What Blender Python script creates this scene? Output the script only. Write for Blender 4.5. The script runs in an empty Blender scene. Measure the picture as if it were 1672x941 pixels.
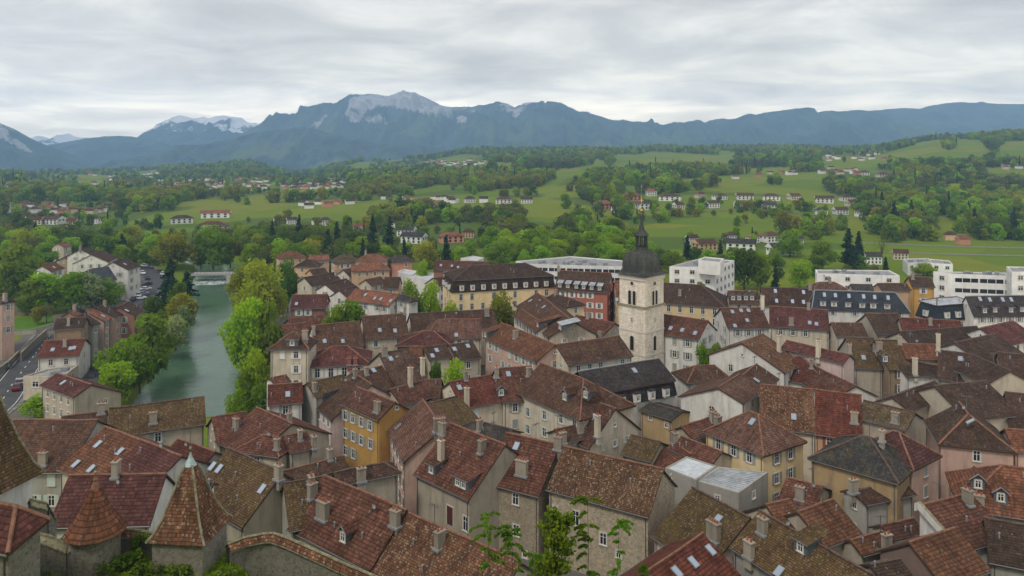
import bpy, math, random
import numpy as np
from mathutils import Vector, noise as mnoise
from mathutils.bvhtree import BVHTree

S = bpy.context.scene
COL = S.collection
R = math.radians
random.seed(7)
rng = np.random.default_rng(7)

# ---------------------------------------------------------------- camera, sky, sun, exposure
CAMZ, F, CX, HY = 56.0, 1250.0, 836.0, 240.0      # photo pixels: focal length, centre column, horizon row
cam = bpy.data.cameras.new('camera')
cam.sensor_width = 36.0
cam.lens = 36.0 * F / 1672.0
cam.shift_y = -(470.5 - HY) / 1672.0
cam.clip_start, cam.clip_end = 0.5, 80000
co = bpy.data.objects.new('camera', cam)
COL.objects.link(co)
co.location = (0, 0, CAMZ)
co.rotation_euler = (R(90), 0, 0)
S.camera = co

SUN_EL, SUN_AZ = R(52), R(215)                     # overcast: a broad soft sun from behind, left
w = bpy.data.worlds.new('World'); S.world = w; w.use_nodes = True
nt = w.node_tree; nt.nodes.clear()
def N(t, **k):
    n = nt.nodes.new(t)
    for a, b in k.items(): setattr(n, a, b)
    return n
def L(a, b): nt.links.new(a, b)
def math_node(op, a=None, b=None, clamp=False):
    n = N('ShaderNodeMath', operation=op, use_clamp=clamp)
    for i, x in enumerate((a, b)):
        if x is None: continue
        if isinstance(x, (int, float)): n.inputs[i].default_value = x
        else: L(x, n.inputs[i])
    return n.outputs[0]
sky = N('ShaderNodeTexSky', sky_type='NISHITA', sun_disc=False, sun_elevation=SUN_EL, sun_rotation=SUN_AZ)
tc = N('ShaderNodeTexCoord')
sep = N('ShaderNodeSeparateXYZ'); L(tc.outputs['Generated'], sep.inputs[0])
den = math_node('MAXIMUM', math_node('ADD', sep.outputs[2], 0.13), 0.03)
cx_ = math_node('DIVIDE', sep.outputs[0], den); cy_ = math_node('DIVIDE', sep.outputs[1], den)
cmb = N('ShaderNodeCombineXYZ'); L(math_node('MULTIPLY', cx_, 1.0), cmb.inputs[0]); L(math_node('MULTIPLY', cy_, 1.1), cmb.inputs[1])
def nz(scale, detail, rough, dist, vec):
    n = N('ShaderNodeTexNoise'); n.inputs['Scale'].default_value = scale; n.inputs['Detail'].default_value = detail
    n.inputs['Roughness'].default_value = rough; n.inputs['Distortion'].default_value = dist
    L(vec, n.inputs['Vector']); return n.outputs['Fac']
n1 = nz(1.15, 9, 0.58, 0.45, cmb.outputs[0]); n2 = nz(0.22, 4, 0.5, 0.2, cmb.outputs[0])
nn = math_node('ADD', math_node('MULTIPLY', n1, 0.75), math_node('MULTIPLY', n2, 0.45))
ramp = N('ShaderNodeValToRGB'); L(nn, ramp.inputs[0])
e = ramp.color_ramp.elements
e[0].position = 0.45; e[0].color = (0.48, 0.475, 0.48, 1)
e[1].position = 0.71; e[1].color = (0.90, 0.895, 0.89, 1)
m_ = ramp.color_ramp.elements.new(0.59); m_.color = (0.67, 0.67, 0.68, 1)
er = N('ShaderNodeValToRGB'); L(sep.outputs[2], er.inputs[0])          # sky colour raised and warmed low over the horizon to offset the haze
el_ = er.color_ramp.elements; el_[0].position = 0.0; el_[0].color = (1.000, 0.877, 0.670, 1); el_[1].position = 1.0; el_[1].color = (0.265, 0.255, 0.240, 1)
for p_, c_ in ((0.045, (0.940, 0.814, 0.614, 1)), (0.085, (0.570, 0.507, 0.400, 1)), (0.125, (0.400, 0.368, 0.310, 1)), (0.19, (0.318, 0.298, 0.263, 1)), (0.42, (0.275, 0.263, 0.244, 1))):
    q_ = er.color_ramp.elements.new(p_); q_.color = c_
mc = N('ShaderNodeMixRGB', blend_type='MULTIPLY'); mc.inputs[0].default_value = 1; L(ramp.outputs[0], mc.inputs[1]); L(er.outputs[0], mc.inputs[2])
sc_ = N('ShaderNodeVectorMath', operation='SCALE'); L(mc.outputs[0], sc_.inputs[0]); sc_.inputs['Scale'].default_value = 36.0
mixs = N('ShaderNodeMixRGB'); mixs.inputs[0].default_value = 0.93
L(sky.outputs[0], mixs.inputs[1]); L(sc_.outputs[0], mixs.inputs[2])
bg = N('ShaderNodeBackground'); bg.inputs[1].default_value = 0.1
L(mixs.outputs[0], bg.inputs[0])
ow = N('ShaderNodeOutputWorld'); L(bg.outputs[0], ow.inputs[0])

sl = bpy.data.lights.new('sun', 'SUN'); sl.energy = 1.5; sl.angle = R(12); sl.color = (1.0, 0.94, 0.85)
so = bpy.data.objects.new('sun', sl); COL.objects.link(so)
d_ = Vector((math.sin(SUN_AZ) * math.cos(SUN_EL), math.cos(SUN_AZ) * math.cos(SUN_EL), math.sin(SUN_EL)))
so.rotation_euler = (-d_).to_track_quat('-Z', 'Y').to_euler()
so.location = d_ * 300

vs = S.view_settings
vs.view_transform = 'Standard'; vs.look = 'None'; vs.gamma = 1; vs.exposure = 0.32; vs.use_curve_mapping = False
cy = S.cycles
cy.use_denoising = True; cy.denoiser = 'OPENIMAGEDENOISE'
cy.max_bounces = 5; cy.diffuse_bounces = 3; cy.glossy_bounces = 2; cy.transmission_bounces = 2; cy.volume_bounces = 1
cy.transparent_max_bounces = 4; cy.caustics_reflective = False; cy.caustics_refractive = False
cy.sample_clamp_indirect = 4

# ---------------------------------------------------------------- geometry of the view (used to measure positions from the photo)
def P(x, y, z):
    Y = (CAMZ - z) * F / (y - HY)
    return Vector(((x - CX) / F * Y, Y, z))
def PY(x, y, Y): return Vector(((x - CX) / F * Y, Y, CAMZ - (y - HY) / F * Y))
def proj(v): return (CX + F * v[0] / v[1], HY + F * (CAMZ - v[2]) / v[1])

# ---------------------------------------------------------------- noise
def _h(ix, iy, s):
    n = (ix.astype(np.int64) * 374761393 + iy.astype(np.int64) * 668265263 + s * 974634777) & 0x7fffffff
    n = ((n ^ (n >> 13)) * 1274126177) & 0x7fffffff
    return ((n ^ (n >> 16)) & 0xffff) / 65535.0
def vnoise(x, y, s=0):
    x = np.asarray(x, float); y = np.asarray(y, float)
    ix = np.floor(x); iy = np.floor(y); fx = x - ix; fy = y - iy
    fx = fx * fx * (3 - 2 * fx); fy = fy * fy * (3 - 2 * fy)
    a = _h(ix, iy, s); b = _h(ix + 1, iy, s); c = _h(ix, iy + 1, s); d = _h(ix + 1, iy + 1, s)
    return (a + (b - a) * fx) * (1 - fy) + (c + (d - c) * fx) * fy
def fbm(x, y, o=5, s=0):
    t = 0; a = 0.5; n = 0
    for i in range(o):
        t = t + a * vnoise(x * 2 ** i, y * 2 ** i, s + i); n += a; a *= 0.5
    return t / n
def in_poly(px, py, poly):
    px = np.asarray(px, float); py = np.asarray(py, float)
    r = np.zeros(np.broadcast(px, py).shape, bool); n = len(poly)
    for i in range(n):
        x1, y1 = poly[i]; x2, y2 = poly[(i + 1) % n]
        if y1 == y2: continue
        c = ((y1 > py) != (y2 > py)) & (px < (x2 - x1) * (py - y1) / (y2 - y1) + x1)
        r ^= c
    return r
def poly_dist(px, py, poly):
    d = np.full(np.broadcast(px, py).shape, 1e9); n = len(poly)
    for i in range(n):
        x1, y1 = poly[i]; x2, y2 = poly[(i + 1) % n]
        dx, dy = x2 - x1, y2 - y1; l2 = dx * dx + dy * dy + 1e-9
        t = np.clip(((px - x1) * dx + (py - y1) * dy) / l2, 0, 1)
        d = np.minimum(d, np.hypot(px - x1 - t * dx, py - y1 - t * dy))
    return d

# ---------------------------------------------------------------- mesh builder
class MB:
    def __init__(s): s.v = []; s.f = []; s.m = []; s.uv = []
    def poly(s, pts, m=0, uv=None):
        b = len(s.v); s.v += [tuple(p) for p in pts]; s.f.append(tuple(range(b, b + len(pts)))); s.m.append(m)
        s.uv += list(uv) if uv else [(0, 0)] * len(pts)
    def box(s, c, d, m=0, rz=0.0, top=1.0):
        cx, cy, cz = c; a, b, h = d[0] / 2, d[1] / 2, d[2] / 2
        ca, sa = math.cos(rz), math.sin(rz)
        def q(x, y, z):
            k = top if z > 0 else 1.0
            x *= k; y *= k
            return (cx + x * ca - y * sa, cy + x * sa + y * ca, cz + z)
        p = [q(x, y, z) for z in (-h, h) for x, y in ((-a, -b), (a, -b), (a, b), (-a, b))]
        for f in ((3, 2, 1, 0), (4, 5, 6, 7), (0, 1, 5, 4), (1, 2, 6, 5), (2, 3, 7, 6), (3, 0, 4, 7)):
            u = [(p[i][0] + p[i][1], p[i][2]) for i in f]
            s.poly([p[i] for i in f], m, u)
    def tube(s, a, b, r, n=6, m=0, r2=None, cap=True):
        a = Vector(a); b = Vector(b); r2 = r if r2 is None else r2
        d = (b - a); l = d.length; d = d / max(l, 1e-6)
        t = d.orthogonal().normalized(); k = d.cross(t)
        ra = [a + (t * math.cos(i * 2 * math.pi / n) + k * math.sin(i * 2 * math.pi / n)) * r for i in range(n)]
        rb = [b + (t * math.cos(i * 2 * math.pi / n) + k * math.sin(i * 2 * math.pi / n)) * r2 for i in range(n)]
        for i in range(n):
            j = (i + 1) % n; s.poly([ra[i], ra[j], rb[j], rb[i]], m, [(i / n, 0), (j / n, 0), (j / n, l), (i / n, l)])
        if cap: s.poly(ra[::-1], m); s.poly(rb, m)
    def lathe(s, prof, c=(0, 0, 0), n=16, m=0, ph=0.0):
        for (r1, z1), (r2, z2) in zip(prof, prof[1:]):
            sl_ = math.hypot(r2 - r1, z2 - z1)
            for i in range(n):
                a, b = ph + i * 2 * math.pi / n, ph + (i + 1) * 2 * math.pi / n
                pts = [(c[0] + r1 * math.cos(a), c[1] + r1 * math.sin(a), c[2] + z1), (c[0] + r1 * math.cos(b), c[1] + r1 * math.sin(b), c[2] + z1),
                       (c[0] + r2 * math.cos(b), c[1] + r2 * math.sin(b), c[2] + z2), (c[0] + r2 * math.cos(a), c[1] + r2 * math.sin(a), c[2] + z2)]
                rr = max(r1, r2)
                uv = [(a * r1, -z1 * 1.0), (b * r1, -z1), (b * r2, -z2), (a * r2, -z2)]
                if r2 < 1e-4: pts, uv = pts[:3], uv[:3]
                elif r1 < 1e-4: pts, uv = [pts[0], pts[2], pts[3]], [uv[0], uv[2], uv[3]]
                s.poly(pts, m, uv)
    def mesh(s, name, mats, smooth=False):
        me = bpy.data.meshes.new(name); me.from_pydata(s.v, [], s.f)
        for m in mats: me.materials.append(m)
        me.polygons.foreach_set('material_index', s.m)
        u = me.uv_layers.new(name='UVMap'); u.data.foreach_set('uv', np.array(s.uv, np.float32).ravel())
        if smooth: me.polygons.foreach_set('use_smooth', [True] * len(s.f))
        me.update(); return me
    def build(s, name, mats, parent=None, smooth=False, loc=None):
        return obj(name, s.mesh(name, mats, smooth), parent, loc)
def obj(name, me, parent=None, loc=None, rz=0.0):
    o = bpy.data.objects.new(name, me); COL.objects.link(o)
    if parent is not None: o.parent = parent
    if loc is not None: o.location = loc
    if rz: o.rotation_euler = (0, 0, rz)
    return o
def tag(o, label=None, cat=None, group=None, kind=None):
    if label: o['label'] = label
    if cat: o['category'] = cat
    if group: o['group'] = group
    if kind: o['kind'] = kind
    return o
def thing(name, loc, label, cat, group=None):
    o = bpy.data.objects.new(name, None); COL.objects.link(o); o.location = loc; o.empty_display_size = 0.5
    return tag(o, label, cat, group)
def big_mesh(name, V, Q, mats, smooth=False, mi=None):
    me = bpy.data.meshes.new(name)
    V = np.asarray(V, np.float32); Q = np.asarray(Q, np.int32); k = Q.shape[1]
    me.vertices.add(len(V)); me.vertices.foreach_set('co', V.ravel())
    me.loops.add(Q.size); me.loops.foreach_set('vertex_index', Q.ravel())
    me.polygons.add(len(Q)); me.polygons.foreach_set('loop_start', np.arange(0, Q.size, k, dtype=np.int32))
    me.polygons.foreach_set('loop_total', np.full(len(Q), k, np.int32))
    for m in mats: me.materials.append(m)
    if mi is not None: me.polygons.foreach_set('material_index', np.asarray(mi, np.int32))
    if smooth: me.polygons.foreach_set('use_smooth', np.ones(len(Q), bool))
    me.update(calc_edges=True); me.validate(); return me

# ---------------------------------------------------------------- materials
class Mat:
    """small helper to write node materials"""
    def __init__(s, name):
        s.m = bpy.data.materials.new(name); s.m.use_nodes = True; s.t = s.m.node_tree
        s.b = s.t.nodes['Principled BSDF']; s.out = s.t.nodes['Material Output']
        s.b.inputs['Roughness'].default_value = 0.85; s.b.inputs['Specular IOR Level'].default_value = 0.06
    def n(s, t, ins=None, **k):
        n = s.t.nodes.new(t)
        for a, b in k.items(): setattr(n, a, b)
        for a, b in (ins or {}).items(): s.set(n.inputs[a], b)
        return n
    def set(s, i, v):
        if hasattr(v, 'is_output'): s.t.links.new(v, i)
        elif isinstance(v, tuple) and len(v) == 3 and i.type == 'RGBA': i.default_value = (*v, 1)
        else: i.default_value = v
    def noise(s, scale, vec=None, detail=4, rough=0.55, dist=0.0):
        n = s.n('ShaderNodeTexNoise', {'Scale': scale, 'Detail': detail, 'Roughness': rough, 'Distortion': dist})
        if vec is not None: s.set(n.inputs['Vector'], vec)
        return n.outputs['Fac']
    def rng(s, v, a, b, c=0.0, d=1.0): return s.n('ShaderNodeMapRange', {0: v, 1: a, 2: b, 3: c, 4: d}).outputs[0]
    def mix(s, f, a, b, bt='MIX'):
        n = s.n('ShaderNodeMixRGB', {0: f, 1: a, 2: b}, blend_type=bt); return n.outputs[0]
    def math(s, op, a, b=0.0): return s.n('ShaderNodeMath', {0: a, 1: b}, operation=op).outputs[0]
    def color(s, c): s.set(s.b.inputs['Base Color'], c); return s
    def bump(s, h, st=0.4, d=0.05): s.set(s.b.inputs['Normal'], s.n('ShaderNodeBump', {'Height': h, 'Strength': st, 'Distance': d}).outputs[0])
    def obj(s): return s.n('ShaderNodeTexCoord').outputs['Object']
    def uv(s): return s.n('ShaderNodeTexCoord').outputs['UV']
    def pos(s): return s.n('ShaderNodeNewGeometry').outputs['Position']
    def rand(s): return s.n('ShaderNodeObjectInfo').outputs['Random']
    def scale(s, vec, v): return s.n('ShaderNodeVectorMath', {0: vec, 1: v}, operation='MULTIPLY').outputs[0]

def plain(name, c, rough=0.7, metal=0.0, var=0.12, sc=3.0):
    a = Mat(name)
    f = a.noise(sc, a.obj(), 3)
    k = a.rng(f, 0.3, 0.7, 1 - var, 1 + var)
    a.color(a.mix(1.0, c, a.n('ShaderNodeCombineColor', {0: k, 1: k, 2: k}).outputs[0], 'MULTIPLY'))
    a.b.inputs['Roughness'].default_value = rough; a.b.inputs['Metallic'].default_value = metal
    if rough < 0.65: a.b.inputs['Specular IOR Level'].default_value = 0.35
    return a.m

def tile_mat(name, c, c2, moss=0.25, mossc=(0.10, 0.088, 0.025), spk=0.15, spkc=(0.34, 0.275, 0.20), tw=0.20, th=0.34, dirt=0.5):
    a = Mat(name); uv = a.uv(); ps = a.pos()
    warp = a.n('ShaderNodeVectorMath', {0: uv, 1: a.scale(a.n('ShaderNodeTexNoise', {'Vector': uv, 'Scale': 0.6, 'Detail': 3.0}).outputs['Color'], (0.10, 0.22, 0))}, operation='ADD').outputs[0]
    cell = a.n('ShaderNodeVectorMath', {0: warp, 1: (1 / tw, 1 / th, 1)}, operation='MULTIPLY').outputs[0]
    sx = a.n('ShaderNodeSeparateXYZ', {0: cell}); row = a.math('FLOOR', sx.outputs[1])
    shx = a.math('ADD', sx.outputs[0], a.math('MULTIPLY', a.math('FRACT', a.math('MULTIPLY', row, 0.5)), 1.0))
    colid = a.math('FLOOR', shx)
    idv = a.n('ShaderNodeCombineXYZ', {0: colid, 1: row}).outputs[0]
    wn = a.n('ShaderNodeTexWhiteNoise', {'Vector': idv}, noise_dimensions='2D')
    wn1 = wn.outputs['Value']; wc = a.n('ShaderNodeSeparateColor', {0: wn.outputs['Color']})
    col = a.mix(wc.outputs[1], c, c2)
    k = a.rng(wn1, 0, 1, 0.66, 1.24)
    # soft runs of lighter and darker tiles along a course
    run = a.rng(a.noise(1.0, a.scale(warp, (0.9, 1.0 / th * 0.8, 1)), 3, 0.6), 0.3, 0.7, 0.76, 1.2)
    k = a.math('MULTIPLY', k, run)
    col = a.mix(1.0, col, a.n('ShaderNodeCombineColor', {0: k, 1: k, 2: k}).outputs[0], 'MULTIPLY')
    big = a.noise(0.32, ps, 4, 0.6)
    col = a.mix(a.rng(big, 0.42, 0.62, 0, 0.8), col, a.mix(1.0, col, (0.60, 0.58, 0.57), 'MULTIPLY'))
    med = a.noise(1.3, ps, 4, 0.65)
    col = a.mix(a.rng(med, 0.5, 0.68, 0, 0.6), col, a.mix(1.0, col, (1.28, 1.16, 1.05), 'MULTIPLY'))
    rd = a.rand(); rk = a.rng(rd, 0, 1, 0.8, 1.2)
    col = a.mix(1.0, col, a.n('ShaderNodeCombineColor', {0: rk, 1: a.math('POWER', rk, 0.6), 2: a.math('POWER', rk, 0.5)}).outputs[0], 'MULTIPLY')
    st = a.noise(1.0, a.scale(uv, (1.8, 0.14, 1)), 5, 0.62)
    col = a.mix(a.rng(st, 0.44, 0.68, 0, min(.8, dirt + .15)), col, (0.030, 0.024, 0.019))
    md = a.noise(0.6, ps, 6, 0.7)
    ms = a.math('MULTIPLY', a.rng(md, 0.62 - moss * 0.33, 0.78 - moss * 0.28), a.rng(a.noise(6.0, ps, 3), 0.38, 0.62))
    col = a.mix(a.math('MULTIPLY', ms, 0.7), col, mossc)
    # pale lichen on single tiles, gathered in loose drifts
    sp = a.rng(a.math('ADD', a.math('MULTIPLY', wc.outputs[2], 0.75), a.math('MULTIPLY', a.noise(0.9, ps, 5, 0.7), 0.55)), 1.03 - spk * (0.45 if spk > 0.25 else 0.22), 1.08 - spk * (0.45 if spk > 0.25 else 0.22))
    sp = a.math('MULTIPLY', sp, a.rng(a.noise(8.0, ps, 2), 0.40, 0.55))
    col = a.mix(a.math('MULTIPLY', sp, 0.42), col, spkc)
    fy = a.math('FRACT', sx.outputs[1]); fx = a.math('FRACT', shx)
    # painted shadow line under each course, and the dark joint between tiles
    row_sh = a.math('MULTIPLY', a.rng(fy, 0.70, 0.95), 0.8)
    jx = a.math('MULTIPLY', a.rng(a.math('ABSOLUTE', a.math('SUBTRACT', fx, 0.5)), 0.40, 0.5), 0.35)
    col = a.mix(a.math('MAXIMUM', row_sh, jx), col, tuple(x * 0.18 for x in c))
    a.color(col)
    hgt = a.math('ADD', a.math('MULTIPLY', fy, 0.75), a.math('ADD', a.math('MULTIPLY', jx, -0.8), a.math('MULTIPLY', wn1, 0.4)))
    a.bump(hgt, 0.8, 0.07)
    a.b.inputs['Roughness'].default_value = 0.9
    return a.m

def wall_mat(name, c, stain=0.35, blocks=None):
    a = Mat(name); ps = a.pos()
    col = a.mix(a.rng(a.noise(0.5, ps, 5, 0.65), 0.35, 0.68, 0, 0.55), c, tuple(x * 0.72 for x in c))
    col = a.mix(a.rng(a.noise(0.22, ps, 6, 0.6, 0.5), 0.52, 0.56, 0, 0.35), col, tuple(min(1, x * 1.12) for x in c))      # patched render
    st = a.noise(1.0, a.scale(ps, (0.9, 0.9, 0.16)), 5, 0.65)
    col = a.mix(a.rng(st, 0.48, 0.72, 0, min(.8, stain * 1.35)), col, (0.16, 0.14, 0.115))
    col = a.mix(a.rng(a.noise(7, ps, 3), 0.55, 0.75, 0, 0.25), col, tuple(min(1, x * 1.25) for x in c))
    rd = a.rng(a.rand(), 0, 1, 0.85, 1.12)
    col = a.mix(1.0, col, a.n('ShaderNodeCombineColor', {0: rd, 1: rd, 2: rd}).outputs[0], 'MULTIPLY')
    h = a.noise(9, ps, 4)
    if blocks:
        uv = a.uv()
        if blocks == 'rubble':
            v = a.n('ShaderNodeTexVoronoi', {'Vector': ps, 'Scale': 4.2, 'Randomness': 1.0})
            ve = a.n('ShaderNodeTexVoronoi', {'Vector': ps, 'Scale': 4.2, 'Randomness': 1.0}, feature='DISTANCE_TO_EDGE')
            vk = a.rng(a.n('ShaderNodeSeparateColor', {0: v.outputs['Color']}).outputs[0], 0, 1, 0.75, 1.2)
            col = a.mix(1.0, col, a.n('ShaderNodeCombineColor', {0: vk, 1: vk, 2: vk}).outputs[0], 'MULTIPLY')
            ed = a.rng(ve.outputs['Distance'], 0.0, 0.08)
            col = a.mix(a.math('MULTIPLY', a.math('SUBTRACT', 1.0, ed), 0.6), col, (0.30, 0.27, 0.21)); h = a.math('ADD', h, a.math('MULTIPLY', ed, 2.0))
        else:
            b = a.n('ShaderNodeTexBrick', {'Vector': uv, 'Color1': (1, 1, 1), 'Color2': (0.78, 0.77, 0.75), 'Mortar': (0.55, 0.52, 0.48), 'Scale': 1.0, 'Mortar Size': 0.02, 'Brick Width': 0.75, 'Row Height': 0.36})
            col = a.mix(1.0, col, b.outputs['Color'], 'MULTIPLY'); h = a.math('ADD', h, a.math('MULTIPLY', b.outputs['Fac'], -1.5))
    a.color(col); a.bump(h, 0.35, 0.04); a.b.inputs['Roughness'].default_value = 0.92
    return a.m

RM = {
 'brown':    tile_mat('tiles_brown', (0.127, 0.072, 0.048), (0.088, 0.053, 0.037)),
 'redbrown': tile_mat('tiles_redbrown', (0.156, 0.070, 0.047), (0.109, 0.055, 0.040), moss=0.15, th=0.42, tw=0.26),
 'red':      tile_mat('tiles_red', (0.155, 0.054, 0.036), (0.115, 0.043, 0.030), moss=0.05, spk=0.06, dirt=0.35, th=0.42, tw=0.26),
 'orange':   tile_mat('tiles_orange', (0.207, 0.092, 0.050), (0.149, 0.070, 0.043), moss=0.2, spk=0.1, th=0.42, tw=0.26),
 'salmon':   tile_mat('tiles_salmon', (0.263, 0.119, 0.073), (0.217, 0.098, 0.060), moss=0.0, spk=0.05, dirt=0.25, th=0.42, tw=0.26),
 'mossy':    tile_mat('tiles_mossy', (0.122, 0.070, 0.041), (0.085, 0.057, 0.035), moss=0.75, mossc=(0.135, 0.102, 0.025), spk=0.28, th=0.27, tw=0.17),
 'mottle':   tile_mat('tiles_mottled', (0.197, 0.092, 0.054), (0.115, 0.064, 0.038), moss=0.35, spk=0.34, spkc=(0.478, 0.388, 0.260), th=0.27, tw=0.17),
 'dark':     tile_mat('tiles_dark', (0.098, 0.059, 0.042), (0.071, 0.046, 0.035), moss=0.2, spk=0.12),
 'maroon':   tile_mat('tiles_maroon', (0.129, 0.055, 0.046), (0.105, 0.045, 0.040), moss=0.0, spk=0.05, dirt=0.3, th=0.42, tw=0.26),
 'tan':      tile_mat('tiles_tan', (0.155, 0.111, 0.068), (0.107, 0.075, 0.047), moss=0.55, spk=0.3, th=0.27, tw=0.17),
 'pinkbrown':tile_mat('tiles_pinkbrown', (0.177, 0.101, 0.073), (0.130, 0.074, 0.055), moss=0.1, spk=0.2),
 'greyslate':tile_mat('slate_grey', (0.077, 0.075, 0.072), (0.054, 0.052, 0.050), moss=0.4, mossc=(0.16, 0.12, 0.03), spk=0.12, th=0.26),
 'slate':    tile_mat('slate_blue', (0.063, 0.072, 0.088), (0.052, 0.059, 0.072), moss=0.0, spk=0.02, dirt=0.15, th=0.26),
 'black':    tile_mat('slate_black', (0.070, 0.061, 0.059), (0.053, 0.046, 0.045), moss=0.0, spk=0.03),
}
WM = {
 'cream': wall_mat('render_cream', (0.60, 0.53, 0.41)), 'white': wall_mat('render_white', (0.66, 0.64, 0.59)),
 'beige': wall_mat('render_beige', (0.46, 0.405, 0.315)), 'pink': wall_mat('render_pink', (0.56, 0.385, 0.31)),
 'ochre': wall_mat('render_ochre', (0.55, 0.33, 0.10), 0.25), 'grey': wall_mat('render_grey', (0.36, 0.34, 0.30)),
 'coral': wall_mat('render_coral', (0.46, 0.17, 0.115), 0.2), 'yellow': wall_mat('render_yellow', (0.68, 0.53, 0.30), 0.2),
 'brick': wall_mat('render_brick', (0.27, 0.135, 0.105)), 'tan': wall_mat('render_tan', (0.33, 0.24, 0.155)),
 'peach': wall_mat('render_peach', (0.60, 0.40, 0.24), 0.2), 'salmonw': wall_mat('render_salmon', (0.55, 0.27, 0.18), 0.2),
 'stone': wall_mat('rubble_stone', (0.40, 0.335, 0.24), 0.3, 'rubble'), 'darkstone': wall_mat('rubble_dark', (0.22, 0.20, 0.165), 0.5, 'rubble'),
 'ashlar': wall_mat('tower_limestone', (0.74, 0.67, 0.56), 0.22, 'ashlar'), 'mod': wall_mat('render_modern', (0.74, 0.735, 0.70), 0.12),
 'dullochre': wall_mat('render_dull_ochre', (0.44, 0.315, 0.165), 0.5), 'pale_pink': wall_mat('render_pale_pink', (0.60, 0.47, 0.43)), 'brownw': wall_mat('render_brown', (0.24, 0.165, 0.14)),
}
M = {
 'frame': plain('window_paint', (0.72, 0.71, 0.68), 0.6), 'surround': plain('stone_surround', (0.52, 0.48, 0.41), 0.9),
 'metal': plain('zinc', (0.30, 0.31, 0.33), 0.45, 0.5), 'zincroof': plain('zinc_sheet', (0.36, 0.38, 0.40), 0.5, 0.3, 0.3, 0.8), 'whiteroof': plain('white_sheet', (0.54, 0.57, 0.60), 0.5, 0.2, 0.2, 0.8),
 'lead': plain('lead_flashing', (0.24, 0.25, 0.27), 0.6), 'gutter': plain('gutter_metal', (0.13, 0.125, 0.12), 0.5, 0.4),
 'chim': wall_mat('chimney_render', (0.32, 0.28, 0.225), 0.6), 'pot': plain('terracotta_pot', (0.30, 0.11, 0.06), 0.85), 'brickch': plain('chimney_brick', (0.24, 0.11, 0.08), 0.9, 0, 0.3, 8),
 'ridge': plain('ridge_tiles', (0.205, 0.105, 0.070), 0.9, 0, 0.35, 2.5), 'ridge_d': plain('ridge_tiles_dark', (0.12, 0.08, 0.065), 0.9, 0, 0.35, 2.5),
 'sh_grey': plain('shutter_grey', (0.27, 0.29, 0.28)), 'sh_green': plain('shutter_pale_green', (0.46, 0.53, 0.47)), 'sh_white': plain('shutter_white', (0.62, 0.62, 0.60)),
 'sh_brown': plain('shutter_brown', (0.13, 0.085, 0.06)), 'sh_red': plain('shutter_red', (0.30, 0.07, 0.05)), 'sh_blue': plain('shutter_blue', (0.35, 0.42, 0.47)),
 'wood': plain('dark_wood', (0.07, 0.045, 0.03), 0.8), 'flatroof': plain('gravel_roof', (0.26, 0.26, 0.26), 0.9, 0, 0.3, 0.6), 'coping': plain('mossy_coping', (0.22, 0.20, 0.13), 0.95, 0, 0.45, 3),
 'gold': plain('gilding', (0.75, 0.42, 0.06), 0.35, 0.8), 'asphalt': plain('asphalt', (0.075, 0.075, 0.078), 0.9, 0, 0.2, 0.3), 'paint': plain('road_paint', (0.62, 0.62, 0.60), 0.8),
 'pave': plain('paving', (0.19, 0.18, 0.165), 0.9, 0, 0.2, 0.4), 'tyre': plain('tyre', (0.02, 0.02, 0.02), 0.8), 'copper': plain('weathered_copper', (0.32, 0.40, 0.40), 0.6, 0.2),
 'concrete': plain('concrete', (0.34, 0.33, 0.31), 0.9, 0, 0.2, 0.8), 'door': plain('door_wood', (0.09, 0.035, 0.03), 0.7), 'dormerwood': plain('dormer_cladding', (0.10, 0.11, 0.12), 0.7),
}
a = Mat('window_glass'); a.color((0.022, 0.026, 0.030)); a.b.inputs['Roughness'].default_value = 0.08; a.b.inputs['Specular IOR Level'].default_value = 0.5; M['glass'] = a.m
a = Mat('roof_glass'); a.color((0.42, 0.50, 0.58)); a.b.inputs['Roughness'].default_value = 0.12; a.b.inputs['Metallic'].default_value = 0.75; M['skyglass'] = a.m
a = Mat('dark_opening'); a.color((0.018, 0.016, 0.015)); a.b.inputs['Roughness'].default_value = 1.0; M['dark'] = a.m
# ---------------------------------------------------------------- terrain
WZ = -3.2
_lb = [(190, 705), (205, 662), (222, 632), (250, 604), (272, 578), (292, 552), (303, 520), (306, 490), (308, 470), (312, 455), (318, 443),
       (280, 428), (180, 408), (80, 394), (-150, 390)]
_rb = [(-150, 381), (80, 384), (190, 391), (300, 415), (400, 433), (396, 445), (392, 458), (386, 480), (386, 510), (390, 540), (396, 580), (412, 620), (432, 660), (455, 705)]
RIVER = [tuple(P(x, y, WZ)[:2]) for x, y in _lb + _rb]

TCOL = [-900, -300, 0, 200, 300, 400, 480, 600, 800, 1000, 1200, 1400, 1550, 1700, 2100, 2700]
TROW = [  # Y : photo row at which the ground lies, per column
 (430,  [402.8] * 16),
 (600,  [357] * 7 + [356, 353, 350, 350, 352, 355, 357, 357, 357]),
 (800,  [328] * 6 + [327, 325, 318, 313, 312, 315, 319, 323, 325, 325]),
 (1100, [305, 305, 305, 305, 305, 304, 304, 299, 290, 287, 285, 279, 266, 264, 266, 270]),
 (1500, [292, 292, 292, 291, 290, 288, 290, 284, 270, 265, 262, 250, 228, 222, 218, 225]),
 (2000, [288, 288, 287, 285, 280, 277, 287, 275, 256, 250, 248, 247, 232, 224, 220, 226]),
 (2600, [287, 287, 286, 283, 274, 268, 287, 266, 247, 244, 244, 246, 240, 232, 228, 230]),
 (3300, [286, 286, 286, 286, 284, 281, 287, 268, 250, 247, 247, 248, 244, 238, 235, 235]),
 (4500, [278, 278, 278, 278, 278, 278, 279, 275, 262, 256, 256, 256, 256, 256, 256, 256]),
 (9000, [259] * 16),
 (30000, [248] * 16),
]
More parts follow.
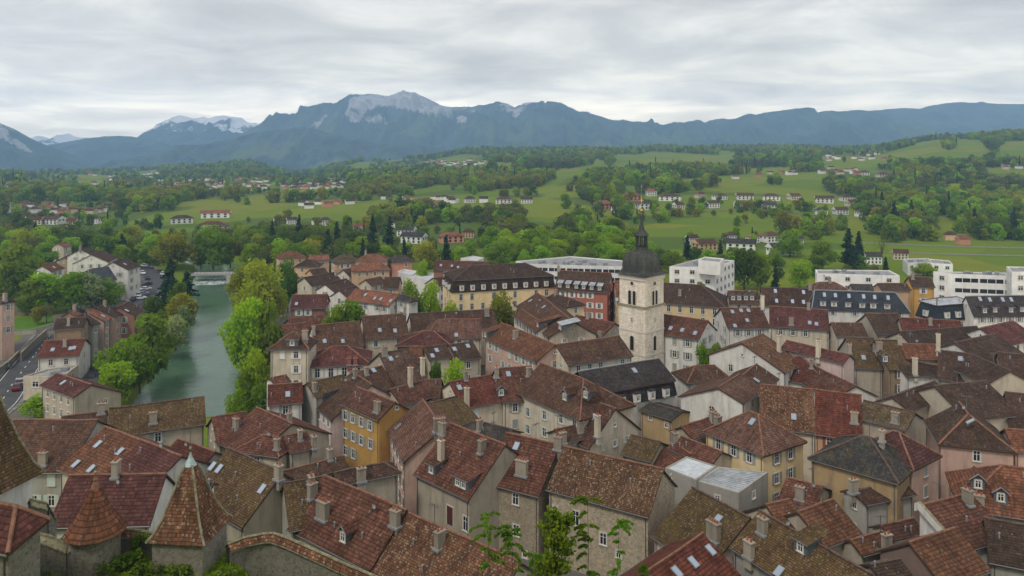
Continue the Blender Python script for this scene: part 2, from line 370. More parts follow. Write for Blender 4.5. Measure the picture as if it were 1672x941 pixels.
_TY = np.array([0.0] + [r[0] for r in TROW]); _TZ = np.array([[0.0] * 16] + [[CAMZ - (p - HY) / F * r[0] for p in r[1]] for r in TROW])
_TZ[1] = 0.0
def _smooth_interp(xs, x):
    i = np.clip(np.searchsorted(xs, x) - 1, 0, len(xs) - 2)
    t = np.clip((x - xs[i]) / (xs[i + 1] - xs[i]), 0, 1)
    return i, t
def ground(X, Y):
    X = np.asarray(X, float); Y = np.asarray(Y, float)
    px = np.clip(CX + F * X / np.maximum(Y, 1), -899, 2699)
    xs = np.array(TCOL, float)
    i, t = _smooth_interp(xs, px); t = t * t * (3 - 2 * t)
    j, u = _smooth_interp(_TY, Y)
    z = (_TZ[j, i] * (1 - t) + _TZ[j, i + 1] * t) * (1 - u) + (_TZ[j + 1, i] * (1 - t) + _TZ[j + 1, i + 1] * t) * u
    far = np.clip((Y - 450) / 500, 0, 1)
    z = z + far * (fbm(X / 260, Y / 260, 4, 3) - 0.5) * np.clip(Y / 110, 0, 22)
    # castle hill under the viewpoint, with a terrace on the left and a steep foot
    hill = np.where(Y < 57, 54.5 - 0.55 * Y, 23.15 - (Y - 57) * 0.12)
    hill = np.where(Y > 66.0, np.maximum(0, 22.0 - (Y - 66.0) * 5.0), hill)
    k = np.clip((X + 22) / 10, 0, 1)                        # further right the hill is lower
    hillr = np.maximum(0, 54.5 - 0.72 * Y); hill = hill * (1 - k) + np.minimum(hill, hillr) * k
    z = np.where(Y < 105, np.maximum(z, hill), z)
    return z
def ground1(x, y): return float(ground(np.array([x]), np.array([y]))[0])
def on_ground(px, py):
    """the point of the ground seen at a photo pixel"""
    Y = np.geomspace(100, 6000, 4000); X = (px - CX) / F * Y
    g = ground(X, Y); ray = CAMZ - (py - HY) / F * Y
    k = np.argmax(ray <= g)
    if ray[k] > g[k]: k = len(Y) - 1
    return Vector((X[k], Y[k], g[k]))

def pw(pts, z=0.0): return [tuple(P(x, y, z)[:2]) for x, y in pts]

FIELDS = [
 [(1064,297),(1161,289),(1240,283),(1350,281),(1362,303),(1396,311),(1386,323),(1281,319),(1161,313),(1016,318)],
 [(1040,372),(1090,360),(1180,350),(1320,354),(1380,361),(1450,365),(1510,380),(1525,392),(1450,400),(1280,394),(1240,388),(1000,388)],
 [(1450,248),(1522,230),(1600,228),(1622,254),(1543,262),(1438,258)],
 [(1640,231),(1760,229),(1760,257),(1622,256)],
 [(1350,271),(1426,262),(1430,278),(1494,288),(1430,284),(1375,277)],
 [(1600,274),(1760,274),(1760,287),(1615,283)],
 [(1000,257),(1076,248),(1197,255),(1205,266),(1072,266),(1000,272)],
 [(863,314),(901,294),(933,276),(979,266),(1001,271),(936,286),(903,306),(886,317)],
 [(889,313),(953,313),(950,322),(886,324)],
 [(845,334),(924,333),(924,347),(902,363),(858,363)],
 [(1001,259),(1069,251),(1076,263),(1044,272),(1001,273)],
 [(485,335),(601,337),(600,342),(556,348),(488,358)],
 [(481,329),(556,325),(621,317),(618,326),(556,335),(483,336)],
 [(659,313),(717,303),(769,301),(754,308),(694,315),(660,319)],
 [(285,331),(363,321),(362,332),(287,339)],
 [(124,289),(177,287),(158,301),(128,298)],
 [(0,303),(34,294),(10,310)], [(226,281),(258,277),(250,285),(228,286)],
 [(560,272),(602,262),(622,268),(590,278)], [(700,262),(760,252),(790,255),(745,266)],
 [(1530,352),(1592,372),(1560,384),(1520,366)],
]
PAVED = [pw(p) for p in (
 [(455, 466), (620, 462), (840, 466), (1020, 468), (1200, 485), (1330, 490), (1520, 500), (1700, 500), (2300, 500), (2300, 3000), (380, 3000), (400, 640), (410, 560), (452, 520)],
 [(-300, 640), (20, 560), (100, 510), (190, 470), (215, 432), (250, 432), (270, 470), (262, 500), (215, 540), (172, 590), (185, 650), (205, 700), (150, 760), (-300, 760)],
)]

gm = Mat('meadow_ground')
ps = gm.pos()
pv = gm.n('ShaderNodeAttribute', attribute_name='paved').outputs['Fac']
wv = gm.n('ShaderNodeAttribute', attribute_name='wooded').outputs['Fac']
vo = gm.n('ShaderNodeTexVoronoi', {'Vector': gm.n('ShaderNodeVectorMath', {0: ps, 1: gm.scale(gm.n('ShaderNodeTexNoise', {'Vector': ps, 'Scale': 0.012}).outputs['Color'], (50, 50, 0))}, operation='ADD').outputs[0], 'Scale': 0.0085})
fk = gm.n('ShaderNodeSeparateColor', {0: vo.outputs['Color']}).outputs[0]
ra = gm.n('ShaderNodeValToRGB', {0: fk}); el = ra.color_ramp.elements
el[0].position = 0.0; el[0].color = (0.101, 0.159, 0.008, 1); el[1].position = 1.0; el[1].color = (0.192, 0.199, 0.018, 1)
x_ = ra.color_ramp.elements.new(0.4); x_.color = (0.132, 0.191, 0.009, 1)
g_ = gm.mix(gm.rng(gm.noise(0.035, ps, 5, 0.6), 0.4, 0.65, 0, 0.5), ra.outputs[0], (0.125, 0.155, 0.022))
g_ = gm.mix(gm.rng(gm.noise(0.9, ps, 4), 0.4, 0.7, 0, 0.4), g_, (0.060, 0.110, 0.010))
g_ = gm.mix(gm.math('MULTIPLY', wv, 0.75), g_, (0.060, 0.100, 0.018))
p_ = gm.mix(gm.noise(0.25, ps, 5), (0.085, 0.080, 0.072), (0.17, 0.16, 0.145))
gm.color(gm.mix(pv, g_, p_)); gm.b.inputs['Roughness'].default_value = 0.95
gm.bump(gm.noise(1.5, ps, 4), 0.3, 0.15)

pxs = np.arange(-900, 2701, 8.0)
Ys = [1.5]
while Ys[-1] < 8000:
    y = Ys[-1]
    Ys.append(y + (0.7 if y < 70 else max(0.9, 0.0095 * y) if y < 520 else 0.014 * y if y < 3600 else 0.06 * y))
Ys = np.array(Ys)
GPX, GY = np.meshgrid(pxs, Ys); GX = (GPX - CX) / F * GY
GZ = ground(GX, GY)
near = (GY > 120) & (GY < 1500) & (GPX < 700)
rd_ = np.zeros_like(GX); ins = np.zeros(GX.shape, bool)
ins[near] = in_poly(GX[near], GY[near], RIVER); rd_[near] = poly_dist(GX[near], GY[near], RIVER)
GZ = np.where(ins, GZ - 6.0 * np.clip(rd_ / 2.5, 0.15, 1), GZ)
nr, nc = GX.shape
idx = np.arange(nr * nc).reshape(nr, nc)
Q = np.stack([idx[:-1, :-1], idx[:-1, 1:], idx[1:, 1:], idx[1:, :-1]], -1).reshape(-1, 4)
me = big_mesh('ground', np.stack([GX, GY, GZ], -1).reshape(-1, 3), Q, [gm.m], smooth=True)
pav = np.zeros(GX.shape)
reg = (GY > 64) & (GY < 520)
for p in PAVED:
    pav[reg] = np.maximum(pav[reg], in_poly(GX[reg], GY[reg], p).astype(float))
pav = np.where((GY < 66), 0, pav)
at = me.attributes.new('paved', 'FLOAT', 'POINT'); at.data.foreach_set('value', pav.ravel().astype(np.float32))
GPYY = HY + F * (CAMZ - GZ) / GY
fld = np.zeros(GX.shape, bool)
for p in FIELDS: fld |= in_poly(GPX, GPYY, p)

WOODS = [[(1085,352),(1180,345),(1186,351),(1092,360)], [(1040,314),(1150,308),(1152,313),(1042,320)], [(1225,353),(1300,356),(1300,361),(1228,358)], [(1268,374),(1300,362),(1370,350),(1388,366),(1372,392),(1290,398)], [(1000,350),(1085,350),(1098,360),(1080,368),(1010,376)], [(1425,378),(1490,378),(1505,394),(1440,400)], [(1105,389),(1300,386),(1300,402),(1105,402)],
 [(1072,298),(1106,294),(1110,310),(1080,314)], [(1345,312),(1400,298),(1450,322),(1400,332)], [(1195,364),(1222,362),(1226,374),(1200,378)], [(1150,300),(1168,298),(1170,306),(1152,308)], [(1255,296),(1272,294),(1274,302),(1258,304)],
 [(1400,346),(1450,352),(1520,372),(1500,380),(1430,366)], [(560,330),(600,322),(606,330),(566,337)], [(1540,236),(1560,234),(1566,242),(1545,246)]]
OPEN = lambda X, Y: fbm(X / 130, Y / 170, 3, 91) > 0.565
woo = ((GY > 420) & ~fld & ~(OPEN(GX, GY) & (GY > 480)) & ~in_poly(GPX, GPYY, [(1010,318),(1410,322),(1410,362),(1180,352),(1030,352)]) & ~((GPX > 1390) & (GY < 520))).astype(float)
at = me.attributes.new('wooded', 'FLOAT', 'POINT'); at.data.foreach_set('value', woo.ravel().astype(np.float32))
tag(obj('ground', me), kind='structure')

# ---------------------------------------------------------------- river
wm = Mat('river_water'); ps = wm.pos()
wm.color(wm.mix(wm.noise(0.05, ps, 3), (0.052, 0.108, 0.064), (0.076, 0.132, 0.085)))
wm.b.inputs['Roughness'].default_value = 0.12; wm.b.inputs['Specular IOR Level'].default_value = 0.5; wm.b.inputs['IOR'].default_value = 1.33
wv_ = wm.math('ADD', wm.noise(1.2, wm.scale(ps, (1.0, 0.55, 1)), 4, 0.6, 0.6), wm.math('MULTIPLY', wm.noise(0.25, ps, 3, 0.5, 1.0), 1.5))
wm.bump(wv_, 0.2, 0.25)
mb = MB(); mb.poly([(x, y, WZ) for x, y in RIVER])
bm_ = mb.build('river_water', [wm.m]); tag(bm_, kind='structure')
fo = Mat('foam'); ps = fo.pos()
fo.color(fo.mix(fo.rng(fo.noise(0.9, fo.scale(ps, (1, 0.35, 1)), 5, 0.7), 0.4, 0.62), (0.10, 0.15, 0.12), (0.62, 0.66, 0.64))); fo.b.inputs['Roughness'].default_value = 0.5
mb = MB()
a0, a1 = P(310, 457, WZ), P(392, 457, WZ); b0, b1 = P(307, 466, WZ), P(389, 463, WZ)
for i in range(14):
    t0, t1 = i / 14, (i + 1) / 14
    q = [a0.lerp(a1, t0), a0.lerp(a1, t1), b0.lerp(b1, t1), b0.lerp(b1, t0)]
    for k in (0, 1): q[k] = q[k] + Vector((0, 0, 0.55))
    for k in (2, 3): q[k] = q[k] + Vector((0, -1.0 - .8 * math.sin((i + (k == 2)) * 1.1), 0.03))
    mb.poly(q[::-1])
tag(mb.build('river_weir', [fo.m]), kind='structure')

# ---------------------------------------------------------------- mountains
def mountain_mat(name, rockc=(0.40, 0.385, 0.37), forest=(0.020, 0.030, 0.022), lawn=(0.110, 0.150, 0.050), snow=False, sc=1.0):
    a = Mat(name); ps = a.pos()
    rk = a.n('ShaderNodeAttribute', attribute_name='rock').outputs['Fac']; lw = a.n('ShaderNodeAttribute', attribute_name='lawn').outputs['Fac']
    c = a.mix(a.rng(a.noise(0.004 * sc, ps, 6, 0.65), 0.4, 0.62), forest, tuple(x * 3.2 for x in forest))
    lm = a.math('MULTIPLY', lw, a.rng(a.noise(0.0022 * sc, ps, 5, 0.6), 0.50, 0.58)); c = a.mix(lm, c, lawn)
    rn = a.noise(0.0035 * sc, a.scale(ps, (1.0, 1.0, 2.2)), 7, 0.7)
    rm = a.rng(a.math('ADD', rk, a.math('MULTIPLY', a.math('SUBTRACT', rn, 0.5), 2.2)), 0.45, 0.62)
    rc = a.mix(a.rng(a.noise(0.012 * sc, a.scale(ps, (1.0, 1.0, 0.5)), 5, 0.65), 0.35, 0.65), tuple(x * 0.6 for x in rockc), tuple(min(1, x * 1.35) for x in rockc))
    c = a.mix(rm, c, rc)
    if snow:
        sn = a.n('ShaderNodeAttribute', attribute_name='snow').outputs['Fac']
        c = a.mix(a.rng(a.math('ADD', sn, a.math('MULTIPLY', a.math('SUBTRACT', a.noise(0.0045 * sc, a.scale(ps, (1, 1, 1.6)), 6, 0.7), 0.5), 1.6)), 0.45, 0.55), c, (0.9, 0.9, 0.92))
    a.color(c); a.bump(a.noise(0.02 * sc, ps, 5, 0.7), 0.6, 25); a.b.inputs['Roughness'].default_value = 1
    return a.m
def mountain(sil, D, Ld, base, mat, seed, spur=0.25, rock=0.0, rocks=(), snow=0.0, lawn=0.0, jag=0.0, power=1.25, ns=44, step=2.5):
    xs = np.arange(sil[0][0], sil[-1][0] + 0.1, step)
    ys = np.interp(xs, [p[0] for p in sil], [p[1] for p in sil])
    ys = ys + (fbm(xs / 6.0, xs * 0 + seed, 4, seed) - 0.5) * 2 * jag
    zr = CAMZ - (ys - HY) / F * D
    s = np.concatenate([[-0.6, -0.3, -0.12], np.linspace(0, 1, ns)])
    SS, XX = np.meshgrid(s, xs); H = np.repeat((zr - base)[:, None], len(s), 1)
    wx = (XX - CX) / F * D
    Yw = D - Ld * SS + (fbm(XX / 50, SS * 2.5, 4, seed + 5) - 0.5) * Ld * 0.25 * np.clip(np.abs(SS) * 6, 0, 1)
    pr = np.where(SS >= 0, (1 - np.clip(SS, 0, 1)) ** power, 1 + SS * 0.9)
    warp = (fbm(wx / (D * .05), SS * 2.0, 3, seed + 9) - .5) * 0.9
    rg = 1 - np.abs(2 * fbm(wx / (D * 0.035) + warp, SS * 1.1 + 3, 5, seed + 2) - 1)
    rg2 = 1 - np.abs(2 * fbm(wx / (D * 0.012) + warp * 2, SS * 3, 4, seed + 4) - 1)
    env = np.clip(np.sin(np.pi * np.clip(SS, 0, 1) ** 0.7), 0, 1)
    z = base + H * pr + H.mean() * spur * env * ((rg - 0.62) * 1.5 + (rg2 - 0.6) * 0.75)
    V = np.stack([wx, Yw, z], -1).reshape(-1, 3)
    n0, n1 = XX.shape; ix = np.arange(n0 * n1).reshape(n0, n1)
    Qm = np.stack([ix[:-1, :-1], ix[:-1, 1:], ix[1:, 1:], ix[1:, :-1]], -1).reshape(-1, 4)
    me = big_mesh('mountain', V, Qm, [mat], smooth=True)
    sy = HY + F * (CAMZ - z) / Yw; sx = CX + F * wx / Yw
    rk = np.full(XX.shape, rock * 0.0) + rock * np.clip(1 - SS / 0.5, 0, 1)
    for pl, v in rocks: rk = np.maximum(rk, np.where(in_poly(sx, sy, pl), v, 0))
    for nm, ar in (('rock', rk), ('snow', snow * np.clip(1 - SS / 0.7, 0, 1)), ('lawn', np.clip((SS - 0.2) * 2.5, 0, 1) * lawn)):
        at = me.attributes.new(nm, 'FLOAT', 'POINT'); at.data.foreach_set('value', ar.ravel().astype(np.float32))
    return tag(obj('mountain', me), kind='structure')
mm = mountain_mat('mountain_forest'); ms = mountain_mat('mountain_snow', rockc=(0.17, 0.17, 0.19), snow=True); mf = mountain_mat('foothill', sc=1.6)
mountain([(-60,250),(40,240),(55,225),(62,221),(75,224),(80,231),(90,224),(105,219),(112,218),(125,224),(150,226),(175,232),(205,232),(225,225),(240,224),(246,214),(251,209),(258,212),(266,220),(285,225)], 8000, 1100, -120, ms, 11, 0.3, rock=1.0, snow=0.95, jag=1.5)
mountain([(205,240),(240,228),(255,222),(268,217),(275,208),(284,201),(290,195),(299,189),(310,191),(320,196),(325,195),(330,191),(340,193),(346,195),(352,192),(360,189),(372,190),(380,193),(388,190),(396,194),(402,201),(425,204),(440,200),(462,195),(480,196),(520,196),(600,210),(660,240)], 7400, 1600, -120, ms, 23, 0.3, rock=0.85, snow=0.8, jag=2.6, power=1.1)
CL = [([(566,180),(572,160),(605,150),(640,152),(660,148),(690,152),(715,166),(738,176),(742,192),(720,196),(690,186),(650,176),(620,174),(600,182),(585,200),(560,196)], 0.8),
      ([(735,176),(790,174),(785,184),(740,186)], 0.6), ([(798,178),(822,166),(848,176),(838,184),(805,184)], 0.55), ([(834,190),(852,168),(870,165),(860,176),(842,194)], 0.6),
      ([(505,205),(530,186),(545,190),(540,205),(515,214)], 0.52), ([(590,190),(620,186),(640,205),(610,208)], 0.5), ([(746,188),(764,188),(762,200),(746,200)], 0.7)]
mountain([(400,250),(420,228),(445,208),(465,195),(470,190),(478,184),(485,187),(497,180),(515,172),(528,168),(540,168),(552,171),(560,172),(570,164),(575,157),(585,155),(605,153),(615,154),(630,157),(648,154),(655,151),(664,150),(672,151),(683,154),(700,162),(720,172),(738,175),(765,175),(785,176),(800,171),(812,169),(825,168),(840,175),(850,172),(856,168),(870,167),(900,170),(915,171),(930,175),(945,182),(970,187),(1000,196),(1040,199),(1080,204),(1100,204),(1130,203),(1160,199),(1180,196),(1205,193),(1220,190),(1250,184),(1280,180),(1298,179),(1312,182),(1325,185),(1345,185),(1368,182),(1380,182),(1398,186),(1425,193),(1450,201),(1480,214),(1520,230),(1560,244)], 6500, 1900, -120, mm, 31, 0.34, rock=0.12, rocks=CL, lawn=0.75, jag=0.8)
mountain([(1330,205),(1380,190),(1400,184),(1430,180),(1460,178),(1480,176),(1500,178),(1515,174),(1530,171),(1550,168),(1570,167),(1600,168),(1640,170),(1672,170),(1740,174),(1850,180),(2000,200),(2300,215),(2700,225)], 7200, 1800, -120, mm, 43, 0.3, rock=0.1, lawn=0.5, jag=0.7)
mountain([(20,262),(57,246),(80,238),(110,232),(135,227),(150,225),(165,224),(194,222),(214,223),(232,226),(251,230),(275,236),(301,244),(340,256),(380,266)], 5700, 800, -120, mm, 57, 0.3, rock=0.28, lawn=0.6, jag=0.7)
mountain([(240,272),(270,258),(285,250),(301,245),(340,238),(378,230),(400,226),(420,220),(435,217),(460,212),(485,209),(510,210),(535,217),(560,224),(590,230),(620,236),(680,240),(740,246),(800,256)], 5000, 1100, -120, mf, 61, 0.42, rock=0.05, lawn=0.9, jag=0.8)
mountain([(-900,150),(-400,160),(-200,168),(-100,176),(-40,188),(0,201),(8,206),(12,211),(18,212),(25,218),(34,228),(40,232),(47,239),(55,247),(66,252),(80,258),(95,263),(110,268),(125,273),(150,280)], 4300, 1100, -130, mf, 71, 0.22, rock=0.1, rocks=[([(-60,190),(-20,185),(0,200),(14,211),(40,234),(58,250),(40,248),(12,232),(-10,226)], 0.66)], lawn=0.4, jag=0.8)

# ---------------------------------------------------------------- haze over the valley
hb = MB(); hb.box((0, 4050, 230), (18000, 8600, 860))
hm = bpy.data.materials.new('valley_haze'); hm.use_nodes = True; ht = hm.node_tree; ht.nodes.clear()
pvn = ht.nodes.new('ShaderNodeVolumePrincipled'); pvn.inputs['Color'].default_value = (0.39, 0.63, 1.0, 1); pvn.inputs['Density'].default_value = 1.65e-4; pvn.inputs['Anisotropy'].default_value = 0.2
ho = ht.nodes.new('ShaderNodeOutputMaterial'); ht.links.new(pvn.outputs[0], ho.inputs['Volume'])
hm.cycles.homogeneous_volume = True
tag(hb.build('haze', [hm]), kind='stuff')
# ---------------------------------------------------------------- houses
HOUSES = []; BV_V = []; BV_F = []; PENDING = []
def bv_add(pts):
    b = len(BV_V); BV_V.extend([tuple(p) for p in pts]); BV_F.append(tuple(range(b, b + len(pts))))

def _pot_chimney(wd, dp, hh, npots, mat):
    m = MB()
    m.box((0, 0, hh / 2 - 0.6), (wd, dp, hh + 1.2), 0, 0, 0.97)
    m.box((0, 0, hh + 0.06), (wd + 0.16, dp + 0.16, 0.14), 0)
    for i in range(npots):
        x = (i - (npots - 1) / 2) * wd / max(npots, 1) * 0.95
        m.tube((x, 0, hh + 0.1), (x, 0, hh + 0.48), 0.14, 7, 1, 0.11)
    m.box((0, 0, -0.05), (wd + 0.3, dp + 0.3, 0.25), 2)
    return m.mesh('chimney', [mat, M['pot'], M['lead']])
CHM = [_pot_chimney(0.75, 0.6, 1.5, 1, M['chim']), _pot_chimney(1.15, 0.65, 1.7, 2, M['chim']), _pot_chimney(1.7, 0.75, 2.0, 4, M['chim']), _pot_chimney(0.8, 0.7, 1.3, 2, M['brickch']), _pot_chimney(0.8, 0.7, 3.4, 2, WM['cream'])]

def _window_mesh(w, h, cross=True):
    m = MB(); t = 0.13
    # stone surround, sill, painted frame; y points out of the wall
    for x in (-1, 1): m.box((x * (w / 2 + t / 2), 0.02, 0), (t, 0.08, h + 2 * t), 1)
    m.box((0, 0.02, h / 2 + t / 2), (w, 0.08, t), 1); m.box((0, 0.06, -h / 2 - t / 2), (w + 0.36, 0.18, t * 0.9), 1)
    f = 0.07
    for x in (-1, 1): m.box((x * (w / 2 - f / 2), 0.015, 0), (f, 0.05, h), 0)
    for z in (-1, 1): m.box((0, 0.016, z * (h / 2 - f / 2)), (w - 2 * f, 0.05, f), 0)
    if cross:
        m.box((0, 0.014, 0), (0.075, 0.05, h - 2 * f), 0)
        for x in (-1, 1): m.box((x * w / 4, 0.013, h * 0.16), (w / 2 - f, 0.04, 0.045), 0)
    return m.mesh('window', [M['frame'], M['surround']])
def _pane_mesh(w, h):
    m = MB(); y = 0.006; m.poly([(w / 2, y, -h / 2), (-w / 2, y, -h / 2), (-w / 2, y, h / 2), (w / 2, y, h / 2)]); return m.mesh('pane', [M['glass']])
def _shutter_mesh(w, h, mat):
    m = MB(); m.box((0, 0.03, 0), (w, 0.045, h))
    for k in range(3): m.box((0, 0.058, (k - 1) * h * 0.36), (w * 0.92, 0.02, 0.09))
    return m.mesh('shutter', [mat])
WSZ = {'n': (0.95, 1.55), 's': (0.7, 0.95), 't': (1.05, 1.95), 'q': (0.5, 0.55), 'w': (1.5, 1.3)}
WIN = {k: (_window_mesh(*v, cross=k != 'q'), _pane_mesh(*v)) for k, v in WSZ.items()}
SHT = {(k, c): _shutter_mesh(WSZ[k][0] * 0.5, WSZ[k][1] + 0.1, M[c]) for k in WSZ for c in ('sh_grey', 'sh_green', 'sh_white', 'sh_brown', 'sh_red', 'sh_blue')}

def add_window(root, base, p, nrm, size='n', sh=None, name='window', closed=False):
    """p world point at the wall face, nrm the wall's outward normal"""
    PENDING.append((root, Vector(base), Vector(p), Vector(nrm), size, sh, name, closed))
def flush_windows():
    bvh = BVHTree.FromPolygons(BV_V, BV_F)
    made = 0
    for root, base, p, nrm, size, sh, name, closed in PENDING:
        ok = False
        q = p + nrm * 0.35
        for cx, cyy in ((0, 0), (-14, 2), (14, 2), (0, 0.5)):
            c = Vector((cx, cyy, CAMZ)); d = q - c; l = d.length
            if nrm.dot(c - p) <= 0: continue
            hit = bvh.ray_cast(c, d / l, l - 0.3)
            if hit[0] is None: ok = True; break
        pr = proj(p)
        if not ok or not (-60 < pr[0] < 1732 and pr[1] < 990): continue
        a = math.atan2(nrm.y, nrm.x) - math.pi / 2
        wd, ht = WSZ[size]
        o = obj(name, WIN[size][0], root, p - base, a)
        obj('pane', WIN[size][1], o)
        if sh:
            for s in (-1, 1):
                k = (wd * 0.25 if closed else wd / 2 + 0.13 + wd * 0.25)
                obj('shutter', SHT[(size, sh)], o, (s * k, 0.02 if not closed else 0.0, 0))
        made += 1
    print('windows', made, 'of', len(PENDING)); PENDING.clear()

SKYL = None
def skylight_mesh():
    m = MB(); m.box((0, 0, 0.06), (0.86, 1.25, 0.12), 0); m.poly([(-.34, -.53, .125), (.34, -.53, .125), (.34, .53, .125), (-.34, .53, .125)], 1)
    return m.mesh('skylight', [M['lead'], M['skyglass']])
SKYL = skylight_mesh()

def slab(mb, A, B, C, D, uvs, mat, nu, nv, th=0.24, skip_ridge=True, amp=0.10):
    """roof plane A-B (ridge) to D-C (eave), with a gently uneven surface"""
    A, B, C, D = map(Vector, (A, B, C, D))
    g = []; 
    for j in range(nv + 1):
        row = []
        for i in range(nu + 1):
            u, v = i / nu, j / nv
            p = A.lerp(B, u).lerp(D.lerp(C, u), v)
            q = (Vector(uvs[0]).lerp(Vector(uvs[1]), u)).lerp(Vector(uvs[3]).lerp(Vector(uvs[2]), u), v)
            k = amp * (mnoise.noise((p.x * 0.22, p.y * 0.22, 1.7)) + 0.45 * mnoise.noise((p.x * 0.7, p.y * 0.7, 5.1)))
            row.append((Vector((p.x, p.y, p.z + k)), (q.x, q.y)))
        g.append(row)
    b = len(mb.v)
    def quad(a, b_, c, d):
        pts = [a, b_, c, d]
        keep = [pts[0]]
        for x in pts[1:]:
            if (x[0] - keep[-1][0]).length > 1e-4: keep.append(x)
        if (keep[0][0] - keep[-1][0]).length < 1e-4: keep.pop()
        if len(keep) >= 3: mb.poly([x[0] for x in keep], mat, [x[1] for x in keep])
    for j in range(nv):
        for i in range(nu): quad(g[j][i], g[j + 1][i], g[j + 1][i + 1], g[j][i + 1])
    dn = Vector((0, 0, -th))
    def rim(seq):
        for a_, b_ in zip(seq, seq[1:]):
            if (a_[0] - b_[0]).length > 1e-4: mb.poly([a_[0], a_[0] + dn, b_[0] + dn, b_[0]], 1, [(0, 0)] * 4)
    rim(g[nv]); rim([r[0] for r in g]); rim([r[nu] for r in g][::-1])
    mb.poly([D + dn, A + dn, B + dn, C + dn] if (A - B).length > 1e-3 else [D + dn, A + dn, C + dn], 1)
    return g

def house(label, ax, ay, bx, by, ex, ey, roof='brown', wall='beige', zr=13.0, p=33, hip=(0, 0), back=1.0, ch=None, sk=(), dm=(), win=None, cat='house', name='town_house',
          group='old town houses with tiled roofs', gut=True, mans=None, over=0.4, gw=True, rmat=None, base_z=None, wsize='n', sh='auto', sp=2.7, ridge=None, dmk='gable', rows=3, parapet=None, wx=(), doors=()):
    A = P(ax, ay, zr); B = P(bx, by, zr)
    T = math.tan(R(p))
    u = (B - A); u.z = 0; Lr = u.length; u = u / Lr
    n0 = Vector((u.y, -u.x, 0))
    cam_p = Vector((0, 0, CAMZ)); d = Vector(((ex - CX) / F, 1, -(ey - HY) / F))
    best = None
    for n in (n0, -n0):
        # zr - z = T * (P - A).n  along the ray
        den = d.z + T * d.dot(n)
        if abs(den) < 1e-9: continue
        lam = (zr - CAMZ + T * (A - cam_p).dot(n)) / den
        if lam <= 0: continue
        wf = (cam_p + d * lam - A).dot(n)
        if wf > 0.2 and (best is None or lam < best[0]): best = (lam, n, wf)
    if best is None:
        print('!! house', label, 'has no eave'); return None
    lam, n, wf = best
    wb = wf * back
    ze_f, ze_b = zr - T * wf, zr - T * wb
    if wf > 16 or ze_f < 2.0: print('?? %-40s wf %.1f L %.1f zef %.1f Y %.0f' % (label[:40], wf, Lr, ze_f, A.y))
    hA = wf * hip[0]; hB = wf * hip[1]
    Mid = (A + B) / 2
    gz = base_z if base_z is not None else min(ground1(Mid.x, Mid.y), ground1(*(Mid + n * wf)[:2]), ground1(*(Mid - n * wb)[:2]))
    base = Vector((Mid.x, Mid.y, max(gz, -0.5)))
    root = thing(name, base, label, cat, group)
    loc = lambda v: v - base
    def pt(s, t, z): return A + u * s + n * t + Vector((0, 0, z - zr))          # s along ridge, t outwards
    mats = [RM[roof] if rmat is None else rmat, M['wood'], M['ridge'] if roof in ('red', 'orange', 'salmon', 'redbrown', 'pinkbrown', 'mottle', 'maroon', 'brown') else M['ridge_d'], M['gutter'], M['lead']]
    if ridge: mats[2] = M[ridge]
    mb = MB(); c = math.cos(R(p))
    def plane(a, b, c_, d_, o, ax_u, ax_v):
        uv = []
        for q in (a, b, c_, d_):
            r = q - o; uv.append((r.dot(ax_u), math.hypot(r.dot(ax_v), r.z)))
        ln = max((a - b).length, (c_ - d_).length); sl_ = ((a + b) / 2 - (c_ + d_) / 2).length
        cell = 1.6 if Mid.y < 260 else 3.5
        slab(mb, loc(a), loc(b), loc(c_), loc(d_), uv, 0, max(1, int(ln / cell)), max(1, int(sl_ / cell)), amp=0.11 if p < 50 else 0.03)
        bv_add((a, b, c_, d_))
    rA, rB = pt(0, 0, zr), pt(Lr, 0, zr)
    eA, eB = pt(-hA, wf, ze_f), pt(Lr + hB, wf, ze_f)
    fA, fB = pt(-hA, -wb, ze_b), pt(Lr + hB, -wb, ze_b)
    plane(rA, rB, eB, eA, rA, u, n); plane(rB, rA, fA, fB, rB, u, n)
    if hA > 0.01: plane(rA, rA, eA, fA, rA, n, u)
    if hB > 0.01: plane(rB, rB, fB, eB, rB, n, u)
    # ridge and hip tiles
    up = Vector((0, 0, 0.06))
    def cap(a, b):
        k = max(1, int((b - a).length / 2.2))
        for i in range(k):
            q0, q1 = a.lerp(b, i / k), a.lerp(b, (i + 1) / k)
            f = lambda q: Vector((0, 0, 0.11 * (mnoise.noise((q.x * 0.22, q.y * 0.22, 1.7)) + 0.45 * mnoise.noise((q.x * 0.7, q.y * 0.7, 5.1)))))
            mb.tube(loc(q0 + f(q0)) + up * 0.6, loc(q1 + f(q1)) + up * 0.6, 0.15, 6, 2)
    cap(rA, rB)
    if hA > 0.01: cap(rA, eA); cap(rA, fA)
    if hB > 0.01: cap(rB, eB); cap(rB, fB)
    if gut:
        for a, b, t in ((eA, eB, 1), (fA, fB, -1)):
            q = Vector((0, 0, -0.12)) + n * (0.08 * t); mb.tube(loc(a + q), loc(b + q), 0.085, 6, 3)
    ro = mb.build('roof', mats, root)
    # walls
    iw, ig = over, min(0.28, over)
    zf, zb, zc = zr - T * (wf - iw) - 0.14, zr - T * (wb - iw) - 0.14, zr - 0.14
    if hA > 0.01 or hB > 0.01: pass
    xA = -hA + (iw if hA > 0.01 else ig); xB = Lr + hB - (iw if hB > 0.01 else ig)
    zg = base.z - 1.0
    mbw = MB(); drop = 0.0
    wallm = WM[wall]
    tf, tb = wf - iw, wb - iw
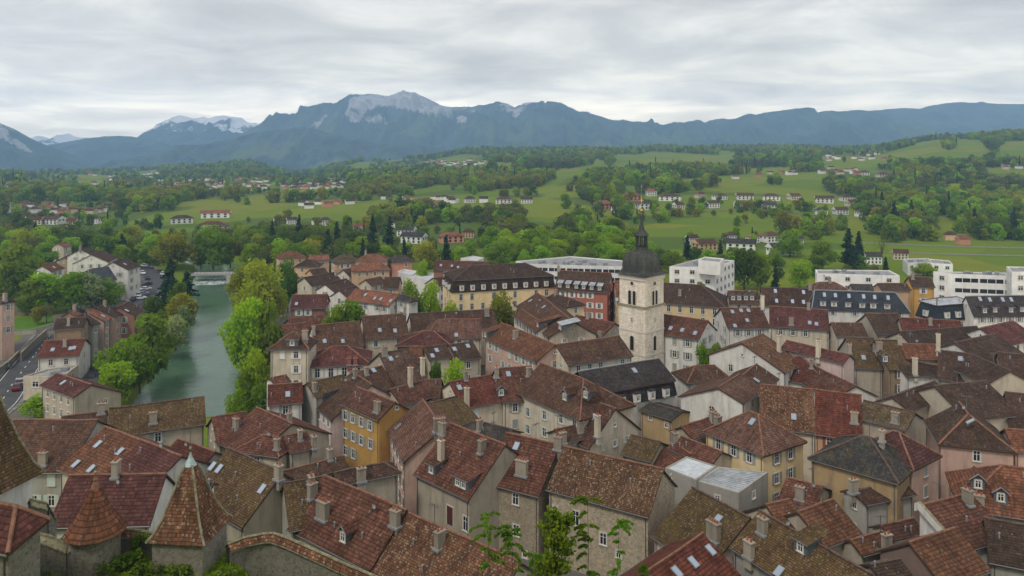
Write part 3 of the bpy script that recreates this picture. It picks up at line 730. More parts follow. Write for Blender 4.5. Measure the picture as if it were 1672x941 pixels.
    if mans:
        hgt, fl, mk = mans
        mm_ = MB()
        q0 = [pt(xA, tf, zf), pt(xB, tf, zf), pt(xB, -tb, zb), pt(xA, -tb, zb)]
        q1 = [pt(xA - fl, tf + fl, zf - hgt), pt(xB + fl, tf + fl, zf - hgt), pt(xB + fl, -tb - fl, zb - hgt), pt(xA - fl, -tb - fl, zb - hgt)]
        for i in range(4):
            j = (i + 1) % 4; ln = (q1[i] - q1[j]).length
            mm_.poly([loc(q0[i]), loc(q1[i]), loc(q1[j]), loc(q0[j])][::-1], 0, [(0, 0), (0, hgt), (ln, hgt), (ln, 0)][::-1]); bv_add([q0[i], q1[i], q1[j], q0[j]])
        mm_.poly([loc(q) - Vector((0, 0, 0.05)) for q in q1], 1)
        mm_.build('mansard', [RM[mk], M['gutter']], root)
        zf -= hgt + 0.02; zb -= hgt + 0.02; xA -= fl - 0.3; xB += fl - 0.3; tf += fl - 0.3; tb += fl - 0.3; zc = max(zf, zb)
        hipw = True
    else: hipw = False
    def W(s, t, z): return pt(s, t, z)
    LA, LB = xB - xA, 0
    def wpoly(pts):
        o = pts[0]; ax = (pts[1] - pts[0]).normalized()
        mbw.poly([loc(q) for q in pts], 0, [((q - o).dot(ax), q.z) for q in pts]); bv_add(pts)
    wpoly([W(xA, tf, zg), W(xB, tf, zg), W(xB, tf, zf), W(xA, tf, zf)])
    wpoly([W(xB, -tb, zg), W(xA, -tb, zg), W(xA, -tb, zb), W(xB, -tb, zb)])
    for s, sd, h_ in ((xB, 1, hB), (xA, -1, hA)):
        a = [W(s, tf, zg), W(s, -tb, zg), W(s, -tb, zb)]
        if h_ < 0.01 and not hipw: a.append(W(s, 0, zc))
        a.append(W(s, tf, zf))
        wpoly(a if sd > 0 else [a[1], a[0]] + a[:1:-1])
    wo = mbw.build('wall', [wallm], root)
    if parapet:                                             # a gable wall that stands proud of the roof under a coping
        s0 = -0.1 if parapet[0] == 'A' else Lr + 0.1
        pm = MB(); q = [W(s0, tf + 0.3, ze_f + 0.5), W(s0, 0, zr + 0.55), W(s0, -tb - 0.3, ze_b + 0.5)]
        k = u * 0.18
        for a, b in ((q[0], q[1]), (q[1], q[2])):
            lo = Vector((0, 0, -1.0))
            for pts in ([a - k, b - k, b - k + lo, a - k + lo], [b + k, a + k, a + k + lo, b + k + lo]): pm.poly([loc(x) for x in pts], 0)
            pm.poly([loc(x) + Vector((0, 0, .004)) for x in (a - k * 1.15, a + k * 1.15, b + k * 1.15, b - k * 1.15)], 1)
            pm.poly([loc(x) for x in (a - k, a + k, a + k + lo, a - k + lo)], 0)
        pm.build('parapet', [wallm, M['coping']], root)
    # downpipes
    if gut and Mid.y < 230:
        for s in (xA + 0.3, xB - 0.3):
            dp = MB(); dp.tube(loc(W(s, tf + 0.07, zf - 0.1)), loc(W(s, tf + 0.07, zg + 1)), 0.055, 5); dp.build('downpipe', [M['gutter']], root)
    # windows
    shc = sh
    if sh == 'auto': shc = random.choice(['sh_grey', 'sh_grey', 'sh_green', 'sh_brown', None, 'sh_white', None])
    far = Mid.y > 330
    def row(a, b, zt, nn, levels, sz, shx, spc=sp, mg=1.0):
        v = b - a; ln = v.length; v = v / ln
        k = int((ln - 2 * mg + spc * 0.4) / spc)
        if k < 1: k = 1 if ln > 2.2 else 0
        for i in range(k):
            s = ln / 2 + (i - (k - 1) / 2) * ((ln - 2 * mg) / max(k, 1) if k > 1 else 0)
            for lv in range(levels):
                z = zt - 0.55 - WSZ[sz][1] / 2 - lv * 2.95
                if z - 1.0 < base.z: continue
                if random.random() < (0.10 if win is None else 0.02): continue
                add_window(root, base, a + v * s + Vector((0, 0, z - a.z)) + nn * 0.004, nn, sz, shx, closed=(shx is not None and random.random() < 0.12))
    if win != 0:
        lv = rows
        row(W(xA, tf, zf), W(xB, tf, zf), zf, n, lv, wsize, shc); row(W(xB, -tb, zb), W(xA, -tb, zb), zb, -n, lv, wsize, shc)
        if gw:
            for s, sg, h_ in ((xA, -1, hA), (xB, 1, hB)):
                z0 = min(zf, zb)
                row(W(s, -tb * 0.9, z0), W(s, tf * 0.9, z0), z0, u * sg, lv, wsize if random.random() < .6 else 's', shc, sp * 1.25, 1.0)
                if h_ < 0.01 and not hipw and zr - zf > 2.4:
                    add_window(root, base, W(s, 0.0, zf + (zr - zf) * 0.42) + u * (0.004 * sg), u * sg, 'q', None)
    # single openings, placed where the photo shows them: 'f' front wall, 'A'/'B' gable ends
    def on_wall(x, y, wl):
        dd = Vector(((x - CX) / F, 1, -(y - HY) / F))
        o, nn = (W(xA, tf, zf), n) if wl == 'f' else (W(xA, 0, zf), -u) if wl == 'A' else (W(xB, 0, zf), u)
        q = cam_p + dd * ((o - cam_p).dot(nn) / dd.dot(nn))
        # keep it on the wall
        s_ = min(max((q - A).dot(u), xA + .7), xB - .7) if wl == 'f' else (xA if wl == 'A' else xB); t_ = tf if wl == 'f' else min(max((q - A).dot(n), -tb + .7), tf - .7)
        return W(s_, t_, q.z) + nn * .004, nn
    for q in wx:
        v, nn = on_wall(q[0], q[1], q[4] if len(q) > 4 else 'f')
        add_window(root, base, v, nn, q[2] if len(q) > 2 else 'n', q[3] if len(q) > 3 else None)
    for q in doors:
        v, nn = on_wall(q[0], q[1], q[2] if len(q) > 2 else 'f'); yy = math.atan2(nn.y, nn.x) - math.pi / 2
        db = MB(); db.box(tuple(loc(v)), (1.25, .10, 2.5), 0, yy)
        for k in (-.7, .7): db.box(tuple(loc(v) + Vector((math.cos(yy) * k, math.sin(yy) * k, 0))), (.16, .16, 2.7), 1, yy)
        db.box(tuple(loc(v) + Vector((0, 0, 1.33))), (1.6, .16, .16), 1, yy)
        db.build('door', [M['door'], M['surround']], root)
    # things on the roof, placed where the photo shows them
    def on_roof(x, y):
        dd = Vector(((x - CX) / F, 1, -(y - HY) / F)); den = dd.z + T * dd.dot(n)
        l_ = (zr - CAMZ + T * (A - cam_p).dot(n)) / den
        q = cam_p + dd * l_
        s = min(max((q - A).dot(u), -hA * 0.6), Lr + hB * 0.6); t = min(max((q - A).dot(n), 0.05), wf * 0.95)
        return pt(s, t, zr - T * t)
    yaw = math.atan2(u.y, u.x)
    if ch is None:
        ch = []
        for k in range(random.choice((1, 2, 2, 3, 3)) if Mid.y < 300 else random.choice((0, 1, 1))):
            s = Lr * random.uniform(0.08, 0.92); t = wf * random.uniform(-0.3, 0.45)
            ch.append(('w', pt(s, t, zr - T * abs(t)), random.choice((0, 0, 1, 1, 3))))
    for q in ch:
        if q[0] == 'w': v, k = q[1], q[2]
        else: v, k = on_roof(q[0], q[1]), (q[2] if len(q) > 2 else 1)
        o = obj('chimney', CHM[k], ro, loc(v) - Vector((0, 0, 0.1)), yaw + (math.pi / 2 if (k + int(abs(v.x) * 7)) % 3 == 0 else 0))
    if Mid.y < 250 and random.random() < 0.4:                # roof aerial
        v = pt(Lr * random.uniform(.1, .9), wf * random.uniform(-.1, .1), zr); am = MB(); am.tube((0, 0, -.3), (0, 0, 2.2), .05, 4); ca = random.uniform(0, 3.1)
        am.tube((-.7 * math.cos(ca), -.7 * math.sin(ca), 2.05), (.7 * math.cos(ca), .7 * math.sin(ca), 2.05), .035, 4)
        for k in range(5):
            t_ = -.6 + k * .3; q = Vector((t_ * math.cos(ca), t_ * math.sin(ca), 2.05)); e_ = Vector((-math.sin(ca), math.cos(ca), 0)) * .35; am.tube(q - e_, q + e_, .025, 4)
        obj('aerial', am.mesh('aerial', [M['gutter']]), ro, loc(v))
    if Mid.y < 260 and random.random() < 0.13:               # satellite dish by the ridge
        v = pt(Lr * random.uniform(.1, .9), wf * random.uniform(.05, .3), 0); v.z = zr - T * (v - A).dot(n) + .2
        am = MB(); am.tube((0, 0, -.4), (0, 0, .6), .03, 4); am.lathe([(0, 0), (.16, .03), (.28, .09), (.30, .11)], (0, 0, 0), 12, 1); 
        k0 = 4 * 4 + 8
        am.v = am.v[:k0] + [(x_ , -z_ - .1, y_ + .7) for x_, y_, z_ in am.v[k0:]]
        obj('satellite_dish', am.mesh('satellite_dish', [M['gutter'], M['sh_grey']]), ro, loc(v), random.uniform(-.8, .8))
    if Mid.y < 260:                                          # vent pipes
        for _ in range(random.choice((0, 1, 2))):
            t_ = wf * random.uniform(.15, .7); v = pt(Lr * random.uniform(.1, .9), t_, zr - T * t_); am = MB(); am.tube((0, 0, -.2), (0, 0, .55), .09, 6); am.tube((0, 0, .55), (0, 0, .68), .15, 6, 0, .05); obj('vent_pipe', am.mesh('vent_pipe', [M['lead']]), ro, loc(v))
    nsk = list(sk or ())
    if not nsk and sk != 0 and Mid.y < 340 and random.random() < 0.55 and p < 50:
        for k in range(random.choice((1, 1, 2, 3))):
            s = Lr * random.uniform(0.1, 0.9); t = wf * random.uniform(0.25, 0.8); nsk.append(('w', pt(s, t, zr - T * t)))
    from mathutils import Matrix
    for q in nsk:
        v = q[1] if q[0] == 'w' else on_roof(q[0], q[1])
        o = obj('skylight', SKYL, ro, loc(v) + Vector((0, 0, 0.10)))
        nz_ = (n * math.sin(R(p)) + Vector((0, 0, math.cos(R(p))))).normalized(); yv = (n * math.cos(R(p)) - Vector((0, 0, math.sin(R(p))))).normalized() * -1
        xv = yv.cross(nz_)
        o.rotation_euler = Matrix((xv, yv, nz_)).transposed().to_euler()
    for q in dm:
        v = on_roof(q[0], q[1]); kind = q[2] if len(q) > 2 else dmk; wd = q[3] if len(q) > 3 else 1.5
        dmb = MB(); hh = 1.5; bk = hh / T; rd = 0.0
        lo = loc(v)
        def D(x, y, z): return lo + u * x + n * y + Vector((0, 0, z))
        x = wd / 2
        cm = 1
        dmb.poly([D(-x, 0, -0.2), D(x, 0, -0.2), D(x, 0, hh), D(-x, 0, hh)] if kind != 'gable' else [D(-x, 0, -0.2), D(x, 0, -0.2), D(x, 0, hh), D(0, 0, hh + 0.55), D(-x, 0, hh)], cm)
        for sx in (-x, x): dmb.poly([D(sx, 0, -0.2), D(sx, 0, hh), D(sx, -bk, hh)], cm)
        o_ = 0.28
        if kind == 'gable':
            bk2 = (hh + 0.55) / T
            for sg in (-1, 1):
                dmb.poly([D(sg * (x + o_), o_, hh - 0.22), D(0, o_, hh + 0.6), D(0, -bk2, hh + 0.6), D(sg * (x + o_), -bk, hh - 0.22)], 0, [(0, 1.2), (0, 0), (3, 0), (3, 1.2)])
                dmb.tube(D(sg * (x + o_), o_, hh - 0.24), D(0, o_, hh + 0.58), 0.06, 4, 2)
        else:
            t2 = 0.18; bk2 = (hh + 0.3) / (T - t2) if T > t2 + 0.1 else 4
            dmb.poly([D(-x - o_, o_, hh - t2 * o_), D(x + o_, o_, hh - t2 * o_), D(x + o_, -bk2, hh + t2 * bk2 + .02), D(-x - o_, -bk2, hh + t2 * bk2 + .02)], 0, [(0, bk2), (wd, bk2), (wd, 0), (0, 0)])
            dmb.poly([D(-x - o_, o_, hh - t2 * o_ - .1), D(x + o_, o_, hh - t2 * o_ - .1), D(x + o_, o_, hh - t2 * o_), D(-x - o_, o_, hh - t2 * o_)], 2)
            for sx in (-x, x): dmb.poly([D(sx, 0, hh), D(sx, -bk, hh), D(sx, -bk2, hh + t2 * bk2)], cm)
        do = dmb.build('dormer', [mats[0] if kind != 'zinc' else M['zincroof'], M['dormerwood'] if kind != 'white' else WM['white'], M['lead']], root)
        for k in range(max(1, int(wd / 1.3))):
            kk = max(1, int(wd / 1.3)); xx = (k - (kk - 1) / 2) * 1.15
            wn = obj('window', WIN['s'][0], do, D(xx, 0.01, hh * 0.5), math.atan2(n.y, n.x) - math.pi / 2); obj('pane', WIN['s'][1], wn)
    if mans and mans[0] > 1.5:
        hgt, fl, mk = mans
        for a, b, t, nn in ((pt(-hA, wf, ze_f), pt(Lr + hB, wf, ze_f), 1, n), (pt(-hA, wf, ze_f), pt(-hA, -wb, ze_f), 1, -u), (pt(Lr + hB, -wb, ze_f), pt(Lr + hB, wf, ze_f), 1, u)):
            if nn.dot(cam_p - a) <= 0: continue
            v = b - a; ln = v.length; v = v / ln; k = int((ln - 1.5) / 3.4)
            for i in range(k):
                s = ln / 2 + (i - (k - 1) / 2) * (ln - 2) / k
                c0 = a + v * s - nn * (iw - fl * 0.62) + Vector((0, 0, -hgt * 0.62))
                dmb = MB(); yy = math.atan2(nn.y, nn.x) - math.pi / 2
                dmb.box(tuple(loc(c0) + nn * 0.1), (1.25, 1.3, 1.7), 0, yy); dmb.box(tuple(loc(c0) + nn * 0.14 + Vector((0, 0, 0.95))), (1.5, 1.5, 0.22), 1, yy, 0.8)
                do = dmb.build('dormer', [M['frame'], RM[mk]], root)
                wn = obj('window', WIN['s'][0], do, loc(c0) + nn * 0.755, yy); obj('pane', WIN['s'][1], wn)
    HOUSES.append((root, A, B, n, wf))
    return dict(root=root, A=A, B=B, u=u, n=n, wf=wf, zf=zf, base=base, roof=ro, W=W, pt=pt, xA=xA, xB=xB, tf=tf, tb=tb, on_roof=on_roof)

def flat_block(label, pts, z, wall='mod', roof='flatroof', rows=3, bands=False, cat='building', name='flat_roofed_building', group=None, boxes=0, sp=3.2, wsize='w', rim=0.35, base_z=None, tilt=None, win=True, sh=None):
    """flat-roofed block: roof corners seen in the photo, at height z"""
    zs = z if isinstance(z, (list, tuple)) else [z] * len(pts)
    c = [P(x, y, zz) for (x, y), zz in zip(pts, zs)]
    ar = sum(c[i].x * c[(i + 1) % len(c)].y - c[(i + 1) % len(c)].x * c[i].y for i in range(len(c)))
    if ar < 0: c = c[::-1]
    ce = sum(c, Vector()) / len(c); gz = ground1(ce.x, ce.y) if base_z is None else base_z
    base = Vector((ce.x, ce.y, gz)); root = thing(name, base, label, cat, group)
    mb = MB(); k = len(c); up = Vector((0, 0, rim))
    inn = [q + (ce - q).normalized() * 0.45 for q in c]
    mb.poly([q - base for q in inn], 0, [(q.x, q.y) for q in inn]); bv_add(c)
    for i in range(k):
        j = (i + 1) % k
        mb.poly([inn[j] - base, inn[j] + up - base, inn[i] + up - base, inn[i] - base], 1)
        mb.poly([c[i] + up - base, c[j] + up - base, inn[j] + up - base, inn[i] + up - base], 1)
    if roof in ('zincroof', 'whiteroof') and k == 4:
        nn_ = max(4, int((inn[1] - inn[0]).length / .55))
        for q in range(1, nn_):
            a_, b_ = inn[0].lerp(inn[1], q / nn_), inn[3].lerp(inn[2], q / nn_); mb.tube(a_ - base + Vector((0, 0, .03)), b_ - base + Vector((0, 0, .03)), .045, 4, 0, cap=False)
    rnd = random.Random(len(label))
    for q in range(boxes):
        a, b, t = rnd.random(), rnd.random(), c[0].lerp(c[1], rnd.uniform(.1, .9)).lerp(c[-1].lerp(c[2 % k], rnd.uniform(.1, .9)), rnd.uniform(.2, .8))
        mb.box((t.x - base.x, t.y - base.y, t.z - base.z + .4), (rnd.uniform(.6, 2.2), rnd.uniform(.6, 1.6), rnd.uniform(.6, 1.5)), 2, rnd.random())
    mb.build('roof', [M[roof] if roof in M else RM[roof], WM[wall], M['metal']], root)
    wb = MB(); dn = []
    for i in range(k):
        j = (i + 1) % k; a, b = c[i], c[j]; nn = Vector(((b - a).y, -(b - a).x, 0)).normalized(); ln = (b - a).length; v = (b - a) / ln
        q = [Vector((a.x, a.y, gz - 1)), Vector((b.x, b.y, gz - 1)), b + up, a + up]
        wb.poly([x - base for x in q], 0, [(0, q[0].z), (ln, q[0].z), (ln, q[2].z), (0, q[3].z)]); bv_add(q)
        if nn.dot(Vector((0, 0, CAMZ)) - a) <= 0 or not win: continue
        if bands and ln > 14:
            for lv in range(rows):
                zc_ = min(a.z, b.z) - 1.5 - lv * 3.1
                if zc_ - 1 < gz: break
                m2 = MB(); nb = int((ln - 2) / 2.2); yy = math.atan2(v.y, v.x)
                o0 = a + v * 1.0 + nn * 0.01; o1 = b - v * 1.0 + nn * 0.01
                A_, B_ = Vector((o0.x, o0.y, zc_)), Vector((o1.x, o1.y, zc_)); up2 = Vector((0, 0, .62))
                m2.poly([x - base for x in (A_ - up2, B_ - up2, B_ + up2, A_ + up2)], 0)
                for t in range(nb + 1):
                    q_ = A_.lerp(B_, t / nb) - base; m2.box(tuple(q_), (0.16 if t % 3 else 0.5, 0.08, 1.24), 1, yy)
                m2.build('window_band', [M['glass'], M['frame']], root)
        else:
            kk = max(1, int((ln - 1.2) / sp)) if ln > 2.4 else 0
            for s in range(kk):
                for lv in range(rows):
                    zc_ = min(a.z, b.z) - 1.35 - lv * 3.0
                    if zc_ - 0.9 < gz: break
                    add_window(root, base, a.lerp(b, (s + .5) / kk) + Vector((0, 0, zc_ - a.lerp(b, (s + .5) / kk).z)) + nn * 0.004, nn, wsize, sh)
    wb.build('wall', [WM[wall]], root)
    return dict(root=root, c=c, base=base)
# ---------------------------------------------------------------- the old town, traced roof by roof
H = house
# --- lower left, under the castle
H('low dark red tiled roof in the bottom left corner below the white castle tower', -70, 812, 26, 828, 52, 912, 'maroon', 'darkstone', zr=31, p=44, hip=(0, .8), ch=[], sk=0, win=0, back=.6)
H('long house with weathered brown roof between the two castle turrets', 112, 777, 272, 774, 248, 858, 'maroon', 'white', zr=18, p=40, ch=[(197, 757, 1)], sk=0, win=0)
H('orange tiled roof with four skylights left of the pointed castle turret', 170, 697, 232, 719, 97, 768, 'orange', 'beige', zr=15, p=30, ch=[], sk=[(160, 727), (196, 739), (124, 759), (149, 767)], win=0)
H('mossy half and dark red roof adjoining the orange skylight roof', 232, 719, 297, 745, 190, 792, 'maroon', 'white', zr=15, p=30, ch=[], sk=0, win=0)
H('wide brown roof with a mossy right corner left of the orange skylight roof', 0, 686, 160, 686, 70, 772, 'brown', 'grey', zr=14, p=30, ch=[(70, 758, 1)], sk=0)
H('long mossy ridged house on the near bank at the end of the river', 178, 668, 334, 648, 346, 691, 'mossy', 'beige', zr=13, p=32, ch=[(250, 690, 1)], sk=0, sp=9)
H('low brown roof left of the house at the end of the river', 100, 681, 176, 671, 165, 694, 'brown', 'grey', zr=11, p=28, ch=[(165, 675, 1)], sk=0)
H('red brown roof right of the house at the end of the river', 345, 682, 402, 672, 385, 722, 'redbrown', 'beige', zr=12, p=30, ch=[], sk=0)
H('small red roof directly behind the tip of the pointed castle turret', 290, 716, 352, 738, 300, 782, 'red', 'grey', zr=13.5, p=32, ch=[], sk=0, win=0)
H('big brown roof with mossy ridge right of the pointed castle turret', 372, 731, 462, 772, 418, 876, 'mossy', 'beige', zr=15, p=40, ch=[(462, 785, 1)], sk=[(347, 763), (358, 767), (428, 800)], win=0)
H('brown roof with yellow lichen strip behind the tiled castle wall', 462, 790, 529, 778, 448, 873, 'mossy', 'grey', zr=14.6, p=37, ch=[(508, 800, 1)], sk=0, win=0)
H('steep dark brown roof with tall chimneys and tiny grey dormer at bottom', 529, 776, 664, 833, 593, 928, 'redbrown', 'beige', zr=15, p=40, ch=[(527, 846, 2), (645, 858, 1), (510, 812, 1)], sk=0, dm=[(560, 888, 'gable', 1.1)], win=0)
H('bright mottled orange and white tiled roof at the bottom centre', 664, 836, 850, 918, 593, 930, 'mottle', 'beige', zr=14.6, p=38, ch=[(718, 893, 1)], sk=0, win=0)
H('dark brown roof below the ochre yellow house', 462, 770, 560, 744, 470, 790, 'brown', 'grey', zr=11, p=26, ch=[(538, 750, 0)], sk=0, win=0)
H('dark hipped roof with glass lantern below the ochre yellow house', 545, 772, 628, 756, 560, 792, 'dark', 'beige', zr=12, p=30, hip=(0, 1), ch=[(590, 785, 1)], sk=0, win=0)
hD = H('house with beige gable, arched window and two dormers under a red roof', 735, 691, 826, 726, 783, 826, 'redbrown', 'beige', zr=14.5, p=38, ch=[(720, 758, 4), (787, 738, 1), (713, 705, 1)], sk=0, dm=[(704, 775, 'shed', 1.7), (752, 798, 'shed', 3.0)], win=0, wx=[(762, 856, 't', None)], doors=[(735, 842)])
H('stone house with plain brown roof and tall chimney at lower centre', 826, 707, 914, 726, 874, 810, 'redbrown', 'stone', zr=14, p=38, ch=[(852, 775, 2), (912, 733, 1)], sk=[(843, 730)], win=0, wx=[(803, 803), (842, 815), (803, 860), (843, 866), (857, 905, 's'), (812, 905, 's')])
H('stone house with heavily speckled mossy roof and pink gable at lower centre', 921, 729, 1084, 767, 1041, 840, 'mottle', 'stone', zr=14, p=38, ch=[], sk=0, win=0, wx=[(907, 832, 's'), (940, 846, 't'), (925, 890), (985, 880), (1010, 905, 's'), (1095, 779, 'q', None, 'B')])
H('mossy hipped roof with red right end below the tin roofed block', 1130, 796, 1225, 846, 1051, 868, 'mossy', 'pale_pink', zr=12.5, p=32, ch=[(1165, 880, 2)], sk=[(1172, 850)], win=0)
H('red tiled roof with three skylights at the bottom right of centre', 1148, 871, 1050, 938, 1213, 939, 'red', 'grey', zr=13, p=32, ch=[], sk=[(1160, 900), (1132, 920), (1105, 936)], win=0)
H('dark mossy roof with white capped chimney at bottom right of centre', 1240, 834, 1425, 939, 1190, 892, 'mossy', 'grey', zr=13.5, p=34, ch=[(1210, 925, 1), (1245, 870, 1)], sk=[(1272, 935)], dm=[(1307, 905, 'shed', 1.8)], win=0)
H('orange red roof with clean tile rows left of the grey gabled house', 1302, 836, 1361, 815, 1416, 868, 'orange', 'beige', zr=11, p=32, ch=[], sk=0, win=0)
H('small orange roof piece left of the clean orange red roof', 1250, 824, 1290, 815, 1326, 886, 'orange', 'beige', zr=10.6, p=32, ch=[], sk=0, win=0)
H('bright orange striped roof with brown plaster gable at bottom right', 1484, 886, 1559, 861, 1621, 931, 'orange', 'brownw', zr=12, p=34, ch=[], sk=0, win=0)
H('house with sloping white parapet wall at bottom right', 1502, 826, 1585, 806, 1634, 884, 'redbrown', 'white', zr=13, p=28, ch=[(1580, 822, 1)], sk=0, win=0, parapet='A', back=.12)
H('dark slate hipped roof over ochre walls at right', 1408, 711, 1420, 714, 1390, 769, 'greyslate', 'dullochre', zr=14.5, p=30, hip=(1, 1), ch=[(1440, 720, 0)], sk=0, win=0, ridge='ridge_d')
H('purple red hipped roof on a pink house with grey shutters at right', 1458, 704, 1468, 707, 1530, 781, 'maroon', 'pink', zr=14.5, p=36, hip=(1, 1), ch=[], sk=0, sh='sh_grey', sp=3.2)
H('grey gabled house with low dark roof and three small windows at right', 1393, 803, 1474, 786, 1420, 824, 'dark', 'grey', zr=9.5, p=20, ch=[(1360, 805, 1)], sk=0, sh=None, wsize='s')
H('small brown roof with white chimney below the slate hipped roof', 1284, 779, 1345, 795, 1262, 815, 'redbrown', 'beige', zr=9.5, p=26, ch=[(1306, 815, 1)], sk=0, win=0)
H('brown hipped roof on a pale pink house near the right edge', 1566, 657, 1581, 676, 1515, 698, 'brown', 'pink', zr=15, p=34, hip=(0, 1), ch=[], sk=[(1610, 722)], sh=None, sp=6)
H('brown roof with two gabled dormers at the lower right edge', 1636, 760, 1740, 774, 1610, 838, 'orange', 'beige', zr=14, p=36, hip=(1, 0), ch=[(1583, 828, 1)], sk=0, dm=[(1634, 822), (1597, 800)])
H('dark roof in the bottom right corner', 1606, 846, 1720, 866, 1650, 925, 'dark', 'grey', zr=12.5, p=34, ch=[], sk=0, win=0)
H('small orange roof beside the short white chimney at lower right', 1388, 882, 1442, 868, 1432, 902, 'orange', 'beige', zr=9, p=28, ch=[(1448, 896, 1)], sk=0, win=0)
H('little brown roof squeezed against the white parapet wall', 1438, 858, 1492, 846, 1478, 880, 'redbrown', 'beige', zr=9, p=28, ch=[], sk=0, win=0)
H('dark roof between the orange striped roof and the mossy roof', 1420, 922, 1470, 912, 1440, 950, 'dark', 'grey', zr=11, p=28, ch=[], sk=0, win=0)
H('white stair block with slate roof tucked behind the pointed castle turret', 322, 787, 350, 789, 362, 802, 'slate', 'white', zr=23.3, p=22, ch=[], sk=0, win=0, wx=[(372, 885, 's', None, 'B')], gut=False)
# --- right, middle distance
H('pale stone tiled roof above the slate hipped roof', 1410, 654, 1495, 674, 1522, 714, 'tan', 'beige', zr=13, p=26, ch=[(1462, 690, 1)], sk=0, win=0)
H('bright red roof with fine tile rows right of the mottled red roof', 1331, 636, 1407, 645, 1314, 707, 'red', 'peach', zr=14, p=36, ch=[(1395, 690, 1)], sk=0, sh='sh_red')
H('mottled red roof above the yellow walled pyramid roof house', 1240, 628, 1328, 636, 1310, 706, 'mottle', 'cream', zr=14, p=36, ch=[], sk=[(1296, 682)], win=0)
H('brown pyramid roof on a yellow house right of the tin roofs', 1224, 672, 1238, 677, 1221, 735, 'pinkbrown', 'yellow', zr=14.5, p=36, hip=(1, 1), ch=[], sk=[(1228, 690)], sh='sh_grey')
flat_block('flat white sheet metal roof beside the grey metal roof', [(1086, 765), (1121, 746), (1171, 762), (1136, 785)], 10, 'grey', 'whiteroof', 2, name='town_house', cat='house', group='old town houses with tiled roofs', rim=.08, win=False)
flat_block('grey sheet metal roof with a dormer opening right of the white one', [(1138, 786), (1172, 763), (1254, 772), (1206, 806)], [9.6, 10, 9.8, 9.2], 'grey', 'zincroof', 2, name='town_house', cat='house', group='old town houses with tiled roofs', rim=.08, sp=4, wsize='s')
H('low yellow mossed roof behind the speckled stone house', 1030, 710, 1080, 722, 1000, 738, 'mossy', 'beige', zr=9.5, p=26, ch=[], sk=0, win=0)
H('low red brown roof behind the white metal roof', 1100, 722, 1128, 742, 1047, 750, 'redbrown', 'beige', zr=9, p=26, ch=[(1104, 722, 1)], sk=0, win=0)
H('crooked red roof left of three chimneys', 1112, 697, 1158, 682, 1150, 712, 'redbrown', 'beige', zr=11, p=28, ch=[(1166, 690, 1), (1188, 692, 1), (1212, 672, 1)], sk=0, win=0)
H('long low red roof above the grey metal roof', 1112, 712, 1180, 738, 1120, 745, 'redbrown', 'beige', zr=10, p=26, ch=[], sk=0, win=0)
H('low ochre walled annexe with grey roof beside the white gabled house', 1060, 657, 1114, 673, 1096, 686, 'greyslate', 'dullochre', zr=8, p=12, back=1.1, ch=[], sk=0, win=0, wx=[(1062, 682, 's'), (1088, 694, 's')])
H('white gabled house with one window right of the black roofed house', 1172, 633, 1208, 611, 1223, 654, 'pinkbrown', 'white', zr=13, p=22, back=1.6, ch=[], sk=0, sh=None, sp=5)
H('small brown hipped roof behind the white gabled house', 1136, 598, 1166, 596, 1178, 622, 'brown', 'white', zr=11, p=30, hip=(1, .6), ch=[], sk=0, win=0)
H('big white gabled house with dark wooden balcony right of the church tower', 1211, 560, 1246, 545, 1304, 598, 'mottle', 'white', zr=15, p=26, ch=[(1272, 574, 4)], sk=0, sh=None, sp=5, back=.85)
H('brown roof between the white gabled house and the mottled red roof', 1212, 613, 1236, 594, 1256, 634, 'brown', 'beige', zr=12.5, p=28, ch=[], sk=[(1235, 622)], win=0)
H('maroon roof over a long pale pink wall at right', 1284, 556, 1388, 580, 1350, 587, 'maroon', 'pale_pink', zr=14, p=30, ch=[(1323, 600, 4)], sk=0, win=0)
H('red pyramid roof beside a white chimney at right', 1300, 582, 1309, 583, 1303, 625, 'red', 'white', zr=12, p=34, hip=(1, 1), ch=[(1325, 600, 1)], sk=0, win=0)
H('low pink tiled roof below the long pale pink wall', 1327, 597, 1398, 630, 1345, 645, 'redbrown', 'white', zr=10.5, p=26, ch=[], sk=0, win=0)
H('narrow grey house with arched loggias and a blue dormer', 1428, 556, 1467, 556, 1441, 603, 'mossy', 'tan', zr=15, p=36, ch=[(1428, 572, 1)], sk=0, dm=[(1442, 592, 'gable', 1.2)], sh='sh_brown', sp=2.6)
H('bright orange roof right of the narrow loggia house', 1468, 561, 1530, 563, 1500, 586, 'orange', 'tan', zr=14.5, p=30, ch=[(1468, 560, 0)], sk=0, win=0)
H('mossy orange roof left of the narrow loggia house', 1380, 551, 1427, 553, 1421, 602, 'mossy', 'beige', zr=14.5, p=32, ch=[(1376, 575, 1), (1428, 572, 0)], sk=[(1410, 585)], win=0)
H('dark roof over a stub of white wall right of the loggia house', 1460, 588, 1530, 585, 1490, 615, 'dark', 'white', zr=12, p=30, ch=[(1494, 612, 4)], sk=0, win=0)
H('dark speckled roof with a white skylight at right', 1532, 572, 1590, 579, 1552, 622, 'dark', 'beige', zr=14, p=32, ch=[(1532, 570, 4)], sk=[(1568, 587)], win=0)
H('white gable with three arched openings at right', 1558, 560, 1625, 545, 1655, 592, 'dark', 'white', zr=14.5, p=26, ch=[], sk=0, sh=None)
H('very dark roof below the narrow loggia house', 1456, 648, 1527, 622, 1490, 672, 'dark', 'beige', zr=11.5, p=28, ch=[], sk=0, win=0)
H('dark roof with beige gable above the pale stone tiled roof', 1525, 630, 1610, 622, 1655, 680, 'dark', 'beige', zr=13.5, p=26, ch=[], sk=0, sh=None, win=0)
H('long dark brown roof sloping towards the right edge', 1588, 579, 1650, 606, 1672, 660, 'dark', 'beige', zr=14, p=28, ch=[], sk=0, win=0)
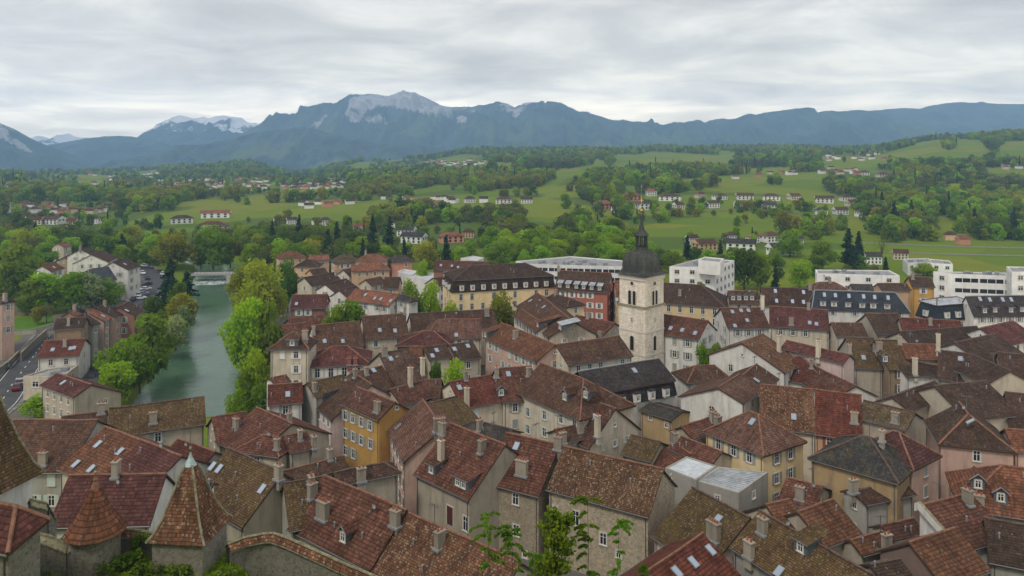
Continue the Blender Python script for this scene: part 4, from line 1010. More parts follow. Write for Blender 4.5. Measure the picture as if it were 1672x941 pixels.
H('dark roof at the right edge below the maroon roofs', 1628, 575, 1700, 582, 1655, 615, 'dark', 'beige', zr=14, p=28, ch=[], sk=0, win=0)
H('dark roof at the right edge beside the hipped roof', 1640, 640, 1720, 650, 1660, 705, 'dark', 'beige', zr=12.5, p=30, ch=[], sk=0, win=0)
H('orange patch roof at the right edge beside the pale pink house', 1640, 700, 1720, 706, 1660, 738, 'orange', 'pink', zr=13, p=30, ch=[], sk=0, win=0)
H('long red roof behind the orange roof at right', 1467, 519, 1568, 524, 1500, 541, 'red', 'beige', zr=14, p=30, ch=[(1519, 530, 0)], sk=0, win=0)
H('long dark brown roof in front of the long red roof', 1467, 542, 1595, 533, 1540, 563, 'dark', 'beige', zr=13, p=28, ch=[], sk=0, win=0)
H('dark red roof at the right edge in front of the black mansard', 1600, 536, 1655, 524, 1668, 560, 'maroon', 'white', zr=14, p=28, ch=[], sk=0)
H('brown speckled roof in front of the blue slate mansard', 1413, 512, 1466, 512, 1440, 546, 'brown', 'beige', zr=14, p=32, ch=[], sk=0, win=0)
H('low brown roof left of the brown speckled roof', 1356, 527, 1408, 528, 1380, 549, 'brown', 'beige', zr=12, p=28, ch=[], sk=0, win=0)
H('long brown red roof on a cream house with grey shutters at right', 1256, 500, 1352, 506, 1340, 539, 'maroon', 'cream', zr=14, p=32, ch=[(1292, 530, 1), (1320, 500, 0)], sk=[(1322, 528), (1333, 530)], sh='sh_grey', rows=1)
H('house with a blue slate mansard, white walls and two tiers of dormers', 1330, 474, 1462, 478, 1400, 508, 'slate', 'white', zr=15.5, p=62, hip=(.5, 1.2), back=1, ch=[], sk=[(1346, 482), (1364, 483), (1386, 484), (1410, 485), (1428, 486), (1450, 487)], dm=[(1344, 500), (1362, 501), (1385, 502), (1408, 503), (1426, 504), (1449, 505)], dmk='white', rows=2, gut=False, ridge='lead', sh='sh_blue', win=1)
H('dark brown steep roof left of the blue slate mansard', 1242, 470, 1326, 472, 1290, 501, 'dark', 'white', zr=15, p=52, ch=[(1322, 470, 0)], sk=[(1266, 476), (1312, 478), (1268, 492), (1294, 493), (1312, 494)], rows=1)
H('brown steep roof with a row of four small dormers near the church', 1188, 475, 1238, 476, 1210, 497, 'brown', 'cream', zr=14.5, p=52, ch=[], sk=0, dm=[(1197, 491), (1207, 491), (1218, 491), (1228, 491)], dmk='gable', rows=1)
H('peach fronted town house behind the blue slate mansard', 1432, 463, 1480, 463, 1492, 474, 'brown', 'peach', zr=16, p=26, ch=[], sk=0, sh='sh_white')
H('tall ochre house with brown roof right of the peach fronted house', 1482, 452, 1520, 453, 1512, 469, 'brown', 'ochre', zr=17, p=32, ch=[(1490, 455, 0)], sk=0, sh='sh_white')
H('small brown hipped roof in front of the long white flat block', 1338, 461, 1362, 461, 1345, 473, 'pinkbrown', 'peach', zr=14, p=30, hip=(1, 1), ch=[(1354, 460, 0)], sk=0)
H('low grey roof between the two brown roofs behind the slate mansard', 1388, 464, 1424, 465, 1400, 474, 'greyslate', 'peach', zr=13, p=26, ch=[], sk=0)
H('grey zinc mansard roof with hipped corner at right', 1530, 487, 1562, 485, 1556, 497, 'slate', 'cream', zr=15, p=20, hip=(1, 1), ch=[], sk=0, mans=(4.2, 1.0, 'slate'), gut=False, rows=1, rmat=M['zincroof'])
H('black steep roof with skylights and dormers over white walls at right', 1576, 484, 1710, 482, 1620, 517, 'black', 'white', zr=16, p=54, ch=[], sk=[(1600, 489), (1616, 490), (1637, 490), (1651, 490)], dm=[(1608, 512), (1625, 511), (1651, 511), (1669, 510)], dmk='shed', rows=2, gut=False, ridge='lead', win=1)
# --- around the church
H('pink and cream fronted long house with orange roof left of the church', 818, 527, 907, 563, 885, 596, 'orange', 'pink', zr=14.5, p=32, ch=[(842, 552, 1)], sk=0, dm=[(792, 552, 'shed', 2.4)], sh='sh_green', rows=2, sp=3.0)
H('cream house with broad brown roof touching the church tower', 907, 563, 1012, 549, 960, 592, 'brown', 'cream', zr=14.5, p=30, ch=[], sk=0, sh='sh_green', rows=2)
H('brown house with low gable and zinc roofed dormer behind the orange roofed long house', 877, 478, 936, 525, 905, 562, 'brown', 'beige', zr=15, p=30, ch=[], sk=[(888, 502), (866, 492)], dm=[(925, 548, 'zinc', 3.4)])
H('small orange roof over a white gable left of the zinc dormer', 852, 505, 893, 532, 880, 545, 'orange', 'white', zr=13, p=26, ch=[], sk=0, dm=[(878, 535, 'shed', 2.0)])
H('dark hipped roof in front of the coral building', 905, 480, 930, 487, 915, 499, 'dark', 'yellow', zr=13.5, p=28, hip=(.5, 1), ch=[(909, 480, 0)], sk=0)
H('low jumbled brown roof left of the church tower', 940, 515, 1005, 528, 950, 548, 'redbrown', 'beige', zr=13, p=24, ch=[(985, 555, 1), (960, 520, 0)], sk=0)
H('pinkish brown roof in front of the cream mansard school', 716, 522, 786, 521, 755, 553, 'pinkbrown', 'cream', zr=13.5, p=32, hip=(.6, 0), ch=[], sk=[(745, 548)], rows=1)
H('long dark brown roof in front of the cream mansard school', 668, 513, 806, 505, 712, 541, 'dark', 'cream', zr=13, p=32, ch=[(795, 515, 1)], sk=0, rows=1)
H('brown roof with white skylights over a cream shuttered front', 590, 517, 661, 512, 640, 552, 'brown', 'cream', zr=14, p=34, ch=[(664, 510, 0)], sk=[(620, 540), (645, 541)], sh='sh_green', rows=2)
H('broad brown roof left of the cream shuttered front', 508, 532, 587, 525, 560, 567, 'brown', 'cream', zr=13.5, p=34, ch=[(512, 545, 1)], sk=[(530, 558), (560, 558)], rows=1)
H('tall beige corner house with hipped roof beside the river trees', 477, 543, 483, 543, 478, 571, 'brown', 'cream', zr=17, p=34, hip=(1, 1), ch=[(512, 553, 1)], sk=0, dm=[(477, 566, 'shed', 2.4)], sh='sh_white', sp=3.5)
H('maroon hipped roof on a cream house with arched windows', 541, 566, 567, 565, 545, 598, 'maroon', 'cream', zr=13, p=28, hip=(1, 1), ch=[(570, 595, 3), (580, 600, 3)], sk=0, wsize='t')
H('little brown hipped roof below the tall beige corner house', 491, 593, 499, 593, 495, 612, 'pinkbrown', 'cream', zr=10, p=28, hip=(1, 1), ch=[(503, 600, 0)], sk=0)
flat_block('grey tin terrace roof below the tall beige corner house', [(472, 592), (516, 590), (520, 582), (480, 584)], 9.5, 'cream', 'zincroof', 1, name='town_house', cat='house', group='old town houses with tiled roofs', rim=.05, win=False)
H('dark red hipped roof over brick red walls at centre left', 692, 541, 708, 541, 690, 565, 'maroon', 'brick', zr=12, p=26, hip=(1.3, 1), ch=[], sk=0)
H('grey brown roof with skylights left of the courtyard tree', 690, 567, 728, 562, 715, 587, 'dark', 'cream', zr=12.5, p=28, ch=[], sk=[(713, 573), (706, 582)], win=0)
H('grey brown roof with skylights behind the courtyard tree', 732, 563, 773, 558, 790, 584, 'dark', 'beige', zr=12.5, p=28, ch=[], sk=[(764, 566), (742, 571)])
H('large speckled brown roof behind a beige gable with a chimney stack', 618, 578, 668, 570, 662, 627, 'tan', 'beige', zr=14, p=30, ch=[(690, 612, 4), (628, 580, 1)], sk=[(638, 587)], rmat=RM['pinkbrown'])
H('small orange roof patch right of the speckled brown roof', 668, 566, 692, 566, 680, 592, 'orange', 'beige', zr=12.5, p=28, ch=[], sk=0, win=0)
H('cluttered brown terrace roof left of the beige gable', 583, 607, 624, 598, 640, 634, 'brown', 'beige', zr=12, p=26, ch=[(598, 612, 0)], sk=[(610, 606)], win=0)
H('orange brown roof in front of the speckled brown roof', 636, 636, 690, 622, 665, 660, 'redbrown', 'beige', zr=12, p=28, ch=[(670, 630, 4)], sk=0, win=0)
H('small curved brown roof left of the light red gabled roof', 692, 620, 722, 620, 712, 655, 'brown', 'beige', zr=12, p=30, ch=[], sk=0, win=0)
H('light red gabled roof with cream wall below the courtyard tree', 733, 624, 802, 612, 778, 664, 'salmon', 'cream', zr=13, p=30, ch=[(766, 672, 4), (758, 616, 0)], sk=[(750, 634)], rmat=RM['red'])
H('brown roof with one small dormer on a cream house at centre', 808, 602, 868, 598, 815, 658, 'redbrown', 'cream', zr=14, p=32, ch=[(808, 615, 1)], sk=[(830, 612)], dm=[(815, 648, 'gable', 1.3)], sh='sh_grey', rows=2)
H('big house with cream shuttered front and broad brown hipped roof at centre', 883, 593, 953, 619, 900, 667, 'brown', 'cream', zr=15, p=33, hip=(0, 1), ch=[(860, 612, 0)], sk=0, dm=[(922, 655), (985, 663)], win=0, wx=[(x_, y_ + 28 * r_, 'n', 'sh_green') for r_ in range(3) for x_, y_ in ((844, 668), (862, 673), (889, 678), (916, 684), (938, 690))])
H('long house with black slate roof and dark dormers in front of the church', 943, 607, 1076, 585, 1000, 640, 'black', 'white', zr=14, p=30, ch=[], sk=[(1036, 606)], mans=(3.0, 0.5, 'black'), gut=False, rows=1, ridge='lead')
H('steep roof with cream gable and tall square chimney below the big hipped roof', 980, 658, 1006, 667, 972, 737, 'redbrown', 'cream', zr=12.5, p=38, ch=[(1000, 722, 4)], sk=[(968, 682)])
H('small mossy roofs left of the tall square chimney', 905, 702, 962, 690, 930, 722, 'brown', 'beige', zr=9.5, p=26, ch=[(948, 705, 1), (915, 728, 1)], sk=0, win=0)
# --- centre left
H('ochre yellow house with grey shutters and red brown roof', 584, 632, 646, 657, 613, 685, 'redbrown', 'ochre', zr=13.5, p=32, ch=[(616, 672, 1)], sk=0, win=0, wx=[(561, 677, 'n', 'sh_grey'), (576, 683, 'n', 'sh_grey'), (590, 689, 'n', 'sh_grey'), (604, 695, 'n', 'sh_grey'), (561, 706, 'n', 'sh_grey'), (577, 713, 'n', 'sh_grey'), (590, 719, 'n', 'sh_grey'), (605, 725, 'n', 'sh_grey'), (561, 734, 'n', 'sh_grey'), (577, 741, 'n', 'sh_grey'), (648, 666, 'q', None, 'B')])
H('pale pink fronted house joined to the left of the ochre yellow house', 574, 607, 607, 628, 533, 680, 'brown', 'pale_pink', zr=13.5, p=33, ch=[(580, 616, 0)], sk=0, dm=[(525, 655, 'shed', 2.0)], sh='sh_white', sp=2.4)
H('grey plastered house with mossy slope behind the red roofed riverside house', 500, 626, 562, 612, 512, 650, 'mossy', 'grey', zr=12.5, p=26, ch=[(513, 638, 0)], sk=0, win=0)
H('red roof on a grey white riverside house with two windows', 437, 630, 494, 625, 465, 660, 'red', 'white', zr=12.5, p=34, ch=[], sk=[(470, 645)], sh='sh_grey', rows=2)
H('white lean-to gable beside the river trees', 440, 618, 468, 612, 424, 634, 'redbrown', 'white', zr=11, p=20, ch=[], sk=0, win=0)
H('red hipped roof over a cream wall above the mossy ridged roof', 430, 711, 446, 713, 455, 747, 'redbrown', 'cream', zr=11.5, p=26, hip=(1, 1), ch=[(467, 735, 0)], sk=0, sp=8)
H('red roof with satellite dish right of the red hipped roof', 462, 712, 502, 704, 540, 726, 'redbrown', 'beige', zr=11.5, p=24, ch=[(490, 718, 0), (532, 752, 1)], sk=0, win=0)
H('large red brown roof with torn edge left of the red hipped roof', 418, 665, 478, 692, 364, 727, 'redbrown', 'beige', zr=12.5, p=26, ch=[(385, 700, 1)], sk=0, win=0)
H('dark red roof between the riverside house and the red hipped roof', 430, 672, 472, 690, 488, 694, 'dark', 'grey', zr=12, p=24, ch=[(454, 690, 0)], sk=0, win=0)
H('steep pinkish tiled roof right of the ochre yellow house', 690, 652, 722, 700, 662, 763, 'pinkbrown', 'pink', zr=13.5, p=36, ch=[(718, 705, 2)], sk=[(650, 698)], sh='sh_brown')
H('mossy brown roof behind the steep pinkish roof', 700, 660, 750, 646, 760, 692, 'mossy', 'beige', zr=11.5, p=26, ch=[], sk=0, win=0)
H('low grey mossy roof left of the big cream fronted house', 790, 690, 838, 702, 800, 720, 'greyslate', 'beige', zr=9, p=24, ch=[(783, 702, 1)], sk=0, win=0)
H('maroon roof on a brick pink house beside the yellow green river trees', 478, 482, 536, 481, 500, 504, 'maroon', 'brick', zr=12.5, p=32, ch=[], sk=[(484, 497)], rows=2)
H('low red roof below the maroon roofed brick pink house', 470, 521, 525, 514, 490, 536, 'redbrown', 'brick', zr=10.5, p=26, ch=[], sk=0)
H('stepped red roof behind the tall beige corner house', 458, 532, 500, 527, 470, 543, 'redbrown', 'cream', zr=11.5, p=26, ch=[], sk=0)
H('dark roofed house with white gable and small windows above the maroon roof', 496, 453, 546, 445, 512, 467, 'dark', 'cream', zr=13, p=30, ch=[(548, 450, 0)], sk=0)
H('brown roofed house with white end wall left of the salmon roof', 530, 464, 566, 455, 545, 477, 'dark', 'white', zr=12.5, p=30, ch=[], sk=0)
H('dark roofed white house directly left of the salmon roof', 553, 474, 582, 467, 566, 488, 'dark', 'white', zr=12.5, p=30, ch=[], sk=0)
H('long salmon roof with skylights over a white facade with two window rows', 580, 472, 652, 481, 640, 500, 'salmon', 'white', zr=13, p=30, ch=[], sk=[(597, 482), (612, 488), (622, 489), (638, 492)], sh='sh_grey', rows=2, sp=2.3)
H('grey hipped end of the long white house right of the salmon roof', 652, 481, 671, 485, 690, 498, 'greyslate', 'white', zr=13, p=30, hip=(0, 1), ch=[], sk=0, sh='sh_grey', rows=2)
H('small brown roof in front of the white marquee', 628, 453, 654, 453, 640, 471, 'brown', 'peach', zr=13, p=34, ch=[], sk=0)
H('salmon orange hipped roof on a peach house among the suburb trees', 592, 429, 617, 428, 612, 442, 'salmon', 'peach', zr=13, p=30, hip=(1, 1), ch=[], sk=0)
H('orange hipped villa roof at the top edge of the old town', 600, 415, 617, 415, 608, 427, 'salmon', 'cream', zr=13, p=28, hip=(1, 1), ch=[(597, 415, 0)], sk=0)
H('peach house with dark hipped roof beside the dark green tree', 500, 424, 508, 424, 505, 436, 'dark', 'peach', zr=13, p=32, hip=(1, 1), ch=[], sk=0)
H('orange roofed villa at the upper left of the old town', 468, 412, 482, 411, 475, 422, 'orange', 'peach', zr=12, p=30, hip=(1, 1), ch=[], sk=0)
H('peach house with tan green roof between the two orange villas', 556, 417, 571, 416, 562, 430, 'tan', 'peach', zr=12.5, p=30, hip=(.7, .7), ch=[], sk=0)
H('house with long low orange roof right of the orange roofed villa', 504, 418, 536, 416, 520, 425, 'salmon', 'peach', zr=11, p=26, ch=[], sk=0)
H('pink house with grey green roof left of the white marquee', 645, 418, 661, 417, 655, 428, 'greyslate', 'salmonw', zr=12, p=28, hip=(.6, .6), ch=[], sk=0)
H('small red roof beside the pink house with the grey green roof', 630, 424, 648, 423, 640, 432, 'redbrown', 'salmonw', zr=10, p=28, ch=[], sk=0)
H('small cream house in front of the peach house with dark roof', 505, 441, 530, 438, 516, 450, 'dark', 'peach', zr=10, p=28, ch=[], sk=0)
H('small brown roof between the two hipped orange roofs and the marquee', 560, 441, 585, 437, 575, 450, 'brown', 'cream', zr=10, p=28, ch=[], sk=0)
H('little brown house left of the paired courtyard trees', 596, 457, 622, 452, 610, 466, 'brown', 'cream', zr=10, p=28, ch=[], sk=0)
H('small maroon roofed house right of the paired courtyard trees', 705, 455, 722, 452, 712, 468, 'maroon', 'white', zr=11, p=30, ch=[], sk=0)
# big public buildings
H('long school wing with red roof and brick red walls behind the cream mansard school', 712, 426, 802, 428, 745, 442, 'redbrown', 'brick', zr=14, p=28, ch=[], sk=[(720, 434), (738, 435), (748, 437)], cat='school building', name='school_building', group='large buildings round the old town', rows=2, wsize='t')
H('cream school with dark mansard dormers and broad brown hipped roof', 768, 434, 858, 430, 790, 456, 'dark', 'yellow', zr=19, p=24, hip=(1, 1), ch=[], sk=0, mans=(3.6, 0.9, 'dark'), cat='school building', name='school_building', group='large buildings round the old town', sp=3.4, wsize='t', sh=None)
H('coral red building with six zinc dormers and brown roof', 912, 442, 998, 446, 984, 478, 'brown', 'coral', zr=17.5, p=38, ch=[(905, 440, 0)], sk=0, dm=[(914, 470, 'zinc', 1.3), (927, 471, 'zinc', 1.3), (941, 472, 'zinc', 1.3), (953, 473, 'zinc', 1.3), (966, 474, 'zinc', 1.3), (979, 475, 'zinc', 1.3)], cat='apartment house', name='apartment_house', group='large buildings round the old town', sh='sh_white', win=1)
H('orange yellow house with orange roof between the coral building and the church', 1003, 459, 1035, 459, 992, 497, 'orange', 'yellow', zr=15.5, p=38, ch=[], sk=[(996, 490)], sh='sh_green')
H('cream yellow hall with dark hipped roof right of the church tower', 1082, 462, 1146, 466, 1120, 498, 'dark', 'yellow', zr=15.5, p=32, hip=(0, 1), ch=[(1110, 482, 0)], sk=0, cat='school building', name='school_building', group='large buildings round the old town', sp=3.4, wsize='t', sh=None)
H('white house with three window rows and brown roof right of the church tower', 1078, 513, 1157, 524, 1140, 555, 'redbrown', 'white', zr=16, p=30, ch=[], sk=[(1095, 537), (1114, 540), (1135, 545)], sh='sh_grey', win=1, sp=2.8)
H('white gabled house with red roof and pale skylights right of the church tower', 1176, 503, 1244, 503, 1205, 536, 'redbrown', 'white', zr=15, p=28, ch=[(1245, 505, 4)], sk=[(1196, 510), (1210, 508), (1222, 508), (1200, 533), (1220, 524)], sh='sh_grey')
flat_block('long white flat roofed hall behind the coral building', [(842, 428), (932, 420), (1018, 427), (1018, 437), (862, 433)], 11, 'mod', 'flatroof', 2, cat='hall', group='large buildings round the old town', boxes=14, bands=True)
flat_block('white four storey clinic with flat grey roof right of the church dome', [(1093, 437), (1146, 423), (1199, 427), (1168, 439)], 16, 'mod', 'flatroof', 4, cat='clinic', group='large buildings round the old town', boxes=8, sp=3.4, wsize='w')
flat_block('rooftop storey block on the white clinic', [(1140, 427), (1150, 421), (1182, 424), (1176, 430)], 18.5, 'mod', 'flatroof', 1, cat='clinic wing', group='large buildings round the old town', base_z=15.5, win=False)
flat_block('long cream flat roofed block with loggias left of the big cedar', [(1331, 442), (1452, 443), (1469, 452), (1334, 448)], 12, 'mod', 'flatroof', 3, cat='apartment block', group='large buildings round the old town', boxes=8, sp=6)
flat_block('white banded apartment block at the right edge', [(1524, 445), (1640, 447), (1660, 453), (1552, 449)], 17, 'mod', 'flatroof', 4, cat='apartment block', group='large buildings round the old town', boxes=7, bands=True)
flat_block('taller white stair block at the right edge behind the banded apartments', [(1643, 437), (1700, 438), (1710, 446), (1652, 446)], 20, 'mod', 'flatroof', 5, cat='apartment block', group='large buildings round the old town', bands=True)
flat_block('flat white marquee roof left of the red roofed school wing', [(662, 452), (690, 446), (727, 449), (712, 461)], 7, 'white', 'whiteroof', 1, cat='marquee', group='large buildings round the old town', win=False)
flat_block('small white tent roof behind the flat white marquee', [(649, 445), (660, 441), (682, 444), (672, 451)], 7, 'white', 'whiteroof', 1, cat='marquee', group='large buildings round the old town', win=False)
flat_block('small flat white shed roof behind the red roofed school wing', [(752, 423), (772, 419), (790, 422), (780, 427)], 9, 'white', 'whiteroof', 1, cat='hall', group='large buildings round the old town', win=False)
# --- left bank
LB = 'houses on the far bank of the river'
H('white gabled house with orange roof among the left bank trees', 68, 434, 90, 428, 86, 444, 'orange', 'white', zr=13, p=32, ch=[], sk=[(88, 437)], group=LB)
H('white gabled house with dark roof, farthest of the left bank row', 131, 407, 146, 403, 146, 418, 'dark', 'white', zr=12.5, p=28, back=1.2, ch=[(115, 410, 0)], sk=0, group=LB)
H('white gabled house with dark roof, second of the left bank row', 149, 416, 166, 409, 173, 430, 'dark', 'white', zr=12.5, p=26, back=1.1, ch=[], sk=0, group=LB)
H('tall white gabled house beside the road with parked cars', 184, 428, 206, 422, 213, 440, 'dark', 'white', zr=14, p=26, back=1.2, ch=[], sk=[(204, 432)], group=LB)
H('broad grey roof and long white facade behind the left bank trees', 150, 439, 178, 436, 200, 455, 'slate', 'white', zr=13, p=24, hip=(.5, 0), ch=[], sk=0, group=LB, sp=2.4)
H('pale pink building at the left edge beside the road', -40, 478, 8, 487, 20, 500, 'dark', 'pink', zr=16, p=26, hip=(0, 1), ch=[(8, 490, 1)], sk=0, group=LB, sh='sh_grey')
H('brown roofed house with bare tan wall behind the long orange roof', 92, 521, 142, 518, 118, 537, 'dark', 'tan', zr=13, p=30, ch=[(112, 530, 0)], sk=0, group=LB, win=0)
H('darker brown house between the tan wall and the pink terrace', 128, 516, 142, 512, 160, 530, 'dark', 'grey', zr=12.5, p=30, ch=[], sk=0, group=LB)
H('pink terrace house with orange roof facing the river', 140, 509, 152, 504, 178, 522, 'salmon', 'pink', zr=12.5, p=28, ch=[], sk=[(168, 517)], group=LB, sh='sh_grey')
H('pink terrace house with brown roof in the middle of the river row', 158, 504, 173, 497, 200, 513, 'dark', 'pink', zr=12.5, p=28, ch=[(171, 500, 0)], sk=0, group=LB, sh='sh_grey')
H('brown roofed house at the far end of the river row', 193, 501, 211, 493, 230, 511, 'brown', 'brick', zr=12, p=28, ch=[], sk=[(207, 508)], group=LB, sh='sh_grey')
H('small orange roof peeping out behind the brown roofed tan house', 112, 510, 124, 506, 130, 516, 'salmon', 'tan', zr=12.5, p=30, ch=[(118, 505, 0)], sk=0, group=LB)
H('house with long bright orange roof and carport beside the left road', 72, 557, 140, 553, 66, 585, 'orange', 'white', zr=9, p=26, ch=[(106, 565, 0)], sk=[(86, 572), (115, 570), (121, 569)], group=LB, rmat=RM['red'], sp=4)
flat_block('low beige flat roofed garage in front of the long orange roof', [(38, 617), (76, 605), (128, 598), (110, 612), (78, 618)], 5, 'beige', 'flatroof', 1, cat='garage', name='garage', group=LB, sp=5, boxes=2)
H('beige gabled workshop with red brown roof beside the quay road', 93, 609, 149, 628, 124, 651, 'maroon', 'beige', zr=9, p=26, ch=[], sk=[(103, 626)], group=LB, back=1.9, sh=None)
H('orange roofed house half hidden behind the left bank trees', 94, 398, 108, 395, 104, 404, 'salmon', 'beige', zr=10, p=28, ch=[], sk=0, group=LB)
H('small orange roof left of the white gabled row', 104, 420, 118, 416, 115, 425, 'salmon', 'tan', zr=9, p=28, ch=[], sk=0, group=LB)

# ---------------------------------------------------------------- church tower
def church():
    D = 171.0; k = D / F
    Zy = lambda y: CAMZ - (y - HY) * k
    cor = PY(1053.5, 590, D); th = R(35.5); s = 7.15
    # square plan: the corner nearest to us, faces to the left and right of it
    az = math.atan2(cor.x, cor.y)
    l = Vector((-math.cos(th + az), math.sin(th + az), 0)); r = Vector((math.sin(th + az), math.cos(th + az), 0))
    c0 = Vector((cor.x, cor.y, 0)); ctr = c0 + (l + r) * (s / 2)
    base = Vector((ctr.x, ctr.y, 0)); root = thing('church_tower', base, 'tall pale limestone church tower with dark domed cap, lantern and gilded ball', 'church tower')
    yaw = math.atan2(-l.y, -l.x)
    mats = [WM['ashlar'], M['coping'], M['surround']]
    def prism(mb, z0, z1, half, m=0, half2=None):
        half2 = half if half2 is None else half2
        q = []
        for z, h in ((z0, half), (z1, half2)):
            for a, b in ((-1, -1), (1, -1), (1, 1), (-1, 1)): q.append(base + l * (a * h) + r * (b * h) + Vector((0, 0, z)))
        for i in range(4):
            j = (i + 1) % 4; pts = [q[i], q[j], q[j + 4], q[i + 4]]
            mb.poly([p - base for p in pts], m, [(0, z0), (2 * half, z0), (2 * half, z1), (0, z1)]); 
            if m == 0: bv_add(pts)
        mb.poly([p - base for p in q[4:]], m); mb.poly([p - base for p in q[:4]], m)
    h = s / 2; zt = Zy(455)
    mb = MB(); prism(mb, -1, Zy(503.5), h + .05); prism(mb, Zy(503.5), zt, h)
    for y, e, hh, m in ((503.5, .32, .45, 1), (544.5, .16, .35, 2), (457, .30, .8, 2), (583, .14, .3, 2)):
        prism(mb, Zy(y) - hh / 2, Zy(y) + hh / 2, h + e, m, h + e * .8)
    mb.build('shaft', mats, root)
    def face_pt(side, off, z, out=0.0):
        d, n = (l, -r) if side == 'L' else (r, -l)
        return c0 + d * (s / 2 + off) + n * out + Vector((0, 0, z)), d, n
    def opening(side, off, zc, w_, h_, arch=True, nm='belfry_opening'):
        p, d, n = face_pt(side, off, zc)
        oo = MB(); fr = MB(); o2 = 0.05
        pts = [(-w_ / 2, -h_ / 2), (w_ / 2, -h_ / 2)]
        nA = 8
        if arch: pts += [(w_ / 2 * math.cos(i * math.pi / nA), h_ / 2 - w_ / 2 + w_ / 2 * math.sin(i * math.pi / nA)) for i in range(nA + 1)]
        else: pts += [(w_ / 2, h_ / 2), (-w_ / 2, h_ / 2)]
        G = lambda x, z, o: p - base + d * x + n * o + Vector((0, 0, z))
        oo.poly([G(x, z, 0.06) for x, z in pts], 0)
        ring = [(x * (1 + .36 / w_), z * (1 + .36 / h_)) for x, z in pts]
        for i in range(len(pts)):
            j = (i + 1) % len(pts)
            fr.poly([G(*pts[i], .14), G(*pts[j], .14), G(*ring[j], .14), G(*ring[i], .14)], 0)
            fr.poly([G(*ring[i], .14), G(*ring[j], .14), G(*ring[j], 0.02), G(*ring[i], 0.02)], 0); fr.poly([G(*pts[i], .14), G(*pts[j], .14), G(*pts[j], .03), G(*pts[i], .03)], 0)
        if arch and w_ > 0.7 and h_ > 2.5:
            for z in np.arange(-h_ / 2 + .4, h_ / 2 - .5, .5): oo.poly([G(-w_ * .46, z, .07), G(w_ * .46, z, .07), G(w_ * .46, z + .16, .10), G(-w_ * .46, z + .16, .10)], 1)
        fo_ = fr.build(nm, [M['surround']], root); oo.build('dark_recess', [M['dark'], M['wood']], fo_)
    for sd in 'LR':
        for o in (-.62, .62): opening(sd, o, (Zy(479) + Zy(502)) / 2 + .1, .82, Zy(479) - Zy(502))
        opening(sd, 0, Zy(466), .75, .75)
        opening(sd, 0, Zy(526.5), .22, .95, False, 'slit_window')
        opening(sd, 0, (Zy(553) + Zy(577)) / 2, 1.05, Zy(553) - Zy(577))
    # dome of four bulging sides, lantern, spire
    db = MB(); n8 = 4
    prof = [(1.22, 0.0), (1.14, .2), (1.05, .5), (1.03, 1.2), (1.03, 2.2), (1.00, 3.1), (.91, 3.95), (.74, 4.65), (.50, 5.15), (.30, 5.45)]
    sc = (Zy(412) - zt - .35) / 5.45
    seg = 6
    def ring(f, z, rnd):
        o = []
        for i in range(4):
            a, b = ((-1, -1), (1, -1), (1, 1), (-1, 1))[i], ((1, -1), (1, 1), (-1, 1), (-1, -1))[i]
            for t in range(seg):
                x, y = a[0] + (b[0] - a[0]) * t / seg, a[1] + (b[1] - a[1]) * t / seg
                ln = math.hypot(x, y); cc = (1.10 / ln) * rnd + (1 - rnd)
                o.append(l * (x * h * f * cc) + r * (y * h * f * cc) + Vector((0, 0, z)))
        return o
    rg = [ring(f, zt + .35 + z * sc, min(.72, z / 1.4)) for f, z in prof]
    for a, b in zip(rg, rg[1:]):
        for i in range(len(a)): j = (i + 1) % len(a); db.poly([a[i], a[j], b[j], b[i]], 0, [(i, 0), (i + 1, 0), (i + 1, 1), (i, 1)])
    db.poly(rg[0][::-1], 0); db.poly(rg[-1], 0)
    dm_ = Mat('dome_slate'); ps = dm_.obj()
    dm_.color(dm_.mix(dm_.rng(dm_.noise(0.8, dm_.scale(ps, (1, 1, .35)), 6, .7), .42, .68), (0.036, .038, .037), (.085, .085, .062))); dm_.b.inputs['Roughness'].default_value = .55
    dm_.bump(dm_.noise(5, ps, 4), .4, .06)
    do = db.build('dome', [dm_.m], root)
    rb = MB()
    for i in range(0, 4 * seg, 2):
        for a, b in zip(rg, rg[1:]): rb.tube(a[i], b[i], .07, 4, cap=False)
    rb.build('seam', [dm_.m], do)
    zl = Zy(412.5); lb = MB()
    lb.lathe([(1.75, 0), (1.8, .25), (1.5, .35), (1.42, .9), (1.55, 1.0), (1.55, 1.1)], (0, 0, zl - .3), 8, 0, yaw)
    for i in range(8):
        a = yaw + i * math.pi / 4; lb.box((1.22 * math.cos(a), 1.22 * math.sin(a), zl + .8 + (Zy(390) - zl - .8) / 2), (.26, .26, Zy(390) - zl - .8), 0, a)
    lb.lathe([(0, 0), (1.6, 0), (1.75, .2), (1.7, .3), (1.25, .9), (.8, 1.4), (.6, 1.9), (.68, 2.0), (.5, 2.2), (.30, 3.6), (.14, 4.6), (0.05, 4.8)], (0, 0, Zy(390)), 8, 0, yaw)
    lb.build('lantern', [M['copper'] if False else dm_.m], root)
    sp = MB(); z0 = Zy(390) + 4.7; z1 = Zy(308)
    sp.tube((0, 0, z0 - .5), (0, 0, z1), .05, 6, 0, .03)
    sp.tube((0, 0, z1), (0, 0, z1 + .6), .10, 6, 1, .02)
    sp.box((0, 0, Zy(330)), (1.1, .07, .09), 1, yaw); sp.box((0, 0, Zy(330)), (.09, .09, 1.4), 1, yaw)
    so_ = sp.build('spire_rod', [M['metal'], M['gold']], root)
    gb = MB(); gb.lathe([(0, -.36), (.22, -.3), (.36, 0), (.22, .3), (0, .36)], (0, 0, Zy(347)), 10, 0); gb.build('gilded_ball', [M['gold']], root, True)
    cl = MB()
church()

